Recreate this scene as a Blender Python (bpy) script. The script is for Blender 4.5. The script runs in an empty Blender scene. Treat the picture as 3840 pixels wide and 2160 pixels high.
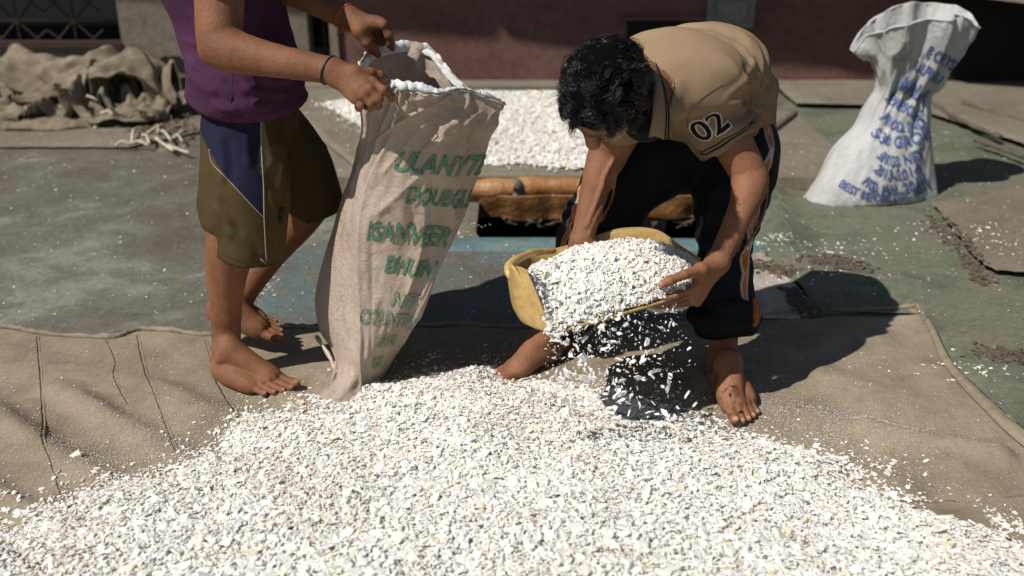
import bpy, bmesh, math, random
import numpy as np
from mathutils import Vector, Matrix
from mathutils.bvhtree import BVHTree

random.seed(7)
rng = np.random.default_rng(11)
scene = bpy.context.scene
col = scene.collection
rad = math.radians

# ------------------------------------------------------------------ camera
CAM_H, PITCH, FPX = 1.29, rad(22.6), 3733.0
cam_d = bpy.data.cameras.new("camera")
cam = bpy.data.objects.new("camera", cam_d)
col.objects.link(cam)
cam.location = (0, 0, CAM_H)
cam.rotation_euler = (rad(90) - PITCH, 0, 0)
cam_d.sensor_width = 36.0
cam_d.lens = 35.0
cam_d.clip_start = 0.05
cam_d.clip_end = 600
cam_d.dof.use_dof = True
cam_d.dof.focus_distance = 2.42
cam_d.dof.aperture_fstop = 2.4
scene.camera = cam

# ------------------------------------------------------------------ sky, sun, exposure
SUN = Vector((0.70, 0.49, -1.0)).normalized()          # direction the light travels
world = bpy.data.worlds.new("World")
scene.world = world
world.use_nodes = True
wn = world.node_tree.nodes
wl = world.node_tree.links
bgn = wn.get("Background") or wn.new("ShaderNodeBackground")
sky = wn.new("ShaderNodeTexSky")
sky.sky_type = 'NISHITA'
sky.sun_disc = False
sky.sun_elevation = math.asin(-SUN.z)
sky.sun_rotation = math.atan2(-SUN.x, -SUN.y)
sky.air_density = 1.3
sky.dust_density = 0.6
wl.new(sky.outputs[0], bgn.inputs[0])
bgn.inputs[1].default_value = 0.058
sun_d = bpy.data.lights.new("sun", 'SUN')
sun_d.energy = 5.0
sun_d.angle = rad(0.55)
sun_d.color = (1.0, 0.965, 0.915)
sun = bpy.data.objects.new("sun", sun_d)
sun.rotation_euler = SUN.to_track_quat('-Z', 'Y').to_euler()
sun.location = (-4, -3, 6)
col.objects.link(sun)
scene.view_settings.view_transform = 'Standard'
scene.view_settings.look = 'None'
scene.view_settings.exposure = 0.02
scene.view_settings.gamma = 1.0
scene.render.engine = 'CYCLES'
scene.cycles.use_denoising = True
scene.cycles.max_bounces = 6

# ------------------------------------------------------------------ survey helpers: sight line -> place
CP, SP = math.cos(PITCH), math.sin(PITCH)
def W(u, v, Y):
    """point on the sight line through photo pixel (u, v) that lies Y metres away"""
    dx = (u - 1920) / FPX; dv = (v - 1080) / FPX
    dy = CP - dv * SP
    dz = -SP - dv * CP
    t = Y / dy
    return Vector((dx * t, Y, CAM_H + dz * t))
def G(u, v, z=0.0):
    """point on the level z under photo pixel (u, v)"""
    dx = (u - 1920) / FPX; dv = (v - 1080) / FPX
    dy = CP - dv * SP
    dz = -SP - dv * CP
    t = (z - CAM_H) / dz
    return Vector((dx * t, dy * t, z))

# ------------------------------------------------------------------ scene-tree helpers
def tag(o, label=None, cat=None, group=None, kind=None):
    if label: o["label"] = label
    if cat: o["category"] = cat
    if group: o["group"] = group
    if kind: o["kind"] = kind
    return o
def empty(name, loc=(0, 0, 0)):
    o = bpy.data.objects.new(name, None)
    o.empty_display_size = 0.05
    o.location = loc
    col.objects.link(o)
    return o
def link(name, me, mats=None, parent=None, loc=None):
    o = bpy.data.objects.new(name, me)
    col.objects.link(o)
    if mats is not None:
        for m in (mats if isinstance(mats, (list, tuple)) else [mats]):
            me.materials.append(m)
    if loc is not None:
        o.location = loc
    if parent is not None:
        o.parent = parent
        if parent.type == 'EMPTY' or True:
            o.matrix_parent_inverse = world_of(parent).inverted()
    return o
def world_of(o):
    m = Matrix.LocRotScale(o.location, o.rotation_euler, o.scale)
    if o.parent is not None:
        m = world_of(o.parent) @ o.matrix_parent_inverse @ m
    return m
def mesh_np(name, V, F, smooth=True):
    """mesh from numpy arrays; F is (n,3) or (n,4), or a list of mixed faces"""
    me = bpy.data.meshes.new(name)
    if isinstance(F, np.ndarray):
        V = np.asarray(V, dtype=np.float32)
        n, k = F.shape
        me.vertices.add(len(V)); me.vertices.foreach_set("co", V.ravel())
        me.loops.add(n * k); me.loops.foreach_set("vertex_index", F.astype(np.int32).ravel())
        me.polygons.add(n)
        me.polygons.foreach_set("loop_start", np.arange(0, n * k, k, dtype=np.int32))
        me.polygons.foreach_set("loop_total", np.full(n, k, dtype=np.int32))
        me.update(calc_edges=True)
        me.validate()
    else:
        me.from_pydata([tuple(map(float, p)) for p in V], [], [tuple(int(i) for i in f) for f in F])
    me.polygons.foreach_set("use_smooth", np.full(len(me.polygons), smooth, dtype=bool))
    me.update()
    return me
def color_attr(me, name, arr):
    a = me.color_attributes.new(name, 'FLOAT_COLOR', 'POINT')
    arr = np.asarray(arr, dtype=np.float32)
    if arr.shape[1] == 3:
        arr = np.hstack([arr, np.ones((len(arr), 1), np.float32)])
    a.data.foreach_set("color", arr.ravel())

class MB:
    """collects boxes, tubes and sheets into one mesh"""
    def __init__(s): s.v = []; s.f = []
    def add(s, V, F):
        o = len(s.v); s.v += [tuple(p) for p in V]; s.f += [tuple(i + o for i in f) for f in F]
    def box(s, c, sx, sy, sz, R=None, jit=0.0):
        c = Vector(c); P = []
        for z in (-1, 1):
            for y in (-1, 1):
                for x in (-1, 1):
                    p = Vector((x * sx / 2, y * sy / 2, z * sz / 2))
                    if jit: p += Vector([random.uniform(-jit, jit) for _ in range(3)])
                    if R is not None: p = R @ p
                    P.append(c + p)
        s.add(P, [(0, 2, 3, 1), (4, 5, 7, 6), (0, 1, 5, 4), (2, 6, 7, 3), (1, 3, 7, 5), (0, 4, 6, 2)])
    def tube(s, pts, r, n=8, cap=True):
        pts = [Vector(p) for p in pts]
        rr = r if isinstance(r, (list, tuple)) else [r] * len(pts)
        V = []; F = []; ref = None
        for i, p in enumerate(pts):
            t = (pts[min(i + 1, len(pts) - 1)] - pts[max(i - 1, 0)])
            if t.length < 1e-9: t = Vector((0, 0, 1))
            t.normalize()
            if ref is None:
                ref = t.orthogonal().normalized()
            ref = (ref - t * ref.dot(t))
            ref = ref.normalized() if ref.length > 1e-6 else t.orthogonal().normalized()
            b = t.cross(ref)
            for k in range(n):
                a = 2 * math.pi * k / n
                V.append(p + (ref * math.cos(a) + b * math.sin(a)) * rr[i])
        for i in range(len(pts) - 1):
            for k in range(n):
                k2 = (k + 1) % n
                F.append((i * n + k, i * n + k2, (i + 1) * n + k2, (i + 1) * n + k))
        if cap:
            F.append(tuple(range(n - 1, -1, -1)))
            F.append(tuple((len(pts) - 1) * n + k for k in range(n)))
        s.add(V, F)
    def build(s, name, mat, parent=None, smooth=False):
        me = mesh_np(name, s.v, s.f, smooth)
        return link(name, me, mat, parent)

def crom(P, t):
    """Catmull-Rom through P (array), t in 0..len-1"""
    P = np.asarray(P, float); n = len(P)
    i = int(min(max(math.floor(t), 0), n - 2)); f = t - i
    p0 = P[max(i - 1, 0)]; p1 = P[i]; p2 = P[i + 1]; p3 = P[min(i + 2, n - 1)]
    return 0.5 * ((2 * p1) + (p2 - p0) * f + (2 * p0 - 5 * p1 + 4 * p2 - p3) * f * f + (3 * p1 - p0 - 3 * p2 + p3) * f ** 3)
def spline(P, m):
    return [Vector(crom(P, k * (len(P) - 1) / (m - 1))) for k in range(m)]

# smooth 3-D value noise on numpy arrays
_perm = rng.random((64, 64, 64)).astype(np.float32)
def vnoise(p, s=1.0, seed=0):
    q = np.asarray(p, dtype=np.float64) * s + seed * 17.31
    i = np.floor(q).astype(np.int64); f = q - i
    f = f * f * (3 - 2 * f)
    r = np.zeros(len(q))
    for dx in (0, 1):
        for dy in (0, 1):
            for dz in (0, 1):
                w = (f[:, 0] if dx else 1 - f[:, 0]) * (f[:, 1] if dy else 1 - f[:, 1]) * (f[:, 2] if dz else 1 - f[:, 2])
                r += w * _perm[(i[:, 0] + dx) % 64, (i[:, 1] + dy) % 64, (i[:, 2] + dz) % 64]
    return r * 2 - 1
def fbm(p, s=1.0, o=4, seed=0):
    r = 0; a = 1.0
    for k in range(o):
        r = r + a * vnoise(p, s * 2 ** k, seed + k); a *= 0.5
    return r / 1.9
def ridge(p, s=1.0, seed=0):
    return 1 - np.abs(vnoise(p, s, seed)) * 2
# ------------------------------------------------------------------ implicit body modelling
class SDF:
    def __init__(s, lo, hi, h):
        s.lo = np.array(lo, float); s.h = h
        s.n = np.ceil((np.array(hi, float) - s.lo) / h).astype(int) + 1
        s.d = np.full(s.n, 0.12, np.float32)
    def _sub(s, lo, hi):
        a = np.clip(np.floor((lo - s.lo) / s.h).astype(int), 0, s.n - 1)
        b = np.clip(np.ceil((hi - s.lo) / s.h).astype(int) + 1, 1, s.n)
        sl = tuple(slice(a[i], b[i]) for i in range(3))
        ax = [(s.lo[i] + s.h * np.arange(a[i], b[i])).astype(np.float32) for i in range(3)]
        return sl, ax[0][:, None, None], ax[1][None, :, None], ax[2][None, None, :]
    def _op(s, sl, d, k, sub=False):
        g = s.d[sl]
        if sub:
            if k <= 0: s.d[sl] = np.maximum(g, -d); return
            h = np.maximum(k - np.abs(g + d), 0) / k
            s.d[sl] = np.maximum(g, -d) + h * h * k * 0.25
            return
        if k <= 0: s.d[sl] = np.minimum(g, d); return
        h = np.maximum(k - np.abs(g - d), 0) / k
        s.d[sl] = np.minimum(g, d) - h * h * k * 0.25
    def cone(s, a, b, ra, rb, k=0.01, sub=False):
        a = np.array(a, float); b = np.array(b, float); m = max(ra, rb) + max(k, s.h) + 2 * s.h + 0.004
        sl, x, y, z = s._sub(np.minimum(a, b) - m, np.maximum(a, b) + m)
        ba = b - a; L2 = float(ba @ ba) + 1e-12
        t = np.clip(((x - a[0]) * ba[0] + (y - a[1]) * ba[1] + (z - a[2]) * ba[2]) / L2, 0, 1)
        d = np.sqrt((x - a[0] - t * ba[0]) ** 2 + (y - a[1] - t * ba[1]) ** 2 + (z - a[2] - t * ba[2]) ** 2) - (ra + (rb - ra) * t)
        s._op(sl, d, k, sub)
    def chain(s, pr, k=0.01, sub=False):
        for (p, r), (q, w) in zip(pr[:-1], pr[1:]): s.cone(p, q, r, w, k, sub)
    def limb(s, pts, prof, k=0.012, m=None, sub=False):
        """spline through pts with radius profile [(t,r)..], t in 0..1"""
        m = m or max(8, 4 * len(pts))
        P = spline([tuple(p) for p in pts], m)
        ts = [a for a, _ in prof]; rs = [b for _, b in prof]
        pr = [(P[i], float(np.interp(i / (m - 1), ts, rs))) for i in range(m)]
        s.chain(pr, k, sub)
    def ball(s, c, r, k=0.01, sub=False): s.cone(c, c, r, r, k, sub)
    def ell(s, c, ax, rr, k=0.02, sub=False):
        """ellipsoid, ax = three unit axes, rr = radii"""
        c = np.array(c, float); A = [np.array(a, float) for a in ax]
        ext = np.sqrt(sum((A[i] * rr[i]) ** 2 for i in range(3))) + k + 3 * s.h
        sl, x, y, z = s._sub(c - ext, c + ext)
        X = x - c[0]; Yq = y - c[1]; Z = z - c[2]
        q = [X * A[i][0] + Yq * A[i][1] + Z * A[i][2] for i in range(3)]
        k0 = np.sqrt(sum((q[i] / rr[i]) ** 2 for i in range(3))) + 1e-6
        k1 = np.sqrt(sum((q[i] / rr[i] ** 2) ** 2 for i in range(3))) + 1e-6
        s._op(sl, k0 * (k0 - 1) / k1, k, sub)
    def eseg(s, a, b, lat, wa, da, wb, db, k=0.03, sub=False):
        """segment a-b with an elliptic section: half width w along lat, half depth d across"""
        a = np.array(a, float); b = np.array(b, float); ba = b - a; L = float(np.linalg.norm(ba)) + 1e-9; u = ba / L
        l = np.array(lat, float); l = l - u * (l @ u); l /= np.linalg.norm(l); nn = np.cross(u, l)
        m = max(wa, wb, da, db) + k + 3 * s.h
        sl, x, y, z = s._sub(np.minimum(a, b) - m, np.maximum(a, b) + m)
        X = x - a[0]; Yq = y - a[1]; Z = z - a[2]
        ta = X * u[0] + Yq * u[1] + Z * u[2]
        t = np.clip(ta / L, 0, 1); qa = ta - t * L
        ql = X * l[0] + Yq * l[1] + Z * l[2]; qn = X * nn[0] + Yq * nn[1] + Z * nn[2]
        w = wa + (wb - wa) * t; d = da + (db - da) * t
        k0 = np.sqrt((qa / d) ** 2 + (ql / w) ** 2 + (qn / d) ** 2) + 1e-6
        k1 = np.sqrt((qa / d ** 2) ** 2 + (ql / w ** 2) ** 2 + (qn / d ** 2) ** 2) + 1e-6
        s._op(sl, k0 * (k0 - 1) / k1, k, sub)
    def cut(s, p, n, k=0.0, box=None):
        """remove everything on the +n side of the plane through p (inside box = (lo, hi) if given)"""
        lo, hi = (s.lo, s.lo + s.h * s.n) if box is None else (np.array(box[0], float), np.array(box[1], float))
        sl, x, y, z = s._sub(lo, hi)
        n = np.array(Vector(n).normalized())
        d = (x - p[0]) * n[0] + (y - p[1]) * n[1] + (z - p[2]) * n[2]
        s.d[sl] = np.maximum(s.d[sl], d)
    def mesh(s):
        D = s.d; S = D < 0
        n = np.array(D.shape)
        c = S[:-1, :-1, :-1].astype(np.int8)
        for dx in (0, 1):
            for dy in (0, 1):
                for dz in (0, 1):
                    if dx or dy or dz:
                        c = c + S[dx:n[0] - 1 + dx, dy:n[1] - 1 + dy, dz:n[2] - 1 + dz]
        act = (c > 0) & (c < 8)
        I = np.argwhere(act)
        idx = np.full(act.shape, -1, np.int32); idx[act] = np.arange(len(I))
        acc = np.zeros((len(I), 3)); cnt = np.zeros(len(I))
        corners = [(x, y, z) for x in (0, 1) for y in (0, 1) for z in (0, 1)]
        val = {q: D[I[:, 0] + q[0], I[:, 1] + q[1], I[:, 2] + q[2]].astype(np.float64) for q in corners}
        for q in corners:
            for ax in range(3):
                if q[ax] == 0:
                    r = list(q); r[ax] = 1; r = tuple(r)
                    a = val[q]; b = val[r]; m = (a < 0) != (b < 0)
                    t = np.where(m, a / np.where(np.abs(a - b) < 1e-12, 1, a - b), 0)
                    p = np.tile(np.array(q, float), (len(I), 1)); p[:, ax] = t
                    acc[m] += p[m]; cnt[m] += 1
        V = s.lo + (I + acc / cnt[:, None]) * s.h
        Fs = []
        for ax in range(3):
            o1, o2 = (ax + 1) % 3, (ax + 2) % 3
            sa = [slice(None)] * 3; sb = [slice(None)] * 3
            sa[ax] = slice(0, -1); sb[ax] = slice(1, None)
            ch = S[tuple(sa)] != S[tuple(sb)]
            E = np.argwhere(ch)
            ok = (E[:, o1] > 0) & (E[:, o2] > 0) & (E[:, o1] < n[o1] - 1) & (E[:, o2] < n[o2] - 1)
            E = E[ok]
            inside = S[E[:, 0], E[:, 1], E[:, 2]]
            def cell(a, b):
                Q = E.copy(); Q[:, o1] -= a; Q[:, o2] -= b
                return idx[Q[:, 0], Q[:, 1], Q[:, 2]]
            f = np.stack([cell(1, 1), cell(0, 1), cell(0, 0), cell(1, 0)], 1)
            f[~inside] = f[~inside][:, ::-1]
            Fs.append(f)
        F = np.concatenate(Fs)
        F = F[(F >= 0).all(1)]
        return V, F

def vnormals(V, F):
    N = np.zeros_like(V)
    a = V[F[:, 0]]; b = V[F[:, 1]]; c = V[F[:, 2]]
    fn = np.cross(b - a, c - a)
    if F.shape[1] == 4: fn = fn + np.cross(c - a, V[F[:, 3]] - a)
    for k in range(F.shape[1]): np.add.at(N, F[:, k], fn)
    return N / (np.linalg.norm(N, axis=1)[:, None] + 1e-12)
def relax(V, F, it=2, lam=0.5):
    n = len(V)
    e = np.concatenate([F[:, [i, (i + 1) % F.shape[1]]] for i in range(F.shape[1])])
    e = np.concatenate([e, e[:, ::-1]])
    cnt = np.bincount(e[:, 0], minlength=n).astype(float)[:, None]
    for _ in range(it):
        acc = np.zeros_like(V)
        for k in range(3): acc[:, k] = np.bincount(e[:, 0], weights=V[e[:, 1], k], minlength=n)
        V = V + lam * (acc / np.maximum(cnt, 1) - V)
    return V
def seg_dist(V, a, b):
    a = np.array(a, float); b = np.array(b, float); ba = b - a
    t = np.clip((V - a) @ ba / (ba @ ba + 1e-12), 0, 1)
    return np.linalg.norm(V - a - t[:, None] * ba, axis=1), t
def sstep(x, a, b):
    t = np.clip((x - a) / (b - a), 0, 1); return t * t * (3 - 2 * t)
# ------------------------------------------------------------------ materials
def nmat(name):
    m = bpy.data.materials.new(name); m.use_nodes = True
    nt = m.node_tree; b = nt.nodes["Principled BSDF"]
    return m, nt, b
def N(nt, t, **kw):
    n = nt.nodes.new(t)
    for k, v in kw.items():
        if k.startswith("i_"):
            key = k[2:]
            key = int(key) if key.isdigit() else key.replace("_", " ")
            n.inputs[key].default_value = v
        else: setattr(n, k, v)
    return n
def coords(nt, gen="Object", scale=(1, 1, 1), rot=(0, 0, 0)):
    tc = N(nt, "ShaderNodeTexCoord"); mp = N(nt, "ShaderNodeMapping")
    mp.inputs["Scale"].default_value = scale; mp.inputs["Rotation"].default_value = rot
    nt.links.new(tc.outputs[gen], mp.inputs[0]); return mp.outputs[0]
def noise(nt, vec, scale, detail=4, rough=0.55, dist=0.0):
    n = N(nt, "ShaderNodeTexNoise"); n.inputs["Scale"].default_value = scale; n.inputs["Detail"].default_value = detail
    n.inputs["Roughness"].default_value = rough; n.inputs["Distortion"].default_value = dist
    if vec is not None: nt.links.new(vec, n.inputs["Vector"])
    return n.outputs["Fac"]
def ramp(nt, fac, stops):
    r = N(nt, "ShaderNodeValToRGB"); e = r.color_ramp.elements
    while len(e) < len(stops): e.new(0.5)
    for i, (p, c) in enumerate(stops):
        e[i].position = p; e[i].color = (*c, 1) if len(c) == 3 else c
    nt.links.new(fac, r.inputs[0]); return r.outputs[0]
def mix(nt, fac, a, b, mode='MIX'):
    m = N(nt, "ShaderNodeMix", data_type='RGBA', blend_type=mode)
    for s, v in ((m.inputs[0], fac), (m.inputs[6], a), (m.inputs[7], b)):
        if isinstance(v, (int, float)): s.default_value = v
        elif isinstance(v, tuple): s.default_value = (*v, 1) if len(v) == 3 else v
        else: nt.links.new(v, s)
    return m.outputs[2]
def math_(nt, op, a, b=0.0):
    m = N(nt, "ShaderNodeMath", operation=op)
    for s, v in ((m.inputs[0], a), (m.inputs[1], b)):
        if isinstance(v, (int, float)): s.default_value = v
        else: nt.links.new(v, s)
    return m.outputs[0]
def bump(nt, b, h, strength=0.4, dist=0.01, prev=None):
    n = N(nt, "ShaderNodeBump"); n.inputs["Strength"].default_value = strength; n.inputs["Distance"].default_value = dist
    nt.links.new(h, n.inputs["Height"])
    if prev is not None: nt.links.new(prev, n.inputs["Normal"])
    if b is not None: nt.links.new(n.outputs[0], b.inputs["Normal"])
    return n.outputs[0]
def setp(b, **kw):
    for k, v in kw.items():
        b.inputs[k.replace("_", " ")].default_value = v

def skin(name, c1, c2, rough=0.60):
    m, nt, b = nmat(name)
    v = coords(nt)
    n1 = noise(nt, v, 9, 5); n2 = noise(nt, v, 60, 3)
    c = ramp(nt, n1, [(0.3, c1), (0.7, c2)])
    c = mix(nt, 0.35, c, ramp(nt, n2, [(0.3, (0.62, 0.58, 0.56)), (0.7, (1.1, 1.08, 1.05))]), 'MULTIPLY')
    at = N(nt, "ShaderNodeVertexColor", layer_name="tint")
    c = mix(nt, 1.0, c, at.outputs[0], 'MULTIPLY')
    dust = noise(nt, v, 420, 2)
    c = mix(nt, math_(nt, 'MULTIPLY', sgt(nt, dust, 0.745), 0.6), c, (0.6, 0.56, 0.5))
    nt.links.new(c, b.inputs["Base Color"])
    nt.links.new(ramp(nt, n2, [(0.3, (rough - .08,) * 3), (0.7, (rough + .12,) * 3)]), b.inputs["Roughness"])
    setp(b, Subsurface_Weight=0.06, Subsurface_Scale=0.006, Specular_IOR_Level=0.26)
    b.inputs["Subsurface Radius"].default_value = (1, 0.4, 0.2)
    p = bump(nt, None, noise(nt, v, 120, 5, 0.65), 0.45, 0.005)
    bump(nt, b, noise(nt, v, 700, 2), 0.25, 0.0012, p)
    return m
def sgt(nt, v, thr):
    return math_(nt, 'GREATER_THAN', v, thr)

def cloth(name, c1, c2, scale=7, weave=900, rough=0.9, attr=None, dirt=None, bumps=0.25, sheen=0.0):
    m, nt, b = nmat(name)
    v = coords(nt)
    n1 = noise(nt, v, scale, 6, 0.6)
    c = ramp(nt, n1, [(0.32, c1), (0.68, c2)])
    if attr:
        at = N(nt, "ShaderNodeVertexColor", layer_name=attr)
        c = mix(nt, 1.0, at.outputs[0], ramp(nt, n1, [(0.3, (0.78, 0.78, 0.78)), (0.7, (1.12, 1.12, 1.12))]), 'MULTIPLY')
    if dirt:
        dn = noise(nt, v, scale * 0.45, 7, 0.65, 0.6)
        c = mix(nt, ramp(nt, dn, [(0.45, (0, 0, 0)), (0.72, (0.8, 0.8, 0.8))]), c, dirt)
    fine = noise(nt, v, weave * 0.35, 2)
    c = mix(nt, 0.3, c, ramp(nt, fine, [(0.25, (0.6, 0.6, 0.6)), (0.75, (1.25, 1.25, 1.25))]), 'MULTIPLY')
    nt.links.new(c, b.inputs["Base Color"])
    setp(b, Roughness=rough, Specular_IOR_Level=0.2, Sheen_Weight=sheen)
    p = bump(nt, None, noise(nt, v, 28, 5), bumps, 0.012)
    bump(nt, b, noise(nt, v, weave, 2), 0.35, 0.0012, p)
    return m

def burlap(name, c1, c2, stain, weave=650, scale=2.5, bumps=0.3):
    """coarse canvas: crossed thread waves, blotches and darker stains"""
    m, nt, b = nmat(name)
    v = coords(nt)
    n1 = noise(nt, v, scale, 7, 0.62, 0.3)
    n2 = noise(nt, v, scale * 5, 6, 0.6)
    c = ramp(nt, n1, [(0.3, c1), (0.7, c2)])
    c = mix(nt, ramp(nt, n2, [(0.42, (0, 0, 0)), (0.75, (0.55, 0.55, 0.55))]), c, stain)
    st = coords(nt, scale=(1, 0.06, 1)); sx = coords(nt, scale=(0.06, 1, 1))
    t1 = noise(nt, st, weave * 0.5, 2); t2 = noise(nt, sx, weave * 0.5, 2)
    th = math_(nt, 'ADD', t1, t2)
    c = mix(nt, 0.5, c, ramp(nt, math_(nt, 'MULTIPLY', th, 0.5), [(0.35, (0.62, 0.6, 0.57)), (0.65, (1.25, 1.24, 1.2))]), 'MULTIPLY')
    nt.links.new(c, b.inputs["Base Color"])
    setp(b, Roughness=0.93, Specular_IOR_Level=0.15)
    p = bump(nt, None, n2, bumps, 0.02)
    bump(nt, b, th, 0.5, 0.0016, p)
    return m

def mottled(name, stops, scale=1.2, rough=0.85, fine=40, bumps=0.35, speck=None, spec=0.25):
    m, nt, b = nmat(name)
    v = coords(nt)
    n1 = noise(nt, v, scale, 8, 0.62, 0.5)
    n2 = noise(nt, v, fine, 6, 0.6)
    n3 = noise(nt, v, scale * 4.3, 7, 0.66, 0.8)
    f = math_(nt, 'ADD', math_(nt, 'MULTIPLY', n1, 0.6), math_(nt, 'MULTIPLY', n3, 0.4))
    c = ramp(nt, f, stops)
    c = mix(nt, 0.5, c, ramp(nt, n2, [(0.3, (0.55, 0.55, 0.55)), (0.7, (1.25, 1.25, 1.25))]), 'MULTIPLY')
    if speck:
        sp = noise(nt, v, 260, 2)
        c = mix(nt, math_(nt, 'MULTIPLY', sgt(nt, sp, 0.70), 0.75), c, speck)
    nt.links.new(c, b.inputs["Base Color"])
    setp(b, Roughness=rough, Specular_IOR_Level=spec)
    p = bump(nt, None, n2, bumps, 0.01)
    bump(nt, b, noise(nt, v, 220, 3), 0.3, 0.002, p)
    return m
def plain(name, c, rough=0.7, attr=None, spec=0.3, var=0.25, scale=20, bumps=0.15, bd=0.004):
    m, nt, b = nmat(name)
    v = coords(nt)
    n = noise(nt, v, scale, 5)
    base = c
    if attr:
        base = N(nt, "ShaderNodeVertexColor", layer_name=attr).outputs[0]
    cc = mix(nt, 1.0, base, ramp(nt, n, [(0.25, (1 - var,) * 3), (0.75, (1 + var * 0.6,) * 3)]), 'MULTIPLY')
    nt.links.new(cc, b.inputs["Base Color"])
    setp(b, Roughness=rough, Specular_IOR_Level=spec)
    bump(nt, b, noise(nt, v, scale * 8, 4), bumps, bd)
    return m

M = {}
M['skin_a'] = skin('skin_warm_brown', (0.158, 0.066, 0.032), (0.250, 0.108, 0.053))
M['skin_b'] = skin('skin_light_brown', (0.200, 0.087, 0.044), (0.310, 0.140, 0.072))
M['hair'] = plain('black_hair', (0.0035, 0.0033, 0.0034), 0.36, spec=0.42, bumps=0.0)
M['purple'] = cloth('purple_cotton', (0.042, 0.013, 0.035), (0.072, 0.023, 0.057), 6, bumps=0.15)
M['shorts'] = cloth('shorts_twill', (0.1, 0.08, 0.03), (0.12, 0.09, 0.04), 8, attr='cloth', bumps=0.15)
M['piping'] = cloth('pale_piping', (0.26, 0.225, 0.16), (0.34, 0.30, 0.22), 30)
M['polo'] = cloth('tan_pique', (0.225, 0.150, 0.088), (0.29, 0.20, 0.122), 5, weave=1200, bumps=0.12)
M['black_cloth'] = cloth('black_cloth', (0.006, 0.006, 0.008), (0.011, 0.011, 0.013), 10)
M['white_cloth'] = cloth('white_trim', (0.55, 0.52, 0.46), (0.66, 0.62, 0.55), 30)
M['pants'] = cloth('navy_black_jersey', (0.1, 0.1, 0.1), (0.1, 0.1, 0.1), 6, attr='cloth', rough=0.72, bumps=0.12)
M['tarp'] = burlap('brown_canvas', (0.205, 0.164, 0.114), (0.330, 0.270, 0.196), (0.140, 0.107, 0.072), 520, 2.2)
M['hemcanvas'] = burlap('canvas_hem', (0.20, 0.162, 0.114), (0.30, 0.25, 0.185), (0.125, 0.098, 0.067), 520, 5)
M['jute'] = burlap('old_jute', (0.155, 0.124, 0.086), (0.285, 0.236, 0.172), (0.075, 0.056, 0.036), 420, 5)
M['thread'] = plain('dark_thread', (0.05, 0.038, 0.025), 0.9)
M['palethread'] = plain('pale_thread', (0.62, 0.58, 0.5), 0.85)
M['liner'] = plain('white_liner_film', (0.66, 0.68, 0.66), 0.38, spec=0.45, bumps=0.4, scale=35, bd=0.01)
M['bracelet'] = plain('orange_cord', (0.30, 0.085, 0.02), 0.85, scale=120)
M['rubber'] = plain('black_rubber', (0.012, 0.012, 0.012), 0.45)
M['plastic'] = mottled('yellow_scuffed_plastic', [(0.3, (0.36, 0.22, 0.07)), (0.52, (0.47, 0.31, 0.115)), (0.75, (0.55, 0.40, 0.19))], 5, 0.42, 60, 0.12, spec=0.4)
M['palegreenink'] = plain('worn_green_ink', (0.245, 0.295, 0.205), 0.75, var=0.8, scale=170)
M['greenink'] = plain('faded_green_ink', (0.115, 0.225, 0.140), 0.75, var=0.85, scale=170)
M['blueink'] = plain('faded_blue_ink', (0.120, 0.170, 0.35), 0.7, var=0.8, scale=110)

def woven(name, c1, c2, dirt, wscale, rough=0.5, dirtpos=(0.5, 0.8)):
    """flat plastic tape weave as on raffia sacks"""
    m, nt, b = nmat(name)
    uv = N(nt, "ShaderNodeUVMap").outputs[0]
    mp = N(nt, "ShaderNodeMapping"); mp.inputs["Scale"].default_value = (wscale, wscale, 1); nt.links.new(uv, mp.inputs[0])
    w1 = N(nt, "ShaderNodeTexWave", wave_type='BANDS', bands_direction='X'); w1.inputs["Scale"].default_value = 1.0; w1.inputs["Distortion"].default_value = 0.6
    w2 = N(nt, "ShaderNodeTexWave", wave_type='BANDS', bands_direction='Y'); w2.inputs["Scale"].default_value = 1.0; w2.inputs["Distortion"].default_value = 0.6
    nt.links.new(mp.outputs[0], w1.inputs[0]); nt.links.new(mp.outputs[0], w2.inputs[0])
    wv = math_(nt, 'MULTIPLY', w1.outputs[1], w2.outputs[1])
    v = coords(nt)
    n1 = noise(nt, v, 6, 6); n2 = noise(nt, v, 3.2, 8, 0.65, 0.6)
    c = ramp(nt, n1, [(0.3, c1), (0.7, c2)])
    c = mix(nt, ramp(nt, n2, [(dirtpos[0], (0, 0, 0)), (dirtpos[1], (0.85, 0.85, 0.85))]), c, dirt)
    c = mix(nt, 0.45, c, ramp(nt, wv, [(0.0, (0.72, 0.7, 0.68)), (0.6, (1.12, 1.12, 1.12))]), 'MULTIPLY')
    fib = noise(nt, v, 300, 2)
    c = mix(nt, 0.35, c, ramp(nt, fib, [(0.3, (0.7, 0.7, 0.7)), (0.7, (1.2, 1.2, 1.2))]), 'MULTIPLY')
    nt.links.new(c, b.inputs["Base Color"])
    setp(b, Roughness=rough, Specular_IOR_Level=0.35)
    p = bump(nt, None, noise(nt, v, 38, 6, 0.62, 0.8), 0.75, 0.012)
    bump(nt, b, wv, 0.6, 0.0025, p)
    return m
M['brownsack'] = woven('brown_raffia', (0.50, 0.392, 0.308), (0.64, 0.520, 0.425), (0.36, 0.25, 0.17), 150, 0.5)
M['whitesack'] = woven('white_raffia', (0.54, 0.54, 0.52), (0.68, 0.675, 0.65), (0.36, 0.315, 0.245), 150, 0.5, (0.50, 0.80))
def chipmat():
    m, nt, b = nmat('bone_chip')
    at = N(nt, "ShaderNodeVertexColor", layer_name="chip")
    v = coords(nt)
    n = noise(nt, v, 160, 4)
    c = mix(nt, 0.6, at.outputs[0], ramp(nt, n, [(0.3, (0.82, 0.80, 0.77)), (0.7, (1.06, 1.06, 1.06))]), 'MULTIPLY')
    nt.links.new(c, b.inputs["Base Color"])
    setp(b, Roughness=0.6, Specular_IOR_Level=0.3)
    return m
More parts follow.
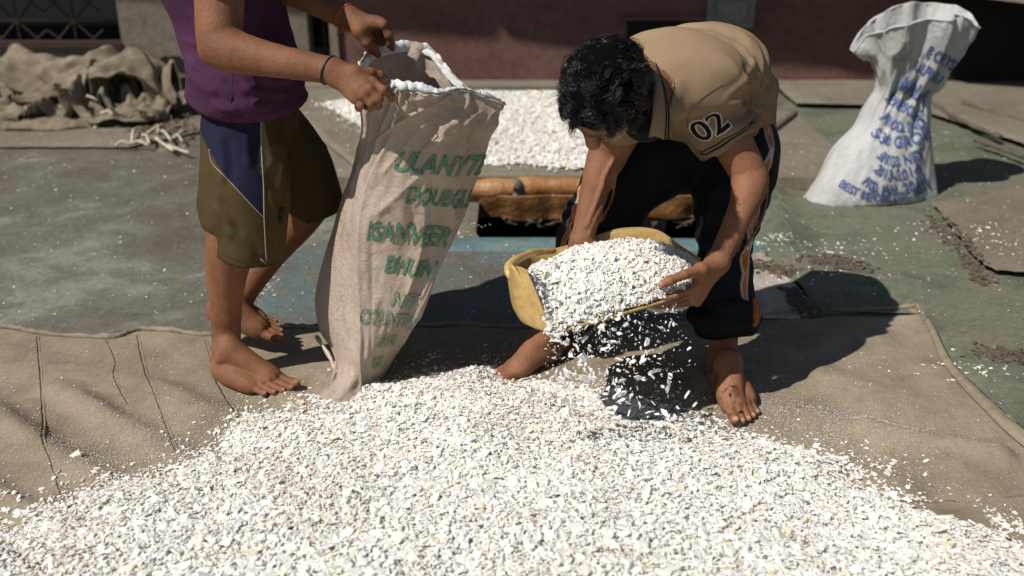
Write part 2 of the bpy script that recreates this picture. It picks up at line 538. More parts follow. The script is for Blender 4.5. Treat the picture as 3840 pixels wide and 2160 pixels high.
M['chip'] = chipmat()
# ------------------------------------------------------------------ the ground, with the sunken gap in front of the drying platform
PIT = dict(x0=-.14, x1=1.02, y0=G(1900, 898).y, y1=6.4)
PLY = 4.12                                                 # front of the platform
def pit_edges():
    return G(1785, 897), G(2660, 905), G(1715, 795)
M['ground'] = mottled('worn_green_grey_sheeting', [(0.34, (0.070, 0.060, 0.046)), (0.45, (0.112, 0.098, 0.075)), (0.53, (0.138, 0.130, 0.100)), (0.60, (0.205, 0.208, 0.160)), (0.68, (0.145, 0.122, 0.092))], 1.1, 0.88, 38, 0.5, (0.42, 0.40, 0.36))
def ground():
    x0, x1, y0, y1 = PIT['x0'], PIT['x1'], PIT['y0'], PIT['y1']
    xs = [-300, x0, x1, 300]; ys = [-60, y0, y1, 400]
    V = [(x, y, 0) for y in ys for x in xs]; F = []
    for j in range(3):
        for i in range(3):
            if i == 1 and j == 1: continue
            F.append((j * 4 + i, j * 4 + i + 1, (j + 1) * 4 + i + 1, (j + 1) * 4 + i))
    # slanted left lip of the gap
    g = link('ground', mesh_np('ground', V, F, False), M['ground']); tag(g, kind='structure')
    md, nt, b = nmat('unlit_pit'); setp(b, Base_Color=(.012, .011, .010, 1), Roughness=.95, Specular_IOR_Level=.05)  # near-black base colour paints in the darkness of the unlit pit
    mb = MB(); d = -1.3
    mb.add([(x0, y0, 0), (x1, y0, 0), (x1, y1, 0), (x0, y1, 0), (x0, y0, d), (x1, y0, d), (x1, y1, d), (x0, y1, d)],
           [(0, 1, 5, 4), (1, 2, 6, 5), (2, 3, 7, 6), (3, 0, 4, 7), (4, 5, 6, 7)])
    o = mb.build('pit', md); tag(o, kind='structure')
ground()

def sheet(name, outline, mat, z=.006, n=46, amp=.010, fscale=5, seed=1, label=None, cat='tarpaulin', group=None, thick=.004, edge=.0, kind=None, fn=None):
    """a lying sheet: outline polygon (pixels or points) filled by a grid, with real folds"""
    P = [G(*p) if len(p) == 2 else Vector(p) for p in outline]
    poly = np.array([(p.x, p.y) for p in P])
    # resample the outline with a ragged edge
    R = np.random.default_rng(seed); pts = []
    for a, b in zip(poly, np.roll(poly, -1, 0)):
        m = max(2, int(np.linalg.norm(b - a) / .03))
        for k in range(m):
            pts.append(a + (b - a) * k / m + R.normal(0, .0035, 2))
    bm = bmesh.new()
    vs = [bm.verts.new((p[0], p[1], 0)) for p in pts]
    f = bm.faces.new(vs)
    bmesh.ops.triangulate(bm, faces=[f])
    lo, hi = poly.min(0), poly.max(0); step = max(hi - lo) / n
    for ax in (0, 1):
        k = lo[ax] + step
        while k < hi[ax]:
            co = [0, 0, 0]; co[ax] = k; no = [0, 0, 0]; no[ax] = 1
            bmesh.ops.bisect_plane(bm, geom=bm.verts[:] + bm.edges[:] + bm.faces[:], plane_co=co, plane_no=no)
            k += step
    bm.verts.index_update()
    V = np.array([tuple(v.co) for v in bm.verts]); F = [[v.index for v in q.verts] for q in bm.faces]; bm.free()
    d = np.full(len(V), 9.0)
    pa = np.array(pts)
    for a, b in zip(pa, np.roll(pa, -1, 0)):
        dd, _ = seg_dist(V[:, :2], a, b); d = np.minimum(d, dd)
    V[:, 2] = z + amp * (.5 + .5 * fbm(V * np.array([1, 1, 1]), fscale, 3, seed)) * sstep(d, 0, .06) + edge * np.exp(-(d / .012) ** 2)
    if fn is not None: V[:, 2] += fn(V)
    o = link(name, mesh_np(name, V, F), mat)
    md = o.modifiers.new('t', 'SOLIDIFY'); md.thickness = thick; md.offset = -1
    tag(o, label, cat if label else None, group, kind)
    return o

M['tealtarp'] = mottled('worn_teal_sheeting', [(0.32, (0.095, 0.080, 0.062)), (0.43, (0.120, 0.112, 0.092)), (0.50, (0.110, 0.128, 0.115)), (0.545, (0.098, 0.135, 0.130)), (0.60, (0.135, 0.125, 0.10)), (0.70, (0.115, 0.135, 0.125))], 2.6, 0.7, 45, 0.4, (0.5, 0.48, 0.44))
M['greentarp'] = mottled('worn_green_sheeting', [(0.30, (0.105, 0.088, 0.062)), (0.42, (0.100, 0.110, 0.074)), (0.49, (0.128, 0.138, 0.095)), (0.54, (0.160, 0.145, 0.108)), (0.60, (0.118, 0.130, 0.09)), (0.70, (0.19, 0.172, 0.13))], 1.7, 0.75, 45, 0.4, (0.45, 0.43, 0.38))
M['tealboard'] = mottled('flaked_teal_paint', [(0.36, (0.16, 0.13, 0.10)), (0.45, (0.090, 0.145, 0.145)), (0.55, (0.105, 0.185, 0.185)), (0.62, (0.19, 0.17, 0.135))], 4.5, 0.6, 70, 0.4)
M['tansheet'] = mottled('tan_sheeting', [(0.3, (0.135, 0.112, 0.08)), (0.5, (0.185, 0.16, 0.118)), (0.7, (0.245, 0.215, 0.165))], 1.5, 0.85, 40, 0.4, (0.5, 0.48, 0.43))
M['brownsheet'] = mottled('brown_sheeting', [(0.3, (0.135, 0.105, 0.075)), (0.55, (0.19, 0.155, 0.115)), (0.75, (0.22, 0.185, 0.14))], 2.4, 0.85, 50, 0.35)
M['rustpaint'] = mottled('rusty_white_paint', [(0.34, (0.16, 0.10, 0.065)), (0.48, (0.34, 0.28, 0.23)), (0.62, (0.44, 0.38, 0.33)), (0.76, (0.25, 0.17, 0.12))], 6, 0.55, 60, 0.3)
M['mud'] = mottled('dark_debris', [(0.3, (0.07, 0.055, 0.04)), (0.55, (0.13, 0.105, 0.075)), (0.75, (0.20, 0.16, 0.12))], 14, 0.95, 90, 0.8)

sheet('tarpaulin', [(945, 1010), (1240, 905), (1660, 905), (2700, 912), (2920, 960), (2880, 1130), (3010, 1215), (2900, 1255), (2400, 1275), (1300, 1290), (900, 1290), (960, 1180), (985, 1120)], M['tealtarp'], .004, 60, .012, 6, 3,
      'worn teal and grey sheeting lying under the sack and scoop', edge=.002)
def greenfold(V):
    # rolled ridges where the sheet bunches beside the metal plate
    r = 0
    for a, b, h, w in ((G(2860, 640), G(2930, 1000), .050, .05), (G(2960, 1085), G(3480, 1110), .045, .07), (G(3060, 1215), G(3500, 1230), .03, .05)):
        d, t = seg_dist(V[:, :2], (a.x, a.y), (b.x, b.y)); r = r + h * np.exp(-(d / w) ** 2) * sstep(t, 0, .1) * sstep(1 - t, 0, .1)
    return r
sheet('tarpaulin', [(2810, 900), (2840, 560), (2980, 330), (3440, 345), (4300, 390), (4700, 1300), (4500, 1900), (3900, 1700), (3600, 1440), (3440, 1205), (2995, 1215), (3060, 1170), (2905, 1010)], M['greentarp'], .010, 70, .018, 4, 5,
      'faded green sheeting spread under the white sack', edge=.003, fn=greenfold)
sheet('canvas_patch', [(3490, 800), (3850, 735), (4400, 800), (4350, 1090), (3725, 1060), (3640, 1000)], M['brownsheet'], .040, 40, .012, 5, 8,
      'flat brown canvas patch on green sheeting at the right edge', 'canvas', edge=.004)
sheet('metal_plate', [(2800, 985), (2860, 960), (3060, 1180), (3000, 1222), (2790, 1215)], M['rustpaint'], .022, 24, .004, 4, 9,
      'rusty white painted metal plate beside the rolled trouser cuff', 'plate', thick=.003)
sheet('tarpaulin', [(-500, 560), (-500, 350), (760, 318), (1180, 330), (1350, 350), (1360, 520), (1200, 590), (900, 470), (480, 560)], M['tansheet'], .008, 60, .02, 4, 12,
      'dusty tan sheeting along the foot of the pillar', edge=.002)
sheet('tarpaulin', [(2900, 345), (4300, 330), (4600, 560), (3900, 600), (3400, 430), (2980, 420)], M['tansheet'], .048, 50, .02, 5, 14,
      'tan sheeting with dark seams behind the white sack', edge=.003)
# dark seams and cords across the right-hand sheets
def cord(pp, r, mat, label, z=.055, name='rope', wob=.006, sd=1):
    R = random.Random(sd); P = spline([tuple(G(u, v, z)) for u, v in pp], 6 * len(pp))
    P = [p + Vector((R.uniform(-wob, wob), R.uniform(-wob, wob), 0)) for p in P]
    mb = MB(); mb.tube(P, [r * R.uniform(.6, 1.3) for _ in P], 6); o = mb.build(name, mat, None, True)
    tag(o, label, 'rope'); return o
cord([(3475, 372), (3580, 440), (3750, 512)], .013, M['mud'], 'dark frayed seam cord running right from the white sack', .066)
cord([(3610, 385), (3720, 420), (3900, 470)], .010, M['mud'], 'dark seam cord at the far right below the wall in black shade', .066, sd=2)
cord([(3660, 525), (3760, 560), (3900, 610)], .012, M['mud'], 'dark seam cord at the right edge above the brown patch', .066, sd=3)

# painted board in front of the gap
mb = MB()
a, b = G(1690, 905), G(2880, 950)
n = 40; V = []; F = []
for i in range(n + 1):
    t = i / n; p = a.lerp(b, t)
    y0 = PIT['y0'] - .002 + .0 * t; w = .165 - .02 * t
    for yy, zz in ((y0, -.03), (y0, .008), (y0 - .02, .013), (y0 - w, .026 + .004 * math.sin(9 * t)), (y0 - w - .01, .004)):
        V.append((p.x, yy + .006 * math.sin(5 * t + zz * 60), zz))
for i in range(n):
    for j in range(4): F.append((i * 5 + j, i * 5 + j + 1, (i + 1) * 5 + j + 1, (i + 1) * 5 + j))
o = link('painted_board', mesh_np('painted_board', V, F), M['tealboard'])
tag(o, 'flaking turquoise board along the near lip of the black gap', 'board')
# slanted stone lip closing the left end of the gap
mb = MB(); p0 = G(1640, 905); p1 = G(1800, 898); p2 = G(1722, 786)
mb.add([(p0.x, p1.y, .004), (p1.x, p1.y - .003, .004), (p2.x, p2.y, .004), (p0.x - .1, p2.y, .004), (p0.x, p1.y, -.09), (p1.x, p1.y - .003, -.09), (p2.x, p2.y, -.09), (p0.x - .1, p2.y, -.09)],
       [(0, 1, 2, 3), (4, 7, 6, 5), (0, 4, 5, 1), (1, 5, 6, 2), (2, 6, 7, 3), (3, 7, 4, 0)])
o = mb.build('stone_lip', M['tansheet']); tag(o, 'pale slanted lip at the left end of the black gap', 'ledge')

# ------------------------------------------------------------------ drying platform behind the gap
plat = empty('drying_platform', (0.3, PLY, 0)); tag(plat, 'raised drying platform draped with orange brown canvas, heaped with white chips', 'platform')
PTOP = .105
def platform():
    pl = W(1160, 628, PLY); pr = W(2660, 650, PLY)
    bl_, br_ = G(1150, 345, PTOP), G(3000, 352, PTOP)
    # top sheet
    n = 50; V = []; F = []
    L0 = Vector((-.62, PLY, PTOP)); L1 = Vector((-1.20, 5.35, PTOP)); R0 = Vector((.86, PLY, PTOP)); R1 = Vector((1.55, 5.35, PTOP))
    for j in range(n + 1):
        for i in range(n + 1):
            s_, t = i / n, j / n
            p = L0.lerp(R0, s_).lerp(L1.lerp(R1, s_), t)
            V.append(p)
    V = np.array([tuple(v) for v in V]); V[:, 2] += .012 * fbm(V, 4, 3, 4)
    for j in range(n):
        for i in range(n): F.append((j * (n + 1) + i, j * (n + 1) + i + 1, (j + 1) * (n + 1) + i + 1, (j + 1) * (n + 1) + i))
    o = link('top_sheet', mesh_np('top_sheet', V, F), M['tansheet'], plat)
    md = o.modifiers.new('t', 'SOLIDIFY'); md.thickness = .03; md.offset = -1
    # rolled front edge and canvas valance
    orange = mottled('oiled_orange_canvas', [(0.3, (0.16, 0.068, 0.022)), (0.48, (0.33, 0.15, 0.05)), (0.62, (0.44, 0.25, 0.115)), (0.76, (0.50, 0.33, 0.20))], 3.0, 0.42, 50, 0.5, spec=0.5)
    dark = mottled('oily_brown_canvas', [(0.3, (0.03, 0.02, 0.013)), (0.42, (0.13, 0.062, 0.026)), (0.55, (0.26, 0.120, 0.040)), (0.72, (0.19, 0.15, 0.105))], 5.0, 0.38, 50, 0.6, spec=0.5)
    P = [Vector((x, PLY - .040 + .006 * math.sin(7 * x), PTOP - .052 + .004 * math.sin(11 * x))) for x in np.linspace(-.34, .655, 34)]
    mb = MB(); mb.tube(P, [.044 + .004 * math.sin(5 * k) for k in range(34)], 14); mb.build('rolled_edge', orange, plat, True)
    P = [Vector((x, PLY - .035 + .006 * math.sin(9 * x), PTOP - .050 + .004 * math.sin(11 * x))) for x in np.linspace(.645, 1.05, 16)]
    mb = MB(); mb.tube(P, [.040 + .006 * math.sin(3 * k) for k in range(16)], 12); mb.build('rolled_edge', M['ground'], plat, True)
    nx, nz = 90, 14; V = []; F = []
    for j in range(nz + 1):
        for i in range(nx + 1):
            x = -.40 + 1.50 * i / nx; t = j / nz
            z = PTOP - .070 - (.118 + .010 * math.sin(8 * x) + .006 * math.sin(31 * x)) * t
            V.append((x, PLY - .082 + .020 * t, z))
    V = np.array(V); V[:, 1] += .022 * ridge(V * np.array([1, 1, .7]), 6.5, 5) * .6 + .012 * vnoise(V, 17, 6)
    for j in range(nz):
        for i in range(nx): F.append((j * (nx + 1) + i, j * (nx + 1) + i + 1, (j + 1) * (nx + 1) + i + 1, (j + 1) * (nx + 1) + i))
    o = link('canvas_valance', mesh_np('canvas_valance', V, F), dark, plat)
    md = o.modifiers.new('t', 'SOLIDIFY'); md.thickness = .006
    # frayed dark rag edge along the bottom, cords, and the loose knot in the middle
    mb = MB(); R = random.Random(4)
    for k in range(46):
        x = R.uniform(-.05, .95); z = PTOP - .185 + R.uniform(-.012, .012); y = PLY - .062
        mb.tube([(x, y, z), (x + R.uniform(-.02, .02), y - .006, z - R.uniform(.005, .02)), (x + R.uniform(-.05, .05), y, z - R.uniform(.0, .035))], [.006, .005, .002], 5)
    mb.build('frayed_edge', M['mud'], plat, True)['kind'] = 'stuff'
    s = SDF((.00, PLY - .17, -.10), (.18, PLY + .03, .12), .005)
    c = W(1918, 715, PLY - .07)
    s.limb([c + Vector((-.05, 0, -.030)), c + Vector((-.02, -.015, .01)), c + Vector((.015, -.01, .03)), c + Vector((.03, 0, .0)), c + Vector((.0, .0, -.035))], [(0, .010), (.5, .020), (1, .012)], .02)
    s.ball(c + Vector((.004, -.03, -.004)), .016, .01, True)
    Vv, Ff = s.mesh(); link('rag_knot', mesh_np('rag_knot', relax(Vv, Ff, 2), Ff), M['jute'], plat)
    mb = MB()
    mb.tube(spline([tuple(W(2400, 800, PLY - .05)), tuple(W(2500, 775, PLY - .06)), tuple(W(2580, 740, PLY - .06)), tuple(W(2680, 690, PLY - .05))], 16), .010, 7)
    mb.tube(spline([tuple(W(2380, 812, PLY - .05)), tuple(W(2480, 812, PLY - .055)), tuple(W(2540, 790, PLY - .05))], 12), .009, 7)
    mb.build('tie_rag', M['black_cloth'], plat, True)
    # slab ends: supporting side walls under the top sheet
    mb = MB(); mb.box((-.9, 4.75, .03), .55, 1.2, .10); mb.box((1.35, 4.75, .03), .40, 1.2, .10); mb.box((.2, 5.33, .03), 2.6, .06, .10)
    mb.build('slab', M['tansheet'], plat)
platform()
# plank beside the platform, seen between the shorts and the sack
mb = MB(); a, b = G(1180, 420, .05), G(1350, 560, .05); d = (b - a)
mb.tube([a, a.lerp(b, .5), b], .012, 6); o = mb.build('wooden_batten', M['tansheet'], None, True)
tag(o, 'thin slanting batten on the ground between shorts and sack', 'batten')
# ------------------------------------------------------------------ the building behind
WY = G(1920, 322).y                                        # plane of the wall
def WX(u, v=200): return W(u, v, WY).x
def WZ(v): return W(1920, v, WY).z
bld = empty('building', (0, WY, 0)); tag(bld, 'dark red plastered building in deep shade behind the workers', 'building')
M['redwall'] = mottled('red_brown_plaster', [(0.3, (0.105, 0.048, 0.040)), (0.5, (0.140, 0.070, 0.058)), (0.7, (0.175, 0.098, 0.082))], 1.3, 0.9, 22, 0.25)
M['beigewall'] = mottled('stained_beige_plaster', [(0.30, (0.105, 0.082, 0.062)), (0.45, (0.185, 0.152, 0.115)), (0.56, (0.145, 0.125, 0.095)), (0.70, (0.18, 0.112, 0.088))], 2.0, 0.9, 30, 0.3)
M['kerb'] = mottled('dusty_concrete', [(0.3, (0.15, 0.125, 0.095)), (0.7, (0.25, 0.215, 0.17))], 2.2, 0.9, 40, 0.4)
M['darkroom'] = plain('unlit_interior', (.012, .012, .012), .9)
M['iron'] = plain('rusty_iron', (.040, .023, .018), .7, scale=60)
TOPZ = 3.7
def wall_panel(name, x0, x1, z0, z1, mat, y=None, t=.18, parent=bld):
    y = WY if y is None else y
    mb = MB(); mb.box(((x0 + x1) / 2, y + t / 2, (z0 + z1) / 2), x1 - x0, t, z1 - z0); return mb.build(name, mat, parent)
xg0, xg1 = -5.0, WX(472); xp1 = WX(1165); xd1 = WX(1245)
zsill = WZ(176)
wall_panel('wall', xd1, 9.0, -.02, TOPZ, M['redwall'])
wall_panel('pillar', xg1, xp1, -.02, TOPZ, M['beigewall'], WY - .04)
wall_panel('wall', xg0, xg1, -.02, zsill, M['beigewall'], WY - .02)
wall_panel('wall', xg0, xg1, zsill + .95, TOPZ, M['beigewall'], WY - .02)
wall_panel('jamb', xd1 - .003, xd1 + .05, 0, TOPZ, M['beigewall'], WY - .03)
wall_panel('wall', xp1, xd1 - .004, 1.9, TOPZ, M['beigewall'], WY)
# dim room behind the openings
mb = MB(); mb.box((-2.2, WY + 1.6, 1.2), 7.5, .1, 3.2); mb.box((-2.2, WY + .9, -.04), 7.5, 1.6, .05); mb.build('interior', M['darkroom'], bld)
# sill and grille of eight-pointed stars
wall_panel('window_sill', xg0, xg1 + .002, zsill, zsill + .035, M['iron'], WY - .05, .12)
cell = WX(264, 80) - WX(50, 80)
zc = W(264, 82, WY).z
for k in range(-1, 4):
    cx = WX(50, 80) + cell * (k - .0)
    mb = MB()
    for j in range(8):
        a = math.pi / 4 * j
        L = cell * (.5 if j % 2 == 0 else .60)
        if cx + math.cos(a) * L > xg1: L = (xg1 - cx) / max(math.cos(a), .01)
        mb.tube([(cx, WY + .05, zc), (cx + math.cos(a) * L, WY + .05, zc + math.sin(a) * L)], .0065, 6)
    mb.box((cx, WY + .05, zc), .035, .02, .035)
    for sx in (-1, 1):
        for sz in (-1, 1):
            mb.tube([(cx + sx * cell * .5, WY + .052, zc + sz * cell * .16), (cx + sx * cell * .26, WY + .052, zc + sz * cell * .34), (cx + sx * cell * .10, WY + .052, zc + sz * cell * .5)], .006, 6)
    if cx < xg1 + .02: mb.build('grille_star', M['iron'], bld)
mb = MB()
for z in (zc - cell * .5, zc + cell * .5): mb.box(((xg0 + xg1) / 2, WY + .05, z), xg1 - xg0, .02, .016)
mb.build('grille_rail', M['iron'], bld)
# low arched vent in the pillar
mb = MB(); c = W(648, 275, WY - .05); P = []
for a in np.linspace(0, math.pi, 13): P.append((c.x + .095 * math.cos(a), WY - .044, max(0, c.z + .11 * min(1, math.sin(a) * 1.3))))
mb.add(P, [tuple(range(13))[::-1]]); mb.build('vent', M['darkroom'], bld)
mb = MB(); mb.box((c.x - .005, WY - .052, c.z + .05), .016, .012, .12); mb.build('vent_bar', M['iron'], bld)
# shelves and bars seen in the dark doorway
mb = MB()
for v in (150, 225, 255): p = W(1200, v, WY + .25); mb.box((p.x, p.y, p.z), .5, .03, .016)
for u in (1172, 1222): p = W(u, 200, WY + .12); mb.box((p.x, p.y, .5), .02, .02, 1.0)
mb.build('door_bars', M['iron'], bld)
# window with a pale frame in the shaded wall
p0 = W(2350, 75, WY); p1 = W(2720, 190, WY)
mb = MB(); mb.box(((p0.x + p1.x) / 2, WY - .001, (p0.z + p1.z) / 2), p1.x - p0.x, .004, p0.z - p1.z); mb.build('window', M['darkroom'], bld)
mb = MB(); mb.box(((p0.x + p1.x) / 2, WY - .02, p0.z + .012), p1.x - p0.x + .05, .05, .022); mb.build('window_lintel', M['redwall'], bld)
q = W(2735, 40, WY); mb = MB(); mb.box((q.x, WY - .03, q.z), .30, .05, .20); mb.box((q.x, WY - .065, q.z + .01), .19, .03, .12); mb.build('meter_box', plain('grey_steel', (.17, .165, .15), .6), bld)
mb = MB(); q = W(2635, 150, WY); mb.box((q.x, WY - .02, q.z), .02, .02, .22); mb.build('pipe', M['iron'], bld)
# plinth
mb = MB(); mb.box((2.2, WY - .10, .012), 15, .20, .05); mb.build('plinth', M['kerb'], bld)
# eaves: their sunward edge throws the slanting shadow line on the wall
def eave_pt(u, v, z):
    p = W(u, v, WY); k = (z - p.z) / -SUN.z
    return Vector((p.x - SUN.x * k, p.y - SUN.y * k, z))
ZE = 3.3
edge = [(-2500, -60), (0, 20), (700, 60), (1180, 108), (1560, 132), (1860, 152), (1885, 112), (1930, 155), (2060, 178), (2400, 225), (2880, 248), (3130, 262), (3250, 292), (3840, 310), (6000, 330)]
E = [eave_pt(u, v, ZE) for u, v in edge]
V = [tuple(p) for p in E] + [(p.x, WY + .0, ZE + .02) for p in E]
n = len(E); V += [(x, y, z + .05) for x, y, z in V]
F = []
for i in range(n - 1):
    F += [(i, n + i, n + i + 1, i + 1), (2 * n + i, 2 * n + i + 1, 3 * n + i + 1, 3 * n + i), (i, i + 1, 2 * n + i + 1, 2 * n + i), (n + i, 3 * n + i, 3 * n + i + 1, n + i + 1)]
link('eaves', mesh_np('eaves', V, F, False), M['kerb'], bld)
# low concrete canopy at the right, its soffit edge just inside the frame
a, b = W(3560, -22, WY - .55), W(3840, 12, WY - .70)
mb = MB(); d = (b - a)
e0 = a - d * .2; e1 = a + d * 4.0
mb.add([tuple(e0), tuple(e1), (e1.x, WY, e1.z), (e0.x, WY, e0.z), (e0.x, e0.y, e0.z + .10), (e1.x, e1.y, e1.z + .10), (e1.x, WY, e1.z + .10), (e0.x, WY, e0.z + .10)],
       [(0, 3, 2, 1), (4, 5, 6, 7), (0, 1, 5, 4), (1, 2, 6, 5), (2, 3, 7, 6), (3, 0, 4, 7)])
o = mb.build('canopy', M['kerb'], bld)
q0 = W(3420, 200, WY)
mb = MB(); mb.box((q0.x + 2.2, WY - .012, .55), 4.4, .02, 1.08); mb.build('shade_panel', plain('black_wall_shade', (.010, .010, .010), .8), bld)  # flat black panel stands in for the wall's shade beneath the canopy
# ------------------------------------------------------------------ the big canvas under the work
far_px = [(-900, 1235), (-300, 1245), (0, 1255), (130, 1272), (410, 1292), (520, 1262), (660, 1268), (800, 1283), (950, 1252), (1150, 1258), (1250, 1268), (1450, 1250), (1650, 1243), (2070, 1252), (2400, 1246), (2650, 1232), (2900, 1205), (3100, 1196), (3300, 1184), (3440, 1178)]
right_px = [(3440, 1178), (3500, 1260), (3590, 1420), (3720, 1545), (3880, 1680), (4300, 1990), (4500, 2300), (4700, 2900)]
FARP = [G(*p) for p in far_px]; RIGP = [G(*p) for p in right_px]
TZ = .022
def tarp_h(V):
    """height of the canvas: fans of folds, small hollows"""
    x, y = V[:, 0], V[:, 1]
    P3 = np.stack([x, y, x * 0], 1)
    h = .012 * fbm(P3, 3.2, 3, 40) + .004 * vnoise(P3, 12, 41) + .010 * (ridge(P3 * np.array([.6, 1.2, 1]) + .15 * vnoise(P3, 3, 42)[:, None], 3.4, 43) - .3) * sstep(y, 2.62, 2.35)
    # folds sweeping down-left on the left, gathered towards the heap
    a = (x + 1.1) * .75 + (y - 2.0) * 1.0 + .05 * vnoise(P3, 2.2, 44)
    left = sstep(x, -.22, -.55) * sstep(y, 2.50, 2.20)
    h += left * (.050 * (.5 + .5 * np.sin(a * 31)) ** 2 + .034 * (.5 + .5 * np.sin(a * 15 + 1.3)) ** 2) * (.55 + .45 * vnoise(P3, 3.0, 49))
    # soft ridges on the right
    for (p, q, hh, w) in ((G(3150, 1640), G(3840, 1760), .030, .035), (G(2950, 1560), G(3700, 1830), .016, .05), (G(2750, 1700), G(3500, 1900), .016, .05), (G(3000, 1400), G(3460, 1560), .010, .06), (G(2300, 1420), G(2900, 1500), .006, .05)):
        d, t = seg_dist(np.stack([x, y], 1), (p.x, p.y), (q.x, q.y)); h = h + hh * np.exp(-(d / w) ** 2) * sstep(t, 0, .15) * sstep(1 - t, 0, .15)
    return np.maximum(h, -.008 + .004 * vnoise(P3, 9, 47))
def tarp_top(x, y):
    return TZ + float(tarp_h(np.array([[x, y, 0.]]))[0])
def build_tarp():
    root = empty('canvas_tarpaulin', G(300, 1290)); tag(root, 'large brown canvas tarpaulin with rolled hem spread under the white heap', 'tarpaulin')
    fx = np.array([p.x for p in FARP]); fy = np.array([p.y for p in FARP])
    ry = np.array([p.y for p in RIGP])[::-1]; rx = np.array([p.x for p in RIGP])[::-1]
    nx, ny = 300, 170; V = []
    yn = .5
    for j in range(ny + 1):
        t = j / ny
        yb = yn + (fy[-1] - yn) * t
        xr = np.interp(yb, ry, rx)
        for i in range(nx + 1):
            x = fx[0] + (xr - fx[0]) * i / nx
            yf = np.interp(x, fx, fy)
            V.append((x, yn + (yf - yn) * t, 0))
    V = np.array(V)
    V[:, 2] = TZ + tarp_h(V)
    F = np.array([(j * (nx + 1) + i, j * (nx + 1) + i + 1, (j + 1) * (nx + 1) + i + 1, (j + 1) * (nx + 1) + i) for j in range(ny) for i in range(nx)])
    o = link('canvas', mesh_np('canvas', V, F), M['tarp'], root)
    md = o.modifiers.new('t', 'SOLIDIFY'); md.thickness = .004; md.offset = -1
    # rolled hems
    R = random.Random(8)
    def hem(P, r, name):
        P = spline([tuple(p) for p in P], 9 * len(P))
        P = [Vector((p.x, p.y, tarp_top(p.x, p.y) + r * .35)) + Vector((0, R.uniform(-.002, .002), R.uniform(-.001, .003))) for p in P]
        mb = MB(); mb.tube(P, [r * R.uniform(.75, 1.25) for _ in P], 8); return mb.build(name, M['hemcanvas'], root, True)
    hem(FARP, .0085, 'hem'); hem([p + Vector((-.006, 0, 0)) for p in RIGP[:6]], .006, 'hem')
    # folded-over flap down the right edge
    V = []; F = []
    m = 30; P = spline([tuple(p) for p in RIGP[:6]], m)
    for i, p in enumerate(P):
        w = .020 + .055 * (i / m) ; z = tarp_top(p.x, p.y)
        for t in (0, .33, .66, 1):
            V.append((p.x - w * t * .9, p.y - w * t * .35, tarp_top(p.x - w * t * .9, p.y - w * t * .35) + .007 + .010 * math.sin(math.pi * t)))
    for i in range(m - 1):
        for j in range(3): F.append((i * 4 + j, i * 4 + j + 1, (i + 1) * 4 + j + 1, (i + 1) * 4 + j))
    o = link('folded_edge', mesh_np('folded_edge', V, F), M['hemcanvas'], root); md = o.modifiers.new('t', 'SOLIDIFY'); md.thickness = .004
    # sewn seams between the canvas widths
    def seam(pp, r=.0011, mat='thread'):
        P = spline([tuple(G(*p)) for p in pp], 14 * len(pp)); P = [Vector((p.x + R.uniform(-.0012, .0012), p.y, tarp_top(p.x, p.y) + .0012)) for p in P]
        mb = MB(); mb.tube(P, [r * R.uniform(.6, 1.4) for _ in P], 5); mb.build('seam', M[mat], root, True)
        Q = [p + Vector((.008, 0, -.0018)) for p in P]; mb = MB(); mb.tube(Q, .0020, 5); mb.build('seam', M['hemcanvas'], root, True)
    seam([(140, 1285), (155, 1450), (165, 1650), (170, 1720), (200, 1790), (235, 1900)])
    seam([(400, 1300), (435, 1380), (430, 1440), (480, 1540)], .0009)
    seam([(515, 1280), (545, 1420), (600, 1560), (665, 1740)], .0010)
    seam([(800, 1440), (850, 1530), (900, 1625)], .0016)
    seam([(445, 1480), (600, 1520), (720, 1570)], .0010, 'hemcanvas')
    seam([(770, 1300), (790, 1380), (800, 1440)], .0010, 'hemcanvas')
    return root
build_tarp()
# second canvas peeping out under the right-hand corner
sheet('canvas_sheet', [(3360, 1912), (3620, 1925), (3900, 1880), (4500, 1980), (4500, 2400), (3500, 2300)], M['tarp'], .020, 30, .02, 6, 22, 'lower canvas sheet edge at the bottom right beside the heap', 'canvas', edge=.006)
# ------------------------------------------------------------------ bone chips
def chip_protos(n=22, seed=5):
    """irregular flat shards: unit-length prisms with bent outlines"""
    R = np.random.default_rng(seed); out = []
    for k in range(n):
        m = R.integers(4, 7); a = np.sort(R.uniform(0, 2 * np.pi, m))
        a = np.linspace(0, 2 * np.pi, m, endpoint=False) + R.uniform(-.35, .35, m)
        asp = R.choice([.26, .4, .55, .7, .9]); r = R.uniform(.34, .56, m)
        P = np.stack([np.cos(a) * r, np.sin(a) * r * asp], 1)
        th = R.uniform(.035, .085) ; bend = R.uniform(-.35, .35)
        zc = bend * P[:, 0] ** 2
        sh = R.uniform(.72, .95)
        top = np.concatenate([P * sh, (zc + th)[:, None]], 1); bot = np.concatenate([P, (zc - th)[:, None]], 1)
        V = np.concatenate([top, bot])
        F = []
        for i in range(1, m - 1): F.append((0, i, i + 1)); F.append((m, m + i + 1, m + i))
        for i in range(m):
            j = (i + 1) % m; F.append((i, m + i, m + j)); F.append((i, m + j, j))
        out.append((V, np.array(F)))
    return out
PROTO = chip_protos()
PAL = np.array([(.85, .835, .80), (.88, .87, .85), (.82, .79, .74), (.77, .76, .745), (.83, .785, .695), (.73, .745, .755), (.87, .865, .85), (.66, .65, .63), (.74, .60, .40), (.46, .36, .25), (.80, .72, .57)])
PALW = np.array([.25, .22, .16, .08, .10, .05, .10, .02, .007, .002, .028]); PALW = PALW / PALW.sum()
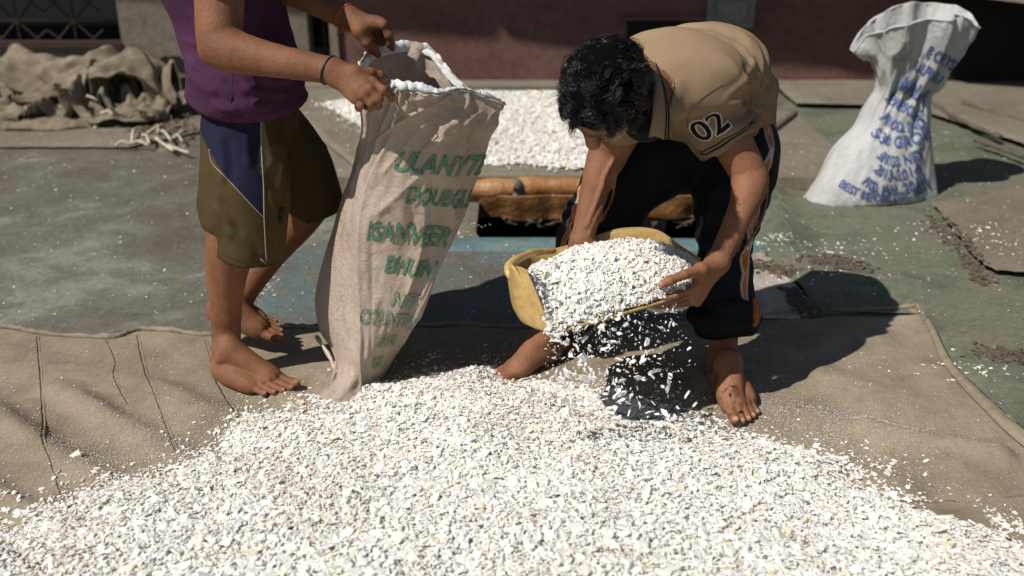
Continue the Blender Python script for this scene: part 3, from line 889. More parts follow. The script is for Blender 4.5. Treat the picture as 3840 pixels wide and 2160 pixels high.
def chips(name, P, Nrm, size, parent=None, seed=1, tilt=.5, flat=True, mat=None, palw=None):
    """one mesh of many shards placed at P with normals Nrm"""
    R = np.random.default_rng(seed); n = len(P)
    kind = R.integers(0, len(PROTO), n)
    Nn = Nrm + R.normal(0, tilt, (n, 3)); Nn /= np.linalg.norm(Nn, axis=1)[:, None]
    t = R.normal(size=(n, 3)); t -= Nn * (t * Nn).sum(1)[:, None]; t /= np.linalg.norm(t, axis=1)[:, None]
    b = np.cross(Nn, t)
    colr = PAL[R.choice(len(PAL), n, p=PALW if palw is None else palw)] * R.uniform(.88, 1.04, (n, 1)) * np.array((.97, .955, .92))
    pt = sstep(vnoise(P, 4.0, 66), .1, .8)[:, None]; colr = colr * (1 - pt * np.array((.04, .045, .06)))
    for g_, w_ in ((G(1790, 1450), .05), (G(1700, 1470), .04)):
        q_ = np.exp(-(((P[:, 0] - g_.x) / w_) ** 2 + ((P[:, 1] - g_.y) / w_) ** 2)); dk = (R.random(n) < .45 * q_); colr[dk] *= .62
    Vs, Fs, Cs = [], [], []; base = 0
    for k, (V, F) in enumerate(PROTO):
        ix = np.where(kind == k)[0]
        if not len(ix): continue
        q = V[None] * size[ix][:, None, None]
        w = P[ix][:, None] + q[..., 0:1] * t[ix][:, None] + q[..., 1:2] * b[ix][:, None] + q[..., 2:3] * Nn[ix][:, None]
        Vs.append(w.reshape(-1, 3)); m = len(V)
        Fs.append((F[None] + (np.arange(len(ix)) * m)[:, None, None] + base).reshape(-1, 3)); base += m * len(ix)
        Cs.append(np.repeat(colr[ix], m, 0))
    me = bpy.data.meshes.new(name)
    me = mesh_np(name, np.concatenate(Vs), np.concatenate(Fs), False)
    color_attr(me, 'chip', np.concatenate(Cs))
    return link(name, me, mat or M['chip'], parent)
# footprint of the heap on the canvas
heap_px = [(-500, 2140), (-120, 2060), (40, 2000), (230, 1915), (330, 1852), (560, 1800), (700, 1745), (820, 1690), (850, 1630), (930, 1590), (1080, 1560), (1250, 1545), (1345, 1508), (1480, 1470), (1650, 1425), (1760, 1402), (1830, 1398), (1900, 1428), (2060, 1470), (2200, 1495), (2360, 1540), (2520, 1580), (2640, 1612), (2760, 1640), (2900, 1690), (3060, 1730), (3180, 1790), (3330, 1880), (3480, 1930), (3700, 1985), (3870, 2050), (4300, 2250)]
HP2 = np.array([(G(*p, TZ).x, G(*p, TZ).y) for p in heap_px])
HPOLY = np.concatenate([HP2, [(1.35, .55), (.8, .25), (-.8, .25), (-1.35, .6)]])
def inpoly(P, poly):
    x, y = P[:, 0], P[:, 1]; c = np.zeros(len(P), bool)
    for (x0, y0), (x1, y1) in zip(poly, np.roll(poly, -1, 0)):
        m = (y0 > y) != (y1 > y)
        c ^= m & (x < (x1 - x0) * (y - y0) / ((y1 - y0) if y1 != y0 else 1e-9) + x0)
    return c
def polydist(P, poly):
    d = np.full(len(P), 9.)
    for a, b in zip(poly, np.roll(poly, -1, 0)):
        q, _ = seg_dist(P[:, :2], a, b); d = np.minimum(d, q)
    return d
def heap_h(P):
    ins = inpoly(P, HPOLY); d = polydist(P, HPOLY)
    h = .150 * (1 - np.exp(-d / .40))
    P3 = np.stack([P[:, 0], P[:, 1], P[:, 0] * 0], 1)
    h = h * (1 + .10 * vnoise(P3, 3.5, 60)) + .008 * vnoise(P3, 9, 61) * sstep(d, 0, .1)
    # trough where a foot has cleared the canvas behind the crest, and the small mound at its left
    for (u, v), hh, w in (((2180, 1590), -.045, .11), ((2330, 1610), -.012, .09), ((1760, 1450), .018, .09), ((1500, 1560), .02, .12)):
        g = G(u, v); h = h + hh * np.exp(-(((P[:, 0] - g.x) / w) ** 2 + ((P[:, 1] - g.y) / (w * .6)) ** 2))
    return np.where(ins, np.maximum(h, -.01), -d * .5), d
def build_heap():
    root = empty('bone_chip_heap', G(1900, 1700)); tag(root, 'wide white heap of dried bone chips spread on the canvas', 'heap')
    lo = np.array((-1.75, .3)); hi = np.array((1.75, HPOLY[:, 1].max() + .02)); st = .014
    nx, ny = ((hi - lo) / st).astype(int)
    gx, gy = np.meshgrid(np.linspace(lo[0], hi[0], nx), np.linspace(lo[1], hi[1], ny)); P = np.stack([gx.ravel(), gy.ravel()], 1)
    h, d = heap_h(P); V = np.concatenate([P, (TZ + h)[:, None]], 1)
    V[:, 2] += tarp_h(V) * sstep(h, .1, 0)
    V[:, 2] -= .006
    keep = (h > -.012).reshape(ny, nx); F = []
    idx = np.arange(nx * ny).reshape(ny, nx)
    k4 = keep[:-1, :-1] & keep[1:, :-1] & keep[:-1, 1:] & keep[1:, 1:]
    F = np.stack([idx[:-1, :-1][k4], idx[:-1, 1:][k4], idx[1:, 1:][k4], idx[1:, :-1][k4]], 1)
    o = link('chip_bed', mesh_np('chip_bed', V, F), plain('chip_bed', (.74, .72, .68), .9, scale=120, var=.3), root)
    R = np.random.default_rng(77)
    n = 235000
    P = np.stack([R.uniform(-1.6, 1.6, n), R.uniform(1.12, hi[1], n)], 1)
    # thin the parts outside the view
    P = P[(np.abs(P[:, 0]) < .20 + .56 * P[:, 1])]
    h, d = heap_h(P); ok = (h > .0) & (R.random(len(P)) < np.clip(.35 + h / .03, .35, 1.0)); P = P[ok]; h = h[ok]
    e = .004
    gx = (heap_h(P + (e, 0))[0] - h) / e; gy = (heap_h(P + (0, e))[0] - h) / e
    Nn = np.stack([-np.clip(gx, -1, 1), -np.clip(gy, -1, 1), np.ones(len(P))], 1); Nn /= np.linalg.norm(Nn, axis=1)[:, None]
    Z = TZ + h + R.uniform(-.003, .007, len(P)); V = np.concatenate([P, Z[:, None]], 1)
    V[:, 2] += tarp_h(V) * sstep(h, .1, 0)
    size = np.clip(R.lognormal(math.log(.0104), .52, len(P)) * (1 + .28 * vnoise(V, 5.5, 67)), .0035, .040)
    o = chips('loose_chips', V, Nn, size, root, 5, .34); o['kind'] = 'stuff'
    print('heap chips', len(P))
build_heap()
# chips and dust strewn round the heap, over canvas and sheets
def strew():
    R = np.random.default_rng(31); Ps = []; S = []
    def put(P, size, z=None):
        P = np.asarray(P); zz = TZ + tarp_h(np.concatenate([P, P[:, :1] * 0], 1)) + .002 if z is None else np.full(len(P), z)
        Ps.append(np.concatenate([P, zz[:, None]], 1)); S.append(size)
    edge = HP2[1:-1]
    seg = np.linalg.norm(np.diff(edge, axis=0), axis=1); cum = np.cumsum(seg) / seg.sum()
    def along(n, spread):
        k = np.searchsorted(cum, R.random(n)); k = np.clip(k, 0, len(edge) - 2); t = R.random(n)[:, None]
        p = edge[k] * (1 - t) + edge[k + 1] * t
        return p + np.stack([R.normal(0, spread * .6, n), np.abs(R.normal(0, spread, n))], 1)
    put(along(2600, .030), R.lognormal(math.log(.010), .4, 2600))
    put(along(900, .10), R.lognormal(math.log(.0075), .4, 900))
    put(along(9000, .14), R.uniform(.0012, .0030, 9000))
    g = G(3050, 1660); put(np.stack([R.normal(g.x, .16, 6500), R.normal(g.y, .10, 6500)], 1), R.uniform(.0012, .0032, 6500))
    g = G(560, 1700); put(np.stack([R.normal(g.x, .20, 5000), R.normal(g.y, .10, 5000)], 1), R.uniform(.0012, .0030, 5000))
    for (u_, v_), n_, s_ in (((2160, 1520), 900, .085), ((2320, 1570), 700, .09), ((2060, 1490), 500, .06)):
        g = G(u_, v_); put(np.stack([R.normal(g.x, s_, n_), R.normal(g.y, s_ * .45, n_)], 1), R.lognormal(math.log(.0095), .45, n_))
    g = G(3000, 1780); put(np.stack([R.normal(g.x, .16, 70), R.normal(g.y, .05, 70)], 1), R.uniform(.006, .022, 70))
    g = G(60, 1960); put(np.stack([R.normal(g.x, .08, 60), R.normal(g.y, .06, 60)], 1), R.uniform(.008, .026, 60))
    yfar = 2.72
    P = np.stack([R.uniform(-1.7, 1.7, 1200), R.uniform(1.9, yfar, 1200)], 1); P = P[P[:, 1] < 2.62]; put(P, R.uniform(.002, .007, len(P)))
    # farther out on the sheets, thinning away
    for n, a, b, sz in ((1500, 2.8, 4.0, (.002, .007)), (330, 2.8, 4.0, (.006, .013)), (700, 4.0, 5.6, (.006, .014))):
        P = np.stack([R.uniform(-2.6, 2.6, n), R.uniform(a, b, n)], 1); P = P[(np.abs(P[:, 0]) < .2 + .55 * P[:, 1])]
        P = P[~((P[:, 0] > -.3) & (P[:, 0] < 1.05) & (P[:, 1] > 3.45) & (P[:, 1] < 5.3))]
        put(P, R.uniform(*sz, len(P)), .030 if a < 4 else .060)
        # keep them on the surface they lie on
    for (u, v), n, sx, sy in (((3120, 960), 90, .16, .05), ((2950, 1075), 60, .10, .05), ((2900, 940), 60, .05, .03), ((3650, 930), 90, .10, .12), ((1700, 870), 60, .05, .10), ((990, 1090), 60, .02, .06), ((3690, 1410), 60, .10, .05)):
        g = G(u, v); put(np.stack([R.normal(g.x, sx, n), R.normal(g.y, sy, n)], 1), R.uniform(.004, .016, n), .045)
    P = np.concatenate(Ps); S_ = np.concatenate(S)
    bpy.context.view_layer.update(); dg = bpy.context.evaluated_depsgraph_get(); out = []
    for k in range(len(P)):
        if P[k, 1] > 2.70 or P[k, 0] > 1.0:
            hit = scene.ray_cast(dg, Vector((P[k, 0], P[k, 1], .16)), Vector((0, 0, -1)))
            if hit[0] and hit[1].z > -.05: P[k, 2] = hit[1].z + .0012
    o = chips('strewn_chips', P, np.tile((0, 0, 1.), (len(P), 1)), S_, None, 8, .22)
    tag(o, 'small white chips and dust strewn over canvas and sheets', 'chips', kind='stuff')
strew()
# heap on the drying platform
def back_heap():
    R = np.random.default_rng(12); root = empty('drying_chip_layer', (0.15, 4.7, PTOP)); tag(root, 'pale layer of bone chips drying on the platform behind', 'heap')
    poly = np.array([(p.x, p.y) for p in (G(1200, 395, PTOP), G(1420, 355, PTOP), G(2000, 352, PTOP), G(2500, 350, PTOP), G(2640, 420, PTOP), G(2620, 560, PTOP), G(2430, 640, PTOP), G(2180, 642, PTOP), G(1960, 622, PTOP), G(1760, 618, PTOP), G(1500, 600, PTOP), G(1380, 500, PTOP))])
    def hh(P):
        d = polydist(P, poly); return .035 * (1 - np.exp(-d / .12)) + .006 * vnoise(np.concatenate([P, P[:, :1] * 0], 1), 6, 3), d
    lo, hi = poly.min(0), poly.max(0); nx, ny = 90, 70
    gx, gy = np.meshgrid(np.linspace(lo[0], hi[0], nx), np.linspace(lo[1], hi[1], ny)); P = np.stack([gx.ravel(), gy.ravel()], 1)
    h, d = hh(P); ins = inpoly(P, poly); V = np.concatenate([P, (PTOP + np.where(ins, h, -.02))[:, None]], 1)
    idx = np.arange(nx * ny).reshape(ny, nx); k = ins.reshape(ny, nx); k4 = k[:-1, :-1] & k[1:, :-1] & k[:-1, 1:] & k[1:, 1:]
    F = np.stack([idx[:-1, :-1][k4], idx[:-1, 1:][k4], idx[1:, 1:][k4], idx[1:, :-1][k4]], 1)
    link('chip_bed', mesh_np('chip_bed', V, F), bpy.data.materials['chip_bed'], root)
    n = 26000; P = np.stack([R.uniform(lo[0] - .05, hi[0] + .05, n), R.uniform(lo[1] - .05, hi[1] + .05, n)], 1)
    h, d = hh(P); ins = inpoly(P, poly); ok = ins | ((d < .07) & (R.random(n) < .10)); P = P[ok]; h = np.where(ins[ok], h[ok], 0)
    V = np.concatenate([P, (PTOP + .006 + h + R.uniform(0, .008, len(P)))[:, None]], 1)
    o = chips('loose_chips', V, np.tile((0, 0, 1.), (len(P), 1)), np.clip(R.lognormal(math.log(.017), .35, len(P)), .008, .04), root, 6, .6); o['kind'] = 'stuff'
back_heap()
# ------------------------------------------------------------------ people
FOOT = dict(
    balls=[(.176, .030, .020, .0185), (.180, .011, .019, .0145), (.174, -.006, .017, .0135), (.164, -.021, .0155, .0125), (.150, -.034, .014, .0125)],
    mids=[(.212, .033, .0155, .0125), (.216, .0130, .0165, .0088), (.206, -.0055, .0155, .0085), (.192, -.0215, .0140, .0082), (.176, -.036, .0125, .0082)],
    tips=[(.240, .0335, .0135, .0128), (.239, .0140, .0100, .0088), (.229, -.0055, .0098, .0084), (.214, -.0230, .0095, .0080), (.196, -.0390, .0092, .0080)])
def foot(s, heel, fwd, inner, shin_p, shin_r, scale=1.0, up=None, toes=None):
    """heel = point under the heel, fwd = toe direction, inner = big-toe side; joins the shin at shin_p"""
    f = Vector(fwd).normalized(); l = Vector(inner); l = (l - f * l.dot(f)).normalized()
    u = f.cross(l); u = u if u.z > 0 else -u
    if up is not None and u.dot(Vector(up)) < 0: u = -u
    heel = Vector(heel)
    def P(x, y, z): return heel + (f * x + l * y + u * z) * scale
    k = scale
    ank = P(.062, 0, .088)
    s.cone(P(.030, 0, .030), P(.036, .002, .040), .0275 * k, .026 * k, .012)
    s.cone(P(.030, 0, .045), ank, .0225 * k, .0275 * k, .02)
    s.cone(shin_p, ank, shin_r, .0280 * k, .03)
    s.ball(P(.060, .027, .080), .0115 * k, .012); s.ball(P(.052, -.028, .070), .0115 * k, .012)
    s.limb([P(.060, .004, .080), P(.105, .008, .060), P(.150, .014, .036), P(.176, .012, .024)], [(0, .028 * k), (.5, .0225 * k), (1, .015 * k)], .018)
    s.limb([P(.040, -.012, .030), P(.09, -.024, .026), P(.150, -.032, .016)], [(0, .024 * k), (.6, .020 * k), (1, .0130 * k)], .02)
    s.limb([P(.040, .010, .032), P(.10, .022, .040), P(.172, .028, .022)], [(0, .024 * k), (.5, .020 * k), (1, .0175 * k)], .02)
    marks = []
    T = toes or {}
    for i in range(5):
        b, m, t = FOOT['balls'][i], FOOT['mids'][i], FOOT['tips'][i]
        dz = T.get(i, 0)
        s.cone(P(.115, .006 - .007 * i, .040 - .004 * i), P(*b[:3]), .0145 * k, b[3] * k, .010)
        s.cone(P(*b[:3]), P(m[0], m[1], m[2] + dz * .6), b[3] * k * .92, m[3] * k, .004)
        s.cone(P(m[0], m[1], m[2] + dz * .6), P(t[0], t[1], t[2] + dz), m[3] * k, t[3] * k, .0025)
        # tendon ridge over the metatarsal
        s.cone(P(.12, .008 - .008 * i, .062 - .009 * i), P(b[0] + .012, b[1], b[2] + b[3] * .95), .0030 * k, .0034 * k, .009)
        marks.append((P(t[0] + t[3] * .35, t[1], t[2] + dz + t[3] * .80), t[3] * k * .62))
    return marks
def finger(s, pts, r0, r1, k=.004):
    pts = [Vector(p) for p in pts]; n = len(pts)
    for i in range(n - 1):
        ra = r0 + (r1 - r0) * i / (n - 1); rb = r0 + (r1 - r0) * (i + 1) / (n - 1)
        s.cone(pts[i], pts[i + 1], ra, rb, k)
        if 0 < i: s.ball(pts[i], ra * 1.10, .005)
def hand(s, wrist, mcps, fingers, thumb, rw=.021, k=1.0, arm=None):
    """palm from the wrist to four knuckles, four fingers (each a list of joints after the knuckle) and a thumb"""
    wrist = Vector(wrist); marks = []
    m = [Vector(p) for p in mcps]
    if arm is not None: s.cone(arm, wrist, rw * 1.05, rw, .02)
    for i, p in enumerate(m):
        c = wrist.lerp(m[1].lerp(m[2], .5), .22) + (p - m[1].lerp(m[2], .5)) * .42
        s.cone(wrist, c, rw * .92, .0150 * k, .016)
        s.cone(c, p, .0150 * k, .0110 * k, .012)
        s.ball(p, .0112 * k, .006)
        if i < 3:
            s.cone(c.lerp(p, .25), m[i + 1].lerp(c, .25), .0105 * k, .0105 * k, .012)
    for i in range(3): s.cone(m[i].lerp(wrist, .15), m[i + 1].lerp(wrist, .15), .0100 * k, .0100 * k, .008)
    rr = [(.0098, .0076), (.0100, .0078), (.0095, .0074), (.0084, .0066)]
    for i in range(4):
        finger(s, [m[i]] + list(fingers[i]), rr[i][0] * k, rr[i][1] * k, .0030)
        marks.append((Vector(fingers[i][-1]), rr[i][1] * k))
    th = [Vector(p) for p in thumb]
    s.cone(wrist.lerp(th[0], .3), th[0], .017 * k, .0155 * k, .016)
    s.cone(th[0], m[0].lerp(wrist, .3), .012 * k, .010 * k, .016)
    s.cone(th[0], th[1], .0155 * k, .0118 * k, .008)
    finger(s, th[1:], .0118 * k, .0086 * k, .004)
    marks.append((th[-1], .0086 * k))
    return marks
def head(s, c, f, u, k=1.0, neck=None):
    """skull with face: c = centre of the head, f = where the face looks, u = crown direction"""
    f = Vector(f).normalized(); u = Vector(u); u = (u - f * u.dot(f)).normalized(); l = u.cross(f)
    def P(x, y, z): return Vector(c) + (f * x + l * y + u * z) * k
    s.ell(P(-.008, 0, .025), (f, l, u), (.097 * k, .077 * k, .088 * k), .02)
    s.ell(P(.020, 0, -.045), (f, l, u), (.068 * k, .060 * k, .072 * k), .03)
    s.cone(P(.060, .018, -.098), P(.060, -.018, -.098), .022 * k, .022 * k, .02)
    for q in (-1, 1):
        s.cone(P(-.005, q * .052, -.075), P(.052, q * .022, -.100), .019 * k, .019 * k, .02)
        s.cone(P(.070, q * .034, -.020), P(.050, q * .055, -.022), .018 * k, .015 * k, .015)
        s.cone(P(.084, q * .012, .020), P(.070, q * .048, .020), .011 * k, .010 * k, .012)
        s.ball(P(.082, q * .032, .002), .0125 * k, .004)
        s.ball(P(.098, q * .011, -.042), .0105 * k, .006)
        # ear: rim, lobe and bowl
        ring = [P(-.012 - .018 * math.cos(a), q * (.076 + .010 * (1 - math.cos(a)) * .5 + .004), -.008 + .030 * math.sin(a)) for a in np.linspace(-1.5, 2.4, 9)]
        s.chain([(p, .0052 * k) for p in ring], .004)
        s.ell(P(-.010, q * .077, -.008), (f, l, u), (.015 * k, .007 * k, .024 * k), .006)
        s.ball(P(.000, q * .076, -.036), .0078 * k, .006)
    s.limb([P(.090, 0, .016), P(.104, 0, -.012), P(.117, 0, -.038)], [(0, .010 * k), (.5, .0105 * k), (1, .0135 * k)], .009)
    s.cone(P(.096, .014, -.068), P(.096, -.014, -.068), .0075 * k, .0075 * k, .005)
    s.cone(P(.093, .012, -.079), P(.093, -.012, -.079), .0082 * k, .0082 * k, .004)
    if neck is not None:
        s.cone(P(-.025, 0, -.055), neck, .052 * k, .055 * k, .03)
    return f, l, u, P

def dress(name, s, mat, parent, wr=None, it=2, attr=None, folds=None):
    """garment from an implicit volume: relax, wrinkle along the normal, colour by attr(V, N)"""
    V, F = s.mesh(); V = relax(V, F, it)
    if wr is not None:
        Nn = vnormals(V, F); w = wr(V, Nn)
        if folds is not None: w = w + creases(V, F, *folds)
        V = V + Nn * w[:, None]
    me = mesh_np(name, V, F)
    if attr is not None: color_attr(me, 'cloth', attr(V, vnormals(V, F)))
    o = link(name, me, mat, parent)
    return o, V, F
def creases(V, F, lines, Y, depth=.006, width=.009):
    """sharp cloth folds: a raised fold with a furrow beside it along lines drawn on the garment"""
    b = bvh_of(V, F); w = np.zeros(len(V))
    for k, pp in enumerate(lines):
        P = [tuple(p) for p in seen_surface(b, spline([tuple(W(u, v, Y)) for u, v in pp], 12), 0)]
        best = np.full(len(V), 9.); tt = np.zeros(len(V))
        for i, (p, q) in enumerate(zip(P[:-1], P[1:])):
            d, t = seg_dist(V, p, q); m = d < best; best[m] = d[m]; tt[m] = (i + t[m]) / (len(P) - 1)
        side = (V - np.array(P[len(P) // 2])) @ np.cross(np.array(P[-1]) - np.array(P[0]), np.array((0, 1., .3)))
        fade = sstep(tt, 0, .25) * sstep(1 - tt, 0, .25); s_ = np.where(side > 0, 1., -1.)
        w += depth * fade * (np.exp(-(best / width) ** 2) - .8 * np.exp(-((best - width * 1.9) / width) ** 2) * (s_ > 0))
    return w
def bvh_of(V, F):
    return BVHTree.FromPolygons([tuple(p) for p in V], [tuple(int(i) for i in f) for f in F])
def text_mesh(txt, size, bold=0.0, subdiv=0.012, shear=0.0, sx=1.0, outline=False):
    cu = bpy.data.curves.new("txt", 'FONT'); cu.body = txt; cu.size = size; cu.offset = bold; cu.shear = shear
    cu.align_x = 'CENTER'; cu.align_y = 'CENTER'; cu.resolution_u = 3
    o = bpy.data.objects.new("txt", cu); col.objects.link(o)
    dg = bpy.context.evaluated_depsgraph_get(); me = bpy.data.meshes.new_from_object(o.evaluated_get(dg))
    bpy.data.objects.remove(o); bpy.data.curves.remove(cu)
    bm = bmesh.new(); bm.from_mesh(me); bpy.data.meshes.remove(me)
    bmesh.ops.remove_doubles(bm, verts=bm.verts, dist=1e-5)
    bmesh.ops.triangulate(bm, faces=bm.faces)
    for _ in range(6):
        es = [e for e in bm.edges if e.calc_length() > subdiv]
        if not es: break
        bmesh.ops.subdivide_edges(bm, edges=es, cuts=1)
        bmesh.ops.triangulate(bm, faces=bm.faces)
    bm.verts.index_update()
    V = np.array([[v.co.x * sx, v.co.y] for v in bm.verts]); F = np.array([[v.index for v in f.verts] for f in bm.faces])
    bm.free()
    return V, F
def decal(name, bvh, V2, F, origin, right, up, mat, parent, off=0.0015, back=0.12):
    """lay flat artwork V2 on a surface: shoot each vertex along the artwork's normal"""
    r = Vector(right).normalized(); u = Vector(up); u = (u - r * u.dot(r)).normalized(); n = r.cross(u)
    out = []
    for x, y in V2:
        p = Vector(origin) + r * x + u * y
        hit = bvh.ray_cast(p + n * back, -n, 3 * back)
        if hit[0] is None: hit = bvh.find_nearest(p)
        nn = hit[1] if hit[1].dot(n) > 0 else -hit[1]
        out.append(hit[0] + nn * off)
    return link(name, mesh_np(name, np.array([tuple(p) for p in out]), F, True), mat, parent)
def seen_surface(bvh, pts, off=0.001):
    """the first point of the surface met on the sight line through each given point"""
    eye = Vector((0, 0, CAM_H)); o = []
    for p in pts:
        d = (Vector(p) - eye).normalized(); q, n, _, _ = bvh.ray_cast(eye, d, 8)
        if q is None: q, n, _, _ = bvh.find_nearest(Vector(p))
        o.append(q + (n if n.dot(d) < 0 else -n) * off)
    return o
def on_surface(bvh, pts, off=0.001):
    o = []
    for p in pts:
        q, n, _, _ = bvh.find_nearest(Vector(p)); o.append(q + n * off)
    return o
def hairdo(name, c, f, l, u, parent, n=2200, k=1.0, seed=3, cover=None, length=.05, rr=(.086, .076, .088)):
    """curly locks: small clumps of bent tubes rooted on the skull"""
    R = np.random.default_rng(seed); mb_v = []; mb_f = []
    f, l, u = map(lambda a: np.array(a, float), (f, l, u)); c = np.array(c, float)
    base = 0
    ns, nk = 9, 3
    clumps = R.normal(size=(230, 3)); clumps /= np.linalg.norm(clumps, axis=1)[:, None]
    cphase = R.uniform(0, 6.28, 230); cdir = R.normal(size=(230, 3)); crad = R.uniform(.007, .016, 230)
    made = 0
    while made < n:
        q = R.normal(size=3); q /= np.linalg.norm(q)
        if not cover(q): continue
        ci = int(np.argmax(clumps @ q)); made += 1
        ctr = clumps[ci]
        loc = np.array([q[0] * .100, q[1] * .079, q[2] * .091 + .025]) * k
        root = c + f * (loc[0] - .008 * k) + l * loc[1] + u * loc[2]
        nrm = f * q[0] + l * q[1] + u * q[2]
        cd = f * cdir[ci][0] + l * cdir[ci][1] + u * cdir[ci][2]
        tan = cd - nrm * (cd @ nrm); tan /= np.linalg.norm(tan) + 1e-9
        bit = np.cross(nrm, tan)
        L = length * (R.uniform(.6, 1.25) if R.random() > .03 else R.uniform(1.3, 1.9)); turns = R.uniform(.75, 1.25); ph = cphase[ci] + R.normal() * .25; cr = crad[ci] * R.uniform(.7, 1.3)
        pts = []
        pull = (f * ctr[0] * .1 + l * ctr[1] * .079 + u * ctr[2] * .091) * k + c - root
        for j in range(ns):
            t = j / (ns - 1)
            a = ph + turns * 6.28 * t
            p = root + nrm * (.20 * L * math.sin(t * 1.9) + .003) + tan * (L * .85 * t) + pull * .42 * t \
                + (nrm * math.cos(a) + bit * math.sin(a)) * cr * t ** .7 + np.array([0, 0, -.012]) * t * t
            pts.append(p)
        pts = np.array(pts); r0 = R.uniform(.0006, .0013) * k * (.7 if R.random() < .08 else 1)
        tg = np.gradient(pts, axis=0); tg /= np.linalg.norm(tg, axis=1)[:, None] + 1e-9
        s1 = np.cross(tg, nrm + 1e-3); s1 /= np.linalg.norm(s1, axis=1)[:, None] + 1e-9
        s2 = np.cross(tg, s1)
        for j in range(ns):
            r = r0 * (1 - .8 * (j / (ns - 1)) ** 2)
            for a in range(nk):
                an = 6.283 * a / nk
                mb_v.append(pts[j] + (s1[j] * math.cos(an) + s2[j] * math.sin(an)) * r)
        b0 = base
        for j in range(ns - 1):
            for a in range(nk):
                a2 = (a + 1) % nk
                mb_f.append((b0 + j * nk + a, b0 + j * nk + a2, b0 + (j + 1) * nk + a2, b0 + (j + 1) * nk + a))
        base += ns * nk
    return link(name, mesh_np(name, np.array(mb_v), np.array(mb_f)), M['hair'], parent)
def skin_mesh(name, s, mat, parent, nails=(), tint=None, it=1):
    V, F = s.mesh(); V = relax(V, F, it, .4)
    C = np.ones((len(V), 3))
    if tint is not None: C = tint(V, C)
    for p, r in nails:
        d = np.linalg.norm(V - np.array(p), axis=1); m = sstep(d, r * 1.15, r * .75)[:, None]
        C = C * (1 - m) + np.array((1.75, 2.35, 3.0)) * m
    me = mesh_np(name, V, F); color_attr(me, 'tint', C)
    return link(name, me, mat, parent), V, F
HB = 0.0034
# ---- the person holding the sack open (cropped by the frame above the chest, built whole)
boy = empty('person', G(900, 1480))
tag(boy, 'barefoot person in purple shirt and olive shorts holding the brown sack open', 'person')
bf = Vector((.84, -.54, 0)).normalized(); bl = Vector((.54, .84, 0)).normalized()      # facing, own left
b_pelvis = W(935, 400, 2.54)
rhip = W(905, 450, 2.455); lhip = W(985, 440, 2.62)
rknee = W(868, 905, 2.40); rank = W(848, 1330, 2.42)
lknee = W(1150, 775, 2.68); lank = W(893, 1120, 2.62)
b_waist = b_pelvis + Vector((-.015, .0, .14)); b_chest = b_pelvis + Vector((-.035, 0, .33)); b_neck = b_pelvis + Vector((-.005, -.01, .47))
rsh = Vector((-.645, 2.375, b_pelvis.z + .43)); lsh = Vector((-.500, 2.63, b_pelvis.z + .43))
relb = W(822, 178, 2.28); rwri = W(1248, 266, 2.19)
lelb = W(985, -95, 2.60); lwri = W(1315, 72, 2.50)
s = SDF((-1.02, 2.02, -.02), (-.12, 2.90, b_pelvis.z + .80), HB)
s.eseg(b_pelvis, b_waist, bl, .122, .085, .112, .078, .05)
s.eseg(b_waist, b_chest, bl, .120, .085, .150, .095, .05)
s.eseg(b_chest, b_neck, bl, .140, .085, .07, .06, .05)
s.cone(rsh, lsh, .052, .052, .05)
# legs
s.limb([rhip, rhip.lerp(rknee, .5), rknee], [(0, .078), (.6, .066), (1, .052)], .03)
s.limb([rknee, rknee.lerp(rank, .33) + bf * -.012, rank], [(0, .049), (.30, .0515), (.65, .038), (1, .0300)], .02, 12)
s.limb([lhip, lhip.lerp(lknee, .5), lknee], [(0, .088), (.6, .068), (1, .052)], .03)
s.limb([lknee, lknee.lerp(lank, .35) + Vector((-.012, 0, -.006)), lank], [(0, .051), (.30, .0545), (.65, .041), (1, .033)], .02, 12)
rheel = G(808, 1418, .022); rheel.z = tarp_top(rheel.x + .1, rheel.y - .05)
ff = (G(1105, 1498, .022) - G(806, 1420, .022)); ff.z = 0; ff.normalize()
bn = foot(s, rheel + Vector((0, 0, .002)), ff, Vector((-ff.y, ff.x, 0)), rank, .0300, 1.02)
lheel = W(783, 1185, 2.62); lfw = (W(1085, 1262, 2.56) - W(783, 1185, 2.62)).normalized()
bn += foot(s, lheel, lfw, Vector((.05, -.90, -.30)), lank, .033, .98, up=(0, 0, 1), toes={})
# near arm and hand
s.limb([rsh, rsh.lerp(relb, .5) + Vector((-.006, 0, 0)), relb], [(0, .050), (.45, .046), (.85, .040), (1, .039)], .03, 10)
s.limb([relb, relb.lerp(rwri, .35) + Vector((0, 0, -.004)), rwri], [(0, .040), (.22, .0435), (.6, .034), (1, .0245)], .015, 12)
s.ball(relb + Vector((-.018, .004, -.012)), .024, .02)
Yh = 2.16
mc = [W(1398, 308, Yh + .005), W(1386, 334, Yh - .012), W(1362, 356, Yh - .018), W(1332, 372, Yh - .012)]
fg = [[W(1440, 338, Yh - .012), W(1466, 358, Yh + .004), W(1470, 375, Yh + .018)],
      [W(1421, 372, Yh - .020), W(1418, 396, Yh + .004), W(1400, 398, Yh + .026)],
      [W(1392, 388, Yh - .024), W(1388, 404, Yh + .002), W(1372, 402, Yh + .026)],
      [W(1352, 396, Yh - .018), W(1346, 406, Yh + .004), W(1338, 400, Yh + .024)]]
bn += hand(s, rwri, mc, fg, [W(1330, 275, Yh + .016), W(1390, 272, Yh + .030), W(1424, 284, Yh + .040), W(1440, 296, Yh + .046)], .0235, .98)
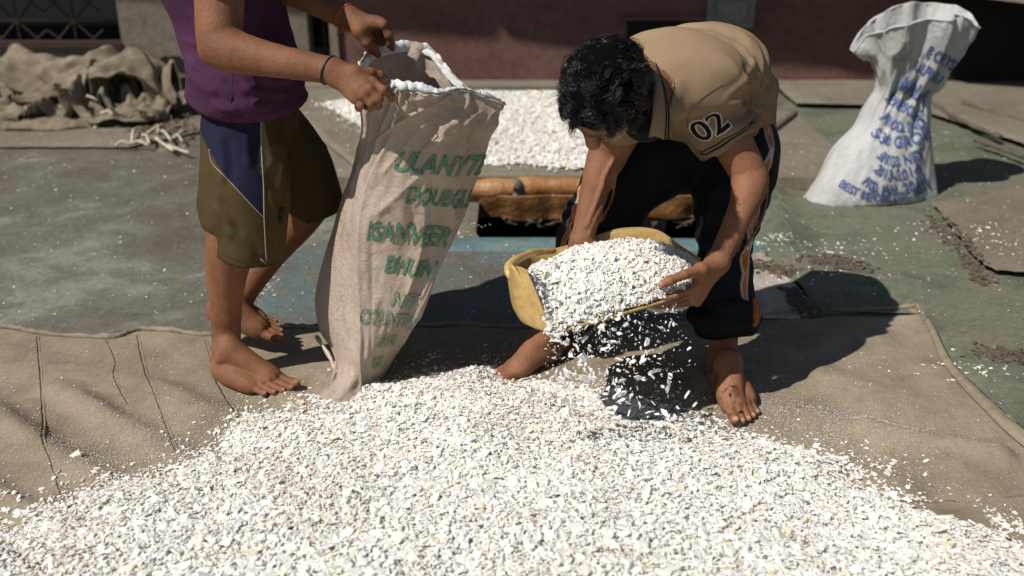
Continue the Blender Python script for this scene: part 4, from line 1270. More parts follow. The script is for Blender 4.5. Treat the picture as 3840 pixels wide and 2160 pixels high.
# far arm and hand
s.limb([lsh, lsh.lerp(lelb, .5), lelb], [(0, .050), (.5, .045), (1, .038)], .03, 10)
s.limb([lelb, lelb.lerp(lwri, .35), lwri], [(0, .040), (.25, .042), (.6, .033), (1, .0245)], .015, 12)
Yl = 2.50
mc = [W(1436, 92, Yl - .03), W(1428, 84, Yl - .005), W(1412, 84, Yl + .018), W(1392, 90, Yl + .036)]
fg = [[W(1458, 130, Yl - .028), W(1466, 160, Yl - .014), W(1472, 182, Yl - .002)],
      [W(1452, 120, Yl + .004), W(1460, 150, Yl + .022), W(1462, 172, Yl + .034)],
      [W(1428, 126, Yl + .030), W(1432, 156, Yl + .046), W(1434, 180, Yl + .054)],
      [W(1404, 130, Yl + .050), W(1408, 156, Yl + .062), W(1410, 178, Yl + .066)]]
bn += hand(s, lwri, mc, fg, [W(1350, 116, Yl - .038), W(1376, 158, Yl - .040), W(1400, 186, Yl - .030), W(1418, 204, Yl - .018)], .0240, 1.10)
hc = b_neck + Vector((.035, -.03, .135))
hf, hl, hu, HP = head(s, hc, bf + Vector((0, 0, -.35)), (0, 0, 1), .98, b_neck)
def boytint(V, C):
    C = C.copy()
    for p in (rknee, relb):
        d = np.linalg.norm(V - np.array(p), axis=1); C *= (1 - .16 * sstep(d, .06, .02))[:, None]
    return C
skin_mesh('body', s, M['skin_a'], boy, bn, boytint)
hairdo('hair', hc, hf, hl, hu, boy, 900, 1.0, 5, lambda q: q[2] > -.1 and not (q[0] > .55 and q[2] < .45), .035)
# purple shirt
s = SDF((-.92, 2.2, b_pelvis.z - .12), (-.24, 2.92, b_pelvis.z + .60), .005)
off = .018
hemc = b_pelvis + Vector((.014, -.035, .050))
hp = [W(850, 440, 2.36), W(704, 312, 2.53), W(1138, 322, 2.60)]; hn = (hp[1] - hp[0]).cross(hp[2] - hp[0]).normalized(); hn = hn if hn.z < 0 else -hn
s.eseg(hemc, b_waist + Vector((.01, 0, 0)), bl, .155, .132, .130, .108, .04)
s.eseg(b_waist + Vector((.01, 0, 0)), b_chest, bl, .132, .110, .152, .108, .04)
s.eseg(b_chest, b_neck + Vector((0, 0, -.03)), bl, .150, .100, .07, .06, .05)
s.cone(rsh, lsh, .066, .066, .04)
s.cone(rhip + Vector((0, -.004, -.02)), rhip + Vector((.0, .02, .09)), .096, .092, .04)
s.limb([rsh, rsh.lerp(relb, .38)], [(0, .066), (1, .062)], .04)
s.limb([lsh, lsh.lerp(lelb, .40)], [(0, .066), (1, .062)], .04)
s.cut(hp[0], hn)
s.cone(rsh.lerp(relb, .2), rsh.lerp(relb, .7), .050, .056, 0, True)
s.cone(b_neck + Vector((0, 0, -.02)), b_neck + Vector((0, 0, .2)), .058, .062, 0, True)
s.eseg(hemc + Vector((0, 0, -.09)), hemc + Vector((0, 0, .01)), bl, .143, .120, .130, .108, .0, True)
def boywr(V, Nn):
    z = V[:, 2] - b_pelvis.z
    q = V @ np.array([[.9, .3, .0], [0, .9, .2], [.5, .3, .5]])
    folds = vnoise(V * np.array([9, 9, 6]) + vnoise(V, 6, 4)[:, None] * 1.2, 1, 2) * .007 + (ridge(V * np.array([.5, .5, 1.3]) + .08 * vnoise(V, 5, 25)[:, None], 11, 24) - .4) * .007 * sstep(z, .40, .22) + (ridge(V * np.array([1, 1, .4]), 10, 26) - .4) * .008
    low = sstep(z, .30, .05)
    hem = .003 * sstep(np.abs(z + .112), .005, .002)
    diag = np.sin((V[:, 2] * 46 + V[:, 0] * 34 + 2.2 * vnoise(V, 7, 9))) * .006 * low
    return .007 + folds + diag * sstep(vnoise(V, 5, 12), -.3, .5) + vnoise(V, 40, 3) * .0008
shirt, sv, sf = dress('shirt', s, M['purple'], boy, boywr, folds=([[(736, 205), (800, 245), (880, 262)], [(728, 232), (790, 285), (860, 305)], [(722, 280), (780, 330), (830, 345)], [(900, 310), (980, 352), (1090, 345)], [(1135, 250), (1070, 300), (1010, 318)], [(740, 60), (760, 130), (765, 190)], [(1010, 120), (1060, 190), (1120, 235)], [(900, 380), (960, 395), (1040, 380)], [(800, 380), (850, 402), (900, 404)]], 2.30, .0050, .010))
sb = bvh_of(sv, sf)
# side seam of the shirt
mb = MB(); mb.tube(seen_surface(sb, [W(872, 235, 2.30), W(872, 300, 2.3), W(868, 360, 2.3), W(862, 425, 2.3)], .0004), .0013, 5)
mb.build('side_seam', M['purple'], shirt, True)
mb = MB()
hemline = spline([tuple(W(u_, v_ - 14, 2.3)) for u_, v_ in ((726, 395), (780, 428), (860, 446), (960, 444), (1060, 424), (1130, 388))], 24)
mb.tube(seen_surface(sb, hemline, .0003), .0011, 5); mb.build('hem_stitch', M['purple'], shirt, True)
# shorts: olive twill with a navy side panel
s = SDF((-.92, 2.16, .20), (-.24, 2.98, b_pelvis.z + .12), .0045)
s.eseg(b_pelvis + Vector((.008, 0, -.03)), b_pelvis + Vector((.008, 0, .09)), bl, .130, .100, .122, .092, .04)
rhem = W(932, 968, 2.40); lhem = W(1180, 800, 2.70)
s.limb([rhip + Vector((0, 0, .03)), rhip.lerp(rknee, .5), rknee.lerp(rhip, .2)], [(0, .082), (.6, .076), (1, .070)], .03)
s.limb([rhip + Vector((0.0, .01, .01)), W(948, 700, 2.42), rhem], [(0, .066), (.22, .082), (.45, .084), (.75, .082), (1, .080)], .02, 12)
s.limb([lhip + Vector((0, 0, .02)), W(1110, 610, 2.66), lhem], [(0, .066), (.25, .080), (.5, .082), (1, .074)], .018, 12)
s.cut(rhem + Vector((0, 0, .010)), Vector((-.24, 0.04, -1)), box=((-.95, 2.1, .15), (-.25, 2.56, rhem.z + .10)))
ld = (lhem - W(1110, 610, 2.66)).normalized()
s.cut(lhem + ld * -.005, ld + Vector((.1, 0, -.5)), box=((lhem.x - .16, 2.55, .2), (lhem.x + .2, 3.0, lhem.z + .12)))
s.limb([W(930, 800, 2.41), rhem + Vector((-.005, 0, -.05))], [(0, .070), (1, .078)], 0, sub=True)
s.limb([W(1140, 700, 2.67), lhem + ld * .05], [(0, .056), (1, .064)], 0, sub=True)
def shortwr(V, Nn):
    return vnoise(V * np.array([10, 10, 4.5]) + 1.1 * vnoise(V, 5, 3)[:, None], 1, 21) * .0095 + (ridge(V * np.array([1, 1, .35]) + .1 * vnoise(V, 4, 28)[:, None], 8, 27) - .4) * .005 + vnoise(V * np.array([26, 26, 12]), 1, 8) * .0016
OLIVE = np.array((.068, .046, .017)); NAVY = np.array((.013, .013, .034)); POCK = np.array((.15, .125, .072))
def px_of(V):
    """where points fall along the sight lines, used to lay out sewn panels"""
    d = V[:, 1] * CP + (CAM_H - V[:, 2]) * SP
    u = 1920 + V[:, 0] / d * FPX
    v = 1080 + ((CAM_H - V[:, 2]) * CP - V[:, 1] * SP) / d * FPX
    return u, v
def shortcol(V, Nn):
    u, v = px_of(V)
    C = np.tile(OLIVE, (len(V), 1))
    near = V[:, 1] < 2.46
    edge = np.interp(v, [380, 470, 560, 640, 720, 815], [700, 740, 780, 830, 900, 988])
    nav = near & (u > edge) & (u < np.interp(v, [380, 815], [975, 990])) & (v < 815)
    C[nav] = NAVY
    u2 = np.interp(v, [430, 500, 600, 660], [980, 1000, 1022, 985])
    pk = near & (v > 450) & (v < 655) & (u > 978) & (u < u2)
    C[pk] = POCK
    back = ~near & (vnoise(V, 3, 2) > 9)
    return C
shorts, sv, sf = dress('shorts', s, M['shorts'], boy, shortwr, attr=shortcol, folds=([[(1048, 450), (1062, 600), (1040, 800)], [(1085, 470), (1096, 560), (1080, 660)], [(840, 850), (900, 905), (965, 975)], [(815, 500), (838, 600), (835, 700)], [(800, 760), (850, 820), (880, 900)], [(1180, 430), (1215, 600), (1195, 750)], [(1140, 480), (1160, 620), (1150, 740)], [(930, 480), (925, 560), (940, 640)], [(1010, 700), (1035, 820), (1020, 940)]], 2.28, .0048, .011))
pb = bvh_of(sv, sf)
def pipe(pp, Y, name, mat, r, parent, b, m=26, off=.0008):
    mb = MB(); P = spline([tuple(W(u, v, Y)) for u, v in pp], m)
    mb.tube(seen_surface(b, P, off), r, 6); return mb.build(name, mat, parent, True)
pipe([(978, 440), (980, 560), (988, 700), (990, 815), (994, 900), (1000, 1005)], 2.28, 'piping', M['piping'], .0015, shorts, pb)
pipe([(785, 560), (795, 610), (832, 650), (880, 700), (935, 760), (988, 815)], 2.28, 'piping', M['piping'], .0013, shorts, pb)
pipe([(800, 925), (850, 958), (920, 985), (1000, 995), (1060, 985)], 2.28, 'hem_seam', M['thread'], .0010, shorts, pb)
mb = MB()
for k in range(14):
    a = W(1058 + random.uniform(-8, 8), 800 + random.uniform(-26, 26), 2.30)
    p = seen_surface(pb, [a, a + Vector((random.uniform(-.008, .008), -.01, random.uniform(-.02, .012)))], .001)
    mb.tube([p[0], p[0].lerp(p[1], .5) + Vector((0, -.004, 0)), p[1]], .0014, 5)
mb.build('frayed_tear', M['thread'], shorts, True)
# wrist bands
def band(name, c, ax, r, tr, mat, parent, wob=.0, twist=0):
    ax = Vector(ax).normalized(); a = ax.orthogonal().normalized(); b = ax.cross(a); P = []
    for i in range(33):
        t = 2 * math.pi * i / 32
        P.append(Vector(c) + (a * math.cos(t) + b * math.sin(t)) * r + ax * wob * math.sin(t + 1))
    mb = MB()
    if twist:
        for ph in (0, math.pi):
            mb.tube([p + (a * math.cos(k * 1.9 + ph) + ax * math.sin(k * 1.9 + ph)) * tr * .6 for k, p in enumerate(P)], tr * .75, 6, False)
    else: mb.tube(P, tr, 8, False)
    return mb, P
fa = rwri - relb
mb, P = band('', rwri.lerp(relb, .03), fa, .0312, .0028, None, None, .006)
o = mb.build('rubber_wristband', M['rubber'], None, True); tag(o, 'thin black rubber band around the near wrist of the person in purple', 'wristband')
fa2 = lwri - lelb
mb, P = band('', lwri.lerp(lelb, .08), fa2, .0305, .0032, None, None, .005, 1)
q = W(1288, 110, 2.47)
mb.tube([W(1290, 92, 2.47), W(1284, 112, 2.47), W(1272, 122, 2.465), W(1266, 132, 2.465)], .0030, 6)
mb.tube([W(1290, 92, 2.47), W(1300, 108, 2.465), W(1304, 112, 2.465)], .0026, 6)
o = mb.build('cord_bracelet', M['bracelet'], None, True); tag(o, 'twisted orange cord bracelet on the far wrist of the person in purple', 'bracelet')
# ---- the person bending over and tipping the scoop
man = empty('person', G(2400, 1480))
tag(man, 'barefoot person in tan polo shirt bent double, tipping a yellow scoop of chips', 'person')
X = Vector((1, 0, 0))
m_pel = W(2655, 500, 2.64); m_s1 = W(2665, 370, 2.62); m_s2 = W(2610, 262, 2.52); m_ch = W(2545, 285, 2.38); m_nk = W(2455, 355, 2.29)
lat = Vector((1, .10, -.03)).normalized()
lsh = W(2640, 388, 2.40); rsh = W(2350, 385, 2.40)
lhip = W(2775, 530, 2.62); rhip = W(2500, 540, 2.63)
lknee = W(2740, 850, 2.49); lank = W(2706, 1385, 2.40)
rknee = W(2275, 830, 2.56); rank = W(2092, 1288, 2.60)
lelb = W(2815, 664, 2.36); lwri = W(2690, 985, 2.22)
relb = W(2290, 560, 2.46); rwri = W(2180, 905, 2.36)
hc = W(2276, 344, 2.15)
hfd = Vector((-.33, -.06, -.94)); hud = Vector((-.42, -.86, .16))
s = SDF((-.14, 1.88, -.01), (.84, 2.80, .99), HB)
s.eseg(m_pel, m_s1, lat, .140, .095, .130, .082, .04)
s.eseg(m_s1, m_s2, lat, .130, .082, .138, .076, .04)
s.eseg(m_s2, m_ch, lat, .138, .076, .134, .076, .04)
s.eseg(m_ch, m_nk, lat, .125, .074, .058, .052, .04)
s.cone(lsh, m_ch, .047, .06, .04); s.cone(rsh, m_ch, .047, .06, .04)
for h, kn, an in ((lhip, lknee, lank), (rhip, rknee, rank)):
    s.limb([h, h.lerp(kn, .5), kn], [(0, .085), (1, .052)], .03)
    s.limb([kn, kn.lerp(an, .35) + Vector((0, .015, 0)), an], [(0, .050), (.30, .050), (.65, .037), (1, .0325)], .02, 12)
mn = foot(s, G(2698, 1440, .022) + Vector((0, 0, tarp_top(.52, 2.3) - .022)), Vector((.10, -1, 0)), Vector((-1, -.1, 0)), lank, .034, .98)
rh = G(2098, 1335, .022)
mn += foot(s, rh, Vector((-.78, -.62, 0)), Vector((.62, -.78, 0)), rank, .0325, .98)
# arms
s.limb([lsh, lsh.lerp(lelb, .5) + Vector((.006, 0, .004)), lelb], [(0, .048), (.45, .0395), (.8, .0335), (1, .0335)], .03, 10)
s.limb([lelb, lelb.lerp(lwri, .3) + Vector((.010, 0, 0)), lwri], [(0, .0345), (.22, .0380), (.6, .0290), (.88, .0230), (1, .0235)], .015, 14)
s.ball(lelb + Vector((.014, 0, -.006)), .022, .02)
s.limb([rsh, rsh.lerp(relb, .5), relb], [(0, .050), (.5, .043), (1, .038)], .03, 10)
s.limb([relb, relb.lerp(rwri, .3) + Vector((-.008, 0, 0)), rwri], [(0, .040), (.22, .0425), (.6, .0325), (.9, .025), (1, .025)], .015, 14)
def vein(pp, Ya, Yb, r=.0030):
    pts = [W(u, v, Ya + (Yb - Ya) * i / (len(pp) - 1)) for i, (u, v) in enumerate(pp)]
    # lift onto the limb surface: march towards the camera until outside
    out = []
    for p in pts:
        dirv = (Vector((0, 0, CAM_H)) - p).normalized(); q = p.copy()
        for _ in range(80):
            i = np.clip(((np.array(q) - s.lo) / s.h).round().astype(int), 0, s.n - 1)
            if s.d[i[0], i[1], i[2]] > -.0005: break
            q += dirv * .002
        out.append(tuple(q))
    s.chain([(p, r) for p in spline(out, 14)], .0075)
vein([(2862, 720), (2838, 790), (2800, 850), (2770, 930), (2722, 985)], 2.36, 2.25, .0028)
vein([(2880, 700), (2868, 790), (2838, 860), (2792, 930)], 2.36, 2.27, .0024)
vein([(2300, 600), (2262, 680), (2268, 740), (2232, 820), (2204, 890)], 2.45, 2.37, .0030)
vein([(2262, 690), (2236, 760), (2200, 850)], 2.44, 2.38, .0026)
vein([(2310, 640), (2296, 740), (2254, 830)], 2.45, 2.38, .0024)
# left hand: thumb over the load, fingers under the lip
Yh = 2.13
mc = [W(2588, 1082, Yh + .03), W(2592, 1102, Yh + .045), W(2600, 1120, Yh + .062), W(2614, 1132, Yh + .080)]
fg = [[W(2532, 1106, Yh - .002), W(2488, 1122, Yh - .010), W(2448, 1136, Yh - .012)],
      [W(2530, 1124, Yh + .020), W(2484, 1136, Yh + .014), W(2446, 1146, Yh + .012)],
      [W(2540, 1134, Yh + .045), W(2496, 1144, Yh + .040), W(2462, 1150, Yh + .038)],
      [W(2560, 1140, Yh + .070), W(2526, 1148, Yh + .066), W(2500, 1150, Yh + .064)]]
mn += hand(s, lwri, mc, fg, [W(2628, 1012, Yh + .040), W(2566, 1030, Yh + .004), W(2512, 1052, Yh - .014), W(2480, 1066, Yh - .018)], .0245, 1.0)
# right hand grips the back wall of the scoop from outside
mc = [W(2215, 985, 2.345), W(2185, 990, 2.35), W(2155, 992, 2.355), W(2128, 990, 2.36)]
fg = [[p + Vector((.0, -.012, -.036)), p + Vector((0, -.022, -.062)), p + Vector((0, -.036, -.078))] for p in mc]
mn += hand(s, rwri, mc, fg, [W(2236, 950, 2.33), W(2262, 962, 2.315), W(2276, 975, 2.305), W(2284, 985, 2.30)], .0245, 1.0)
hf, hl, hu, HP = head(s, hc, hfd, hud, 1.03, m_nk)
def mantint(V, C):
    C = C.copy()
    for q in (-1, 1):     # brows and lids
        d, _ = seg_dist(V, HP(.090, q * .012, .022), HP(.074, q * .050, .022)); C *= (1 - .85 * sstep(d, .012, .006))[:, None]
        d = np.linalg.norm(V - np.array(HP(.090, q * .032, .002)), axis=1); C *= (1 - .6 * sstep(d, .010, .006))[:, None]
    d, _ = seg_dist(V, HP(.10, .016, -.074), HP(.10, -.016, -.074)); m = sstep(d, .014, .007)[:, None]
    C = C * (1 - m) + C * np.array((.85, .62, .68)) * m
    for p in (lelb, relb):
        d = np.linalg.norm(V - np.array(p), axis=1); C *= (1 - .14 * sstep(d, .05, .02))[:, None]
    for a, b in ((lelb, lwri), (relb, rwri)):       # sun-tanned forearms
        d, t = seg_dist(V, a, b); C *= (1 - .08 * sstep(d, .06, .04))[:, None]
    stain = sstep(vnoise(V, 34, 6), .15, .45) * (V[:, 2] < .13)
    C *= (1 - .55 * stain * ((V[:, 0] > .35) & (V[:, 1] < 2.36)))[:, None]
    return C
skin_mesh('body', s, M['skin_b'], man, mn, mantint)
# scalp under the locks, then the locks
sc = SDF(Vector(hc) - Vector((.15, .15, .15)), Vector(hc) + Vector((.15, .15, .15)), .004)
sc.ell(HP(-.012, 0, .032), (hf, hl, hu), (.100, .082, .090), .01)
sc.cut(HP(.062, 0, .018), (hf * 1.0 - hu * .9))
sc.cut(HP(0, 0, -.040), (-hu))
for q in (-1, 1): sc.ball(HP(.012, q * .09, -.03), .032, 0, True)
V, F = sc.mesh(); V = relax(V, F, 2); V = V + vnormals(V, F) * (vnoise(V, 55, 4) * .006)[:, None]
hairdo('hair', hc, hf, hl, hu, man, 11000, .96, 9, lambda q: (q[2] > -.55) and not (q[0] > .30 and q[2] < .38) and not (q[0] > .58 and q[2] < .75) and not (q[0] > -.05 and q[2] < -.12), .040)
link('scalp_hair', mesh_np('scalp_hair', V, F), plain('scalp_black', (.004, .0038, .0036), .95, spec=.05, bumps=.8, scale=90, bd=.01), man)
# trousers: dark jersey, orange side stripe edged white, one rolled cuff
s = SDF((.0, 2.2, .0), (.86, 2.92, .84), .0045)
s.eseg(m_pel + Vector((0, 0, -.03)), m_s1 + Vector((0, 0, .0)), lat, .175, .130, .155, .115, .04)
lcuff = W(2712, 1180, 2.43); rcuff = W(2096, 1215, 2.60)
s.limb([lhip + Vector((-.01, 0, .01)), W(2745, 720, 2.54), W(2722, 900, 2.48), lcuff], [(0, .100), (.3, .080), (.55, .056), (.8, .050), (1, .056)], .045, 16)
s.limb([rhip + Vector((.01, 0, .01)), W(2330, 700, 2.57), W(2215, 900, 2.57), rcuff], [(0, .100), (.35, .088), (.6, .076), (1, .060)], .045, 16)
mouthd = (lcuff - W(2722, 900, 2.48)).normalized()
ring = []
a = mouthd.orthogonal().normalized(); b = mouthd.cross(a)
for zz, rr, tr in ((-.026, .060, .022), (.000, .066, .026), (.026, .058, .022)):
    ring = [(lcuff + mouthd * zz + (a * math.cos(t) + b * math.sin(t)) * rr * (1 + .07 * math.sin(3 * t + zz * 90)), tr) for t in np.linspace(0, 6.2832, 19)]
    s.chain(ring, .012)
s.cone(lcuff + mouthd * -.03, lcuff + mouthd * .10, .045, .050, 0, True)
rd = (rcuff - W(2215, 900, 2.57)).normalized()
s.cut(rcuff + rd * .01, rd, box=(rcuff - Vector((.15, .15, .12)), rcuff + Vector((.15, .15, .08))))
s.cone(rcuff + rd * -.05, rcuff + rd * .1, .050, .056, 0, True)
def pantwr(V, Nn):
    w = vnoise(V * np.array([9, 9, 6]) + 1.3 * vnoise(V, 6, 5)[:, None], 1, 31) * .009
    kz = np.exp(-((V[:, 2] - .42) / .12) ** 2) + np.exp(-((V[:, 2] - .20) / .06) ** 2)
    w += np.sin(V[:, 2] * 95 + 3 * vnoise(V, 8, 6)) * .0038 * kz
    return w + vnoise(V, 30, 7) * .0012 + (ridge(V * np.array([1, 1, .6]) + .1 * vnoise(V, 5, 29)[:, None], 9, 30) - .4) * .010
DARK = np.array((.0055, .0062, .0095)); ORANGE = np.array((.46, .125, .016)); WHITE = np.array((.62, .58, .54))
def stripe(V, pts, n):
    """signed offset from the outer side seam line, taken around the leg"""
    best = np.full(len(V), 9.0); sd = np.zeros(len(V))
    for p, q in zip(pts[:-1], pts[1:]):
        d, _ = seg_dist(V, p, q); best = np.minimum(best, d)
    return best
pants_pts_l = [W(2885, 400, 2.54), W(2878, 520, 2.53), W(2850, 660, 2.49), W(2795, 900, 2.43), W(2782, 1060, 2.40), W(2775, 1165, 2.38)]
pants_pts_r = [W(2300, 480, 2.60), W(2205, 690, 2.53), W(2135, 890, 2.52), W(2040, 1210, 2.57)]
def pantcol(V, Nn):
    C = np.tile(DARK, (len(V), 1))
    for pts in (pants_pts_l, pants_pts_r):
        P = on_surface(pantb, spline([tuple(p) for p in pts], 24), 0)
        d = stripe(V, P, None)
        
        for lim, cc in ((.0135, WHITE), (.0108, ORANGE), (.0014, WHITE)):
            m_ = sstep(d, lim + .0022, lim - .0022)[:, None]; C = C * (1 - m_) + cc * m_
    cuffm = np.abs((V - np.array(lcuff)) @ np.array(mouthd)) < .052
    near = np.linalg.norm(V - np.array(lcuff), axis=1) < .11
    fold = cuffm & near
    C[fold] = DARK
    C[fold & (V[:, 0] > lcuff.x + .062) & (V[:, 2] > lcuff.z + .006)] = ORANGE * .8
    return C
Vt, Ft = s.mesh(); pantb = bvh_of(Vt, Ft)
pants, sv, sf = dress('trousers', s, M['pants'], man, pantwr, attr=pantcol)
# tan polo shirt
s = SDF((.10, 2.02, .44), (.84, 2.90, 1.02), .0045)
s.eseg(m_pel + Vector((.01, .01, -.015)), m_s1, lat, .176, .138, .164, .118, .05)
s.eseg(m_s1, m_s2, lat, .160, .114, .168, .104, .05)
s.eseg(m_s2, m_ch, lat, .170, .106, .164, .100, .05)
s.eseg(m_ch, m_nk, lat, .160, .095, .075, .066, .04)
s.cone(lsh, m_ch, .062, .08, .05); s.cone(rsh, m_ch, .056, .08, .05)
# belly cloth hangs below the chest
s.eseg(m_s1 + Vector((.0, -.03, -.05)), m_ch + Vector((.01, .05, -.03)), lat, .145, .085, .120, .080, .05)
lsl = W(2732, 528, 2.385)
s.limb([lsh, lsh.lerp(lsl, .5) + Vector((.004, 0, .006)), lsl + (lsl - lsh) * .1], [(0, .066), (.5, .061), (1, .058)], .03, 8)
rsl = rsh.lerp(relb, .55)
s.limb([rsh, rsl], [(0, .058), (1, .054)], .03, 8)
ld = (lelb - lsh).normalized()
s.cut(lsl + ld * .006, ld, box=(lsl - Vector((.10, .11, .12)), lsl + Vector((.16, .11, .07))))
rd2 = (relb - rsh).normalized()
s.cut(rsl, rd2, box=(rsl - Vector((.12, .1, .14)), rsl + Vector((.07, .1, .05))))
s.cone(lsl + ld * -.045, lsl + ld * .08, .047, .051, 0, True)
s.cone(rsl + rd2 * -.04, rsl + rd2 * .08, .046, .050, 0, True)
# waist hem: open towards the seat
hemn = Vector((.36, .42, -.83))
s.cut(m_pel + Vector((.07, .06, -.015)), hemn)
s.eseg(m_pel + Vector((.02, .04, -.06)), m_s1 + Vector((0, .0, -.06)), lat, .160, .122, .146, .103, 0, True)
hd = (hc - m_nk).normalized()
s.cone(m_nk - hd * .01, m_nk + hd * .12, .060, .066, 0, True)
s.cut(m_nk + hd * .030, hd)
def polowr(V, Nn):
    d, t = seg_dist(V, lsh, m_s1); rr = np.linalg.norm(V - np.array(lsh), axis=1)
    # folds radiating from the armpit across the flank
    arm = np.array(W(2690, 380, 2.45)); q = V - arm
    ang = np.arctan2(q[:, 2], q[:, 1] + .6 * q[:, 0]); dist = np.linalg.norm(q, axis=1)
    w = np.sin(ang * 15 + 1.6 * vnoise(V, 7, 2)) * .0052 * sstep(dist, .02, .07) * sstep(dist, .30, .12)
    # drag lines along the flank
    w += np.sin(V[:, 0] * 150 + V[:, 1] * 60 + 5 * vnoise(V, 6, 14)) * .0036 * sstep(V[:, 0], .50, .60) * sstep(vnoise(V, 7, 77), -.5, .3)
    w += (ridge(V * np.array([1, .55, 1]) + .06 * vnoise(V, 5, 78)[:, None], 8, 79) - .5) * .0040 * sstep(vnoise(V, 4, 80), -.35, .4)
    d2, _ = seg_dist(V, m_nk, m_ch)
    w += vnoise(V * np.array([12, 9, 9]), 1, 18) * .0055 + vnoise(V, 28, 19) * .0012
    return w
polo, sv, sf = dress('polo_shirt', s, M['polo'], man, polowr, folds=([[(2705, 388), (2785, 320), (2825, 240), (2820, 180)], [(2715, 402), (2800, 370), (2858, 310), (2868, 260)], [(2842, 300), (2808, 205), (2740, 130)], [(2790, 440), (2830, 420), (2866, 395)], [(2604, 400), (2562, 345), (2545, 285)]], 2.20, .0022, .0090))
polob = bvh_of(sv, sf)
# shoulder seam, cuff stripes
def seam(pp, Y, name, mat, r, b, off=.0006):
    mb = MB(); mb.tube(seen_surface(b, spline([tuple(W(u, v, Y)) for u, v in pp], 18), off), r, 6); return mb.build(name, mat, polo, True)
seam([(2712, 318), (2660, 350), (2608, 392), (2578, 440), (2578, 482)], 2.30, 'shoulder_seam', M['thread'], .0007, polob)
sa = ld.orthogonal().normalized(); sbv = ld.cross(sa)
for kk, w in ((-.008, .0022), (-.017, .0016)):
    P = [lsl + ld * kk + (sa * math.cos(t) + sbv * math.sin(t)) * .075 for t in np.linspace(0, 6.2832, 40)]
    mb = MB(); mb.tube(on_surface(polob, P, .0003), w, 5, False); mb.build('cuff_stripe', M['black_cloth'], polo, True)
# number on the sleeve: black felt digits on a white edge
org = W(2658, 472, 2.33)
rt = (W(2715, 430, 2.32) - W(2610, 512, 2.32)); upv = W(2630, 425, 2.32) - W(2690, 520, 2.32)
for nm, bold, mt, of in (('number_outline', .0050, 'white_cloth', .0012), ('number', .0012, 'black_cloth', .0026)):
    V2, F2 = text_mesh("02", .088, bold, .006, sx=.92)
    decal(nm, polob, V2, F2, org, rt, upv, M[mt], polo, of, .10)
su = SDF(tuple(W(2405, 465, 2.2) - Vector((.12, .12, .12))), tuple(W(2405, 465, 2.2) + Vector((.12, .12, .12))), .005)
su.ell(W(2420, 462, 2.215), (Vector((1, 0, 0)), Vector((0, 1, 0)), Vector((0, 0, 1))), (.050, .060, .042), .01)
Vu, Fu = su.mesh(); link('collar_shade', mesh_np('collar_shade', relax(Vu, Fu, 2), Fu), M['black_cloth'], man)  # black blob fills the neck opening, standing in for shade inside the collar
# collar: a folded band standing round the neck, open at the throat
inn = [(2424, 238, 2.205), (2438, 290, 2.165), (2446, 350, 2.135), (2446, 420, 2.120), (2438, 480, 2.120), (2432, 512, 2.125)]
out = [(2446, 236, 2.225), (2474, 300, 2.195), (2496, 366, 2.170), (2508, 430, 2.160), (2514, 480, 2.160), (2516, 512, 2.165)]
I = spline([tuple(W(*p)) for p in inn], 22); O = spline([tuple(W(*p)) for p in out], 22)
V = []; F = []; NC = []
for a, b in zip(I, O):
    n = (b - a).cross(Vector((0, 0, 1))).normalized(); n = n if n.y < 0 else -n
    NC.append(n)
    for t in np.linspace(0, 1, 7):
        V.append(a.lerp(b, t) + n * .012 * math.sin(math.pi * t) + Vector((0, 0, .004 * math.sin(9 * t))))
for i in range(21):
    for j in range(6): F.append((i * 7 + j, i * 7 + j + 1, (i + 1) * 7 + j + 1, (i + 1) * 7 + j))
o = link('collar', mesh_np('collar', V, F), M['polo'], polo)
md = o.modifiers.new('t', 'SOLIDIFY'); md.thickness = .004
for f0, w in ((.50, .0020), (.66, .0026)):
    mb = MB(); P = []
    for i in range(22):
        r = V[i * 7:(i + 1) * 7]; x = f0 * 6; k = int(x); P.append(Vector(r[k]).lerp(Vector(r[k + 1]), x - k) + NC[i] * .0042)
    mb.tube(P, w, 6); mb.build('collar_stripe', M['black_cloth'], o, True)
# ------------------------------------------------------------------ sacks (lofted through rings of points)
def loft(rings, nu, nv, closed=True):
    """rings: list of lists of Vectors (same count). Returns grid (nv+1, nu, 3)"""
    A = np.array([[tuple(p) for p in r] for r in rings]); nr, k, _ = A.shape
    Gd = np.zeros((nr, nu, 3))
    for r in range(nr):
        Q = A[r]
        for i in range(nu):
            t = i * k / nu if closed else i * (k - 1) / (nu - 1)
            j = int(math.floor(t)); f = t - j
            if closed: p0, p1, p2, p3 = Q[(j - 1) % k], Q[j % k], Q[(j + 1) % k], Q[(j + 2) % k]
            else: p0, p1, p2, p3 = Q[max(j - 1, 0)], Q[min(j, k - 1)], Q[min(j + 1, k - 1)], Q[min(j + 2, k - 1)]
            Gd[r, i] = .5 * (2 * p1 + (p2 - p0) * f + (2 * p0 - 5 * p1 + 4 * p2 - p3) * f * f + (3 * p1 - p0 - 3 * p2 + p3) * f ** 3)
    out = np.zeros((nv + 1, nu, 3))
    for j in range(nv + 1):
        t = j * (nr - 1) / nv; i = min(int(t), nr - 2); f = t - i
        p0, p1, p2, p3 = Gd[max(i - 1, 0)], Gd[i], Gd[i + 1], Gd[min(i + 2, nr - 1)]
        out[j] = .5 * (2 * p1 + (p2 - p0) * f + (2 * p0 - 5 * p1 + 4 * p2 - p3) * f * f + (3 * p1 - p0 - 3 * p2 + p3) * f ** 3)
    return out
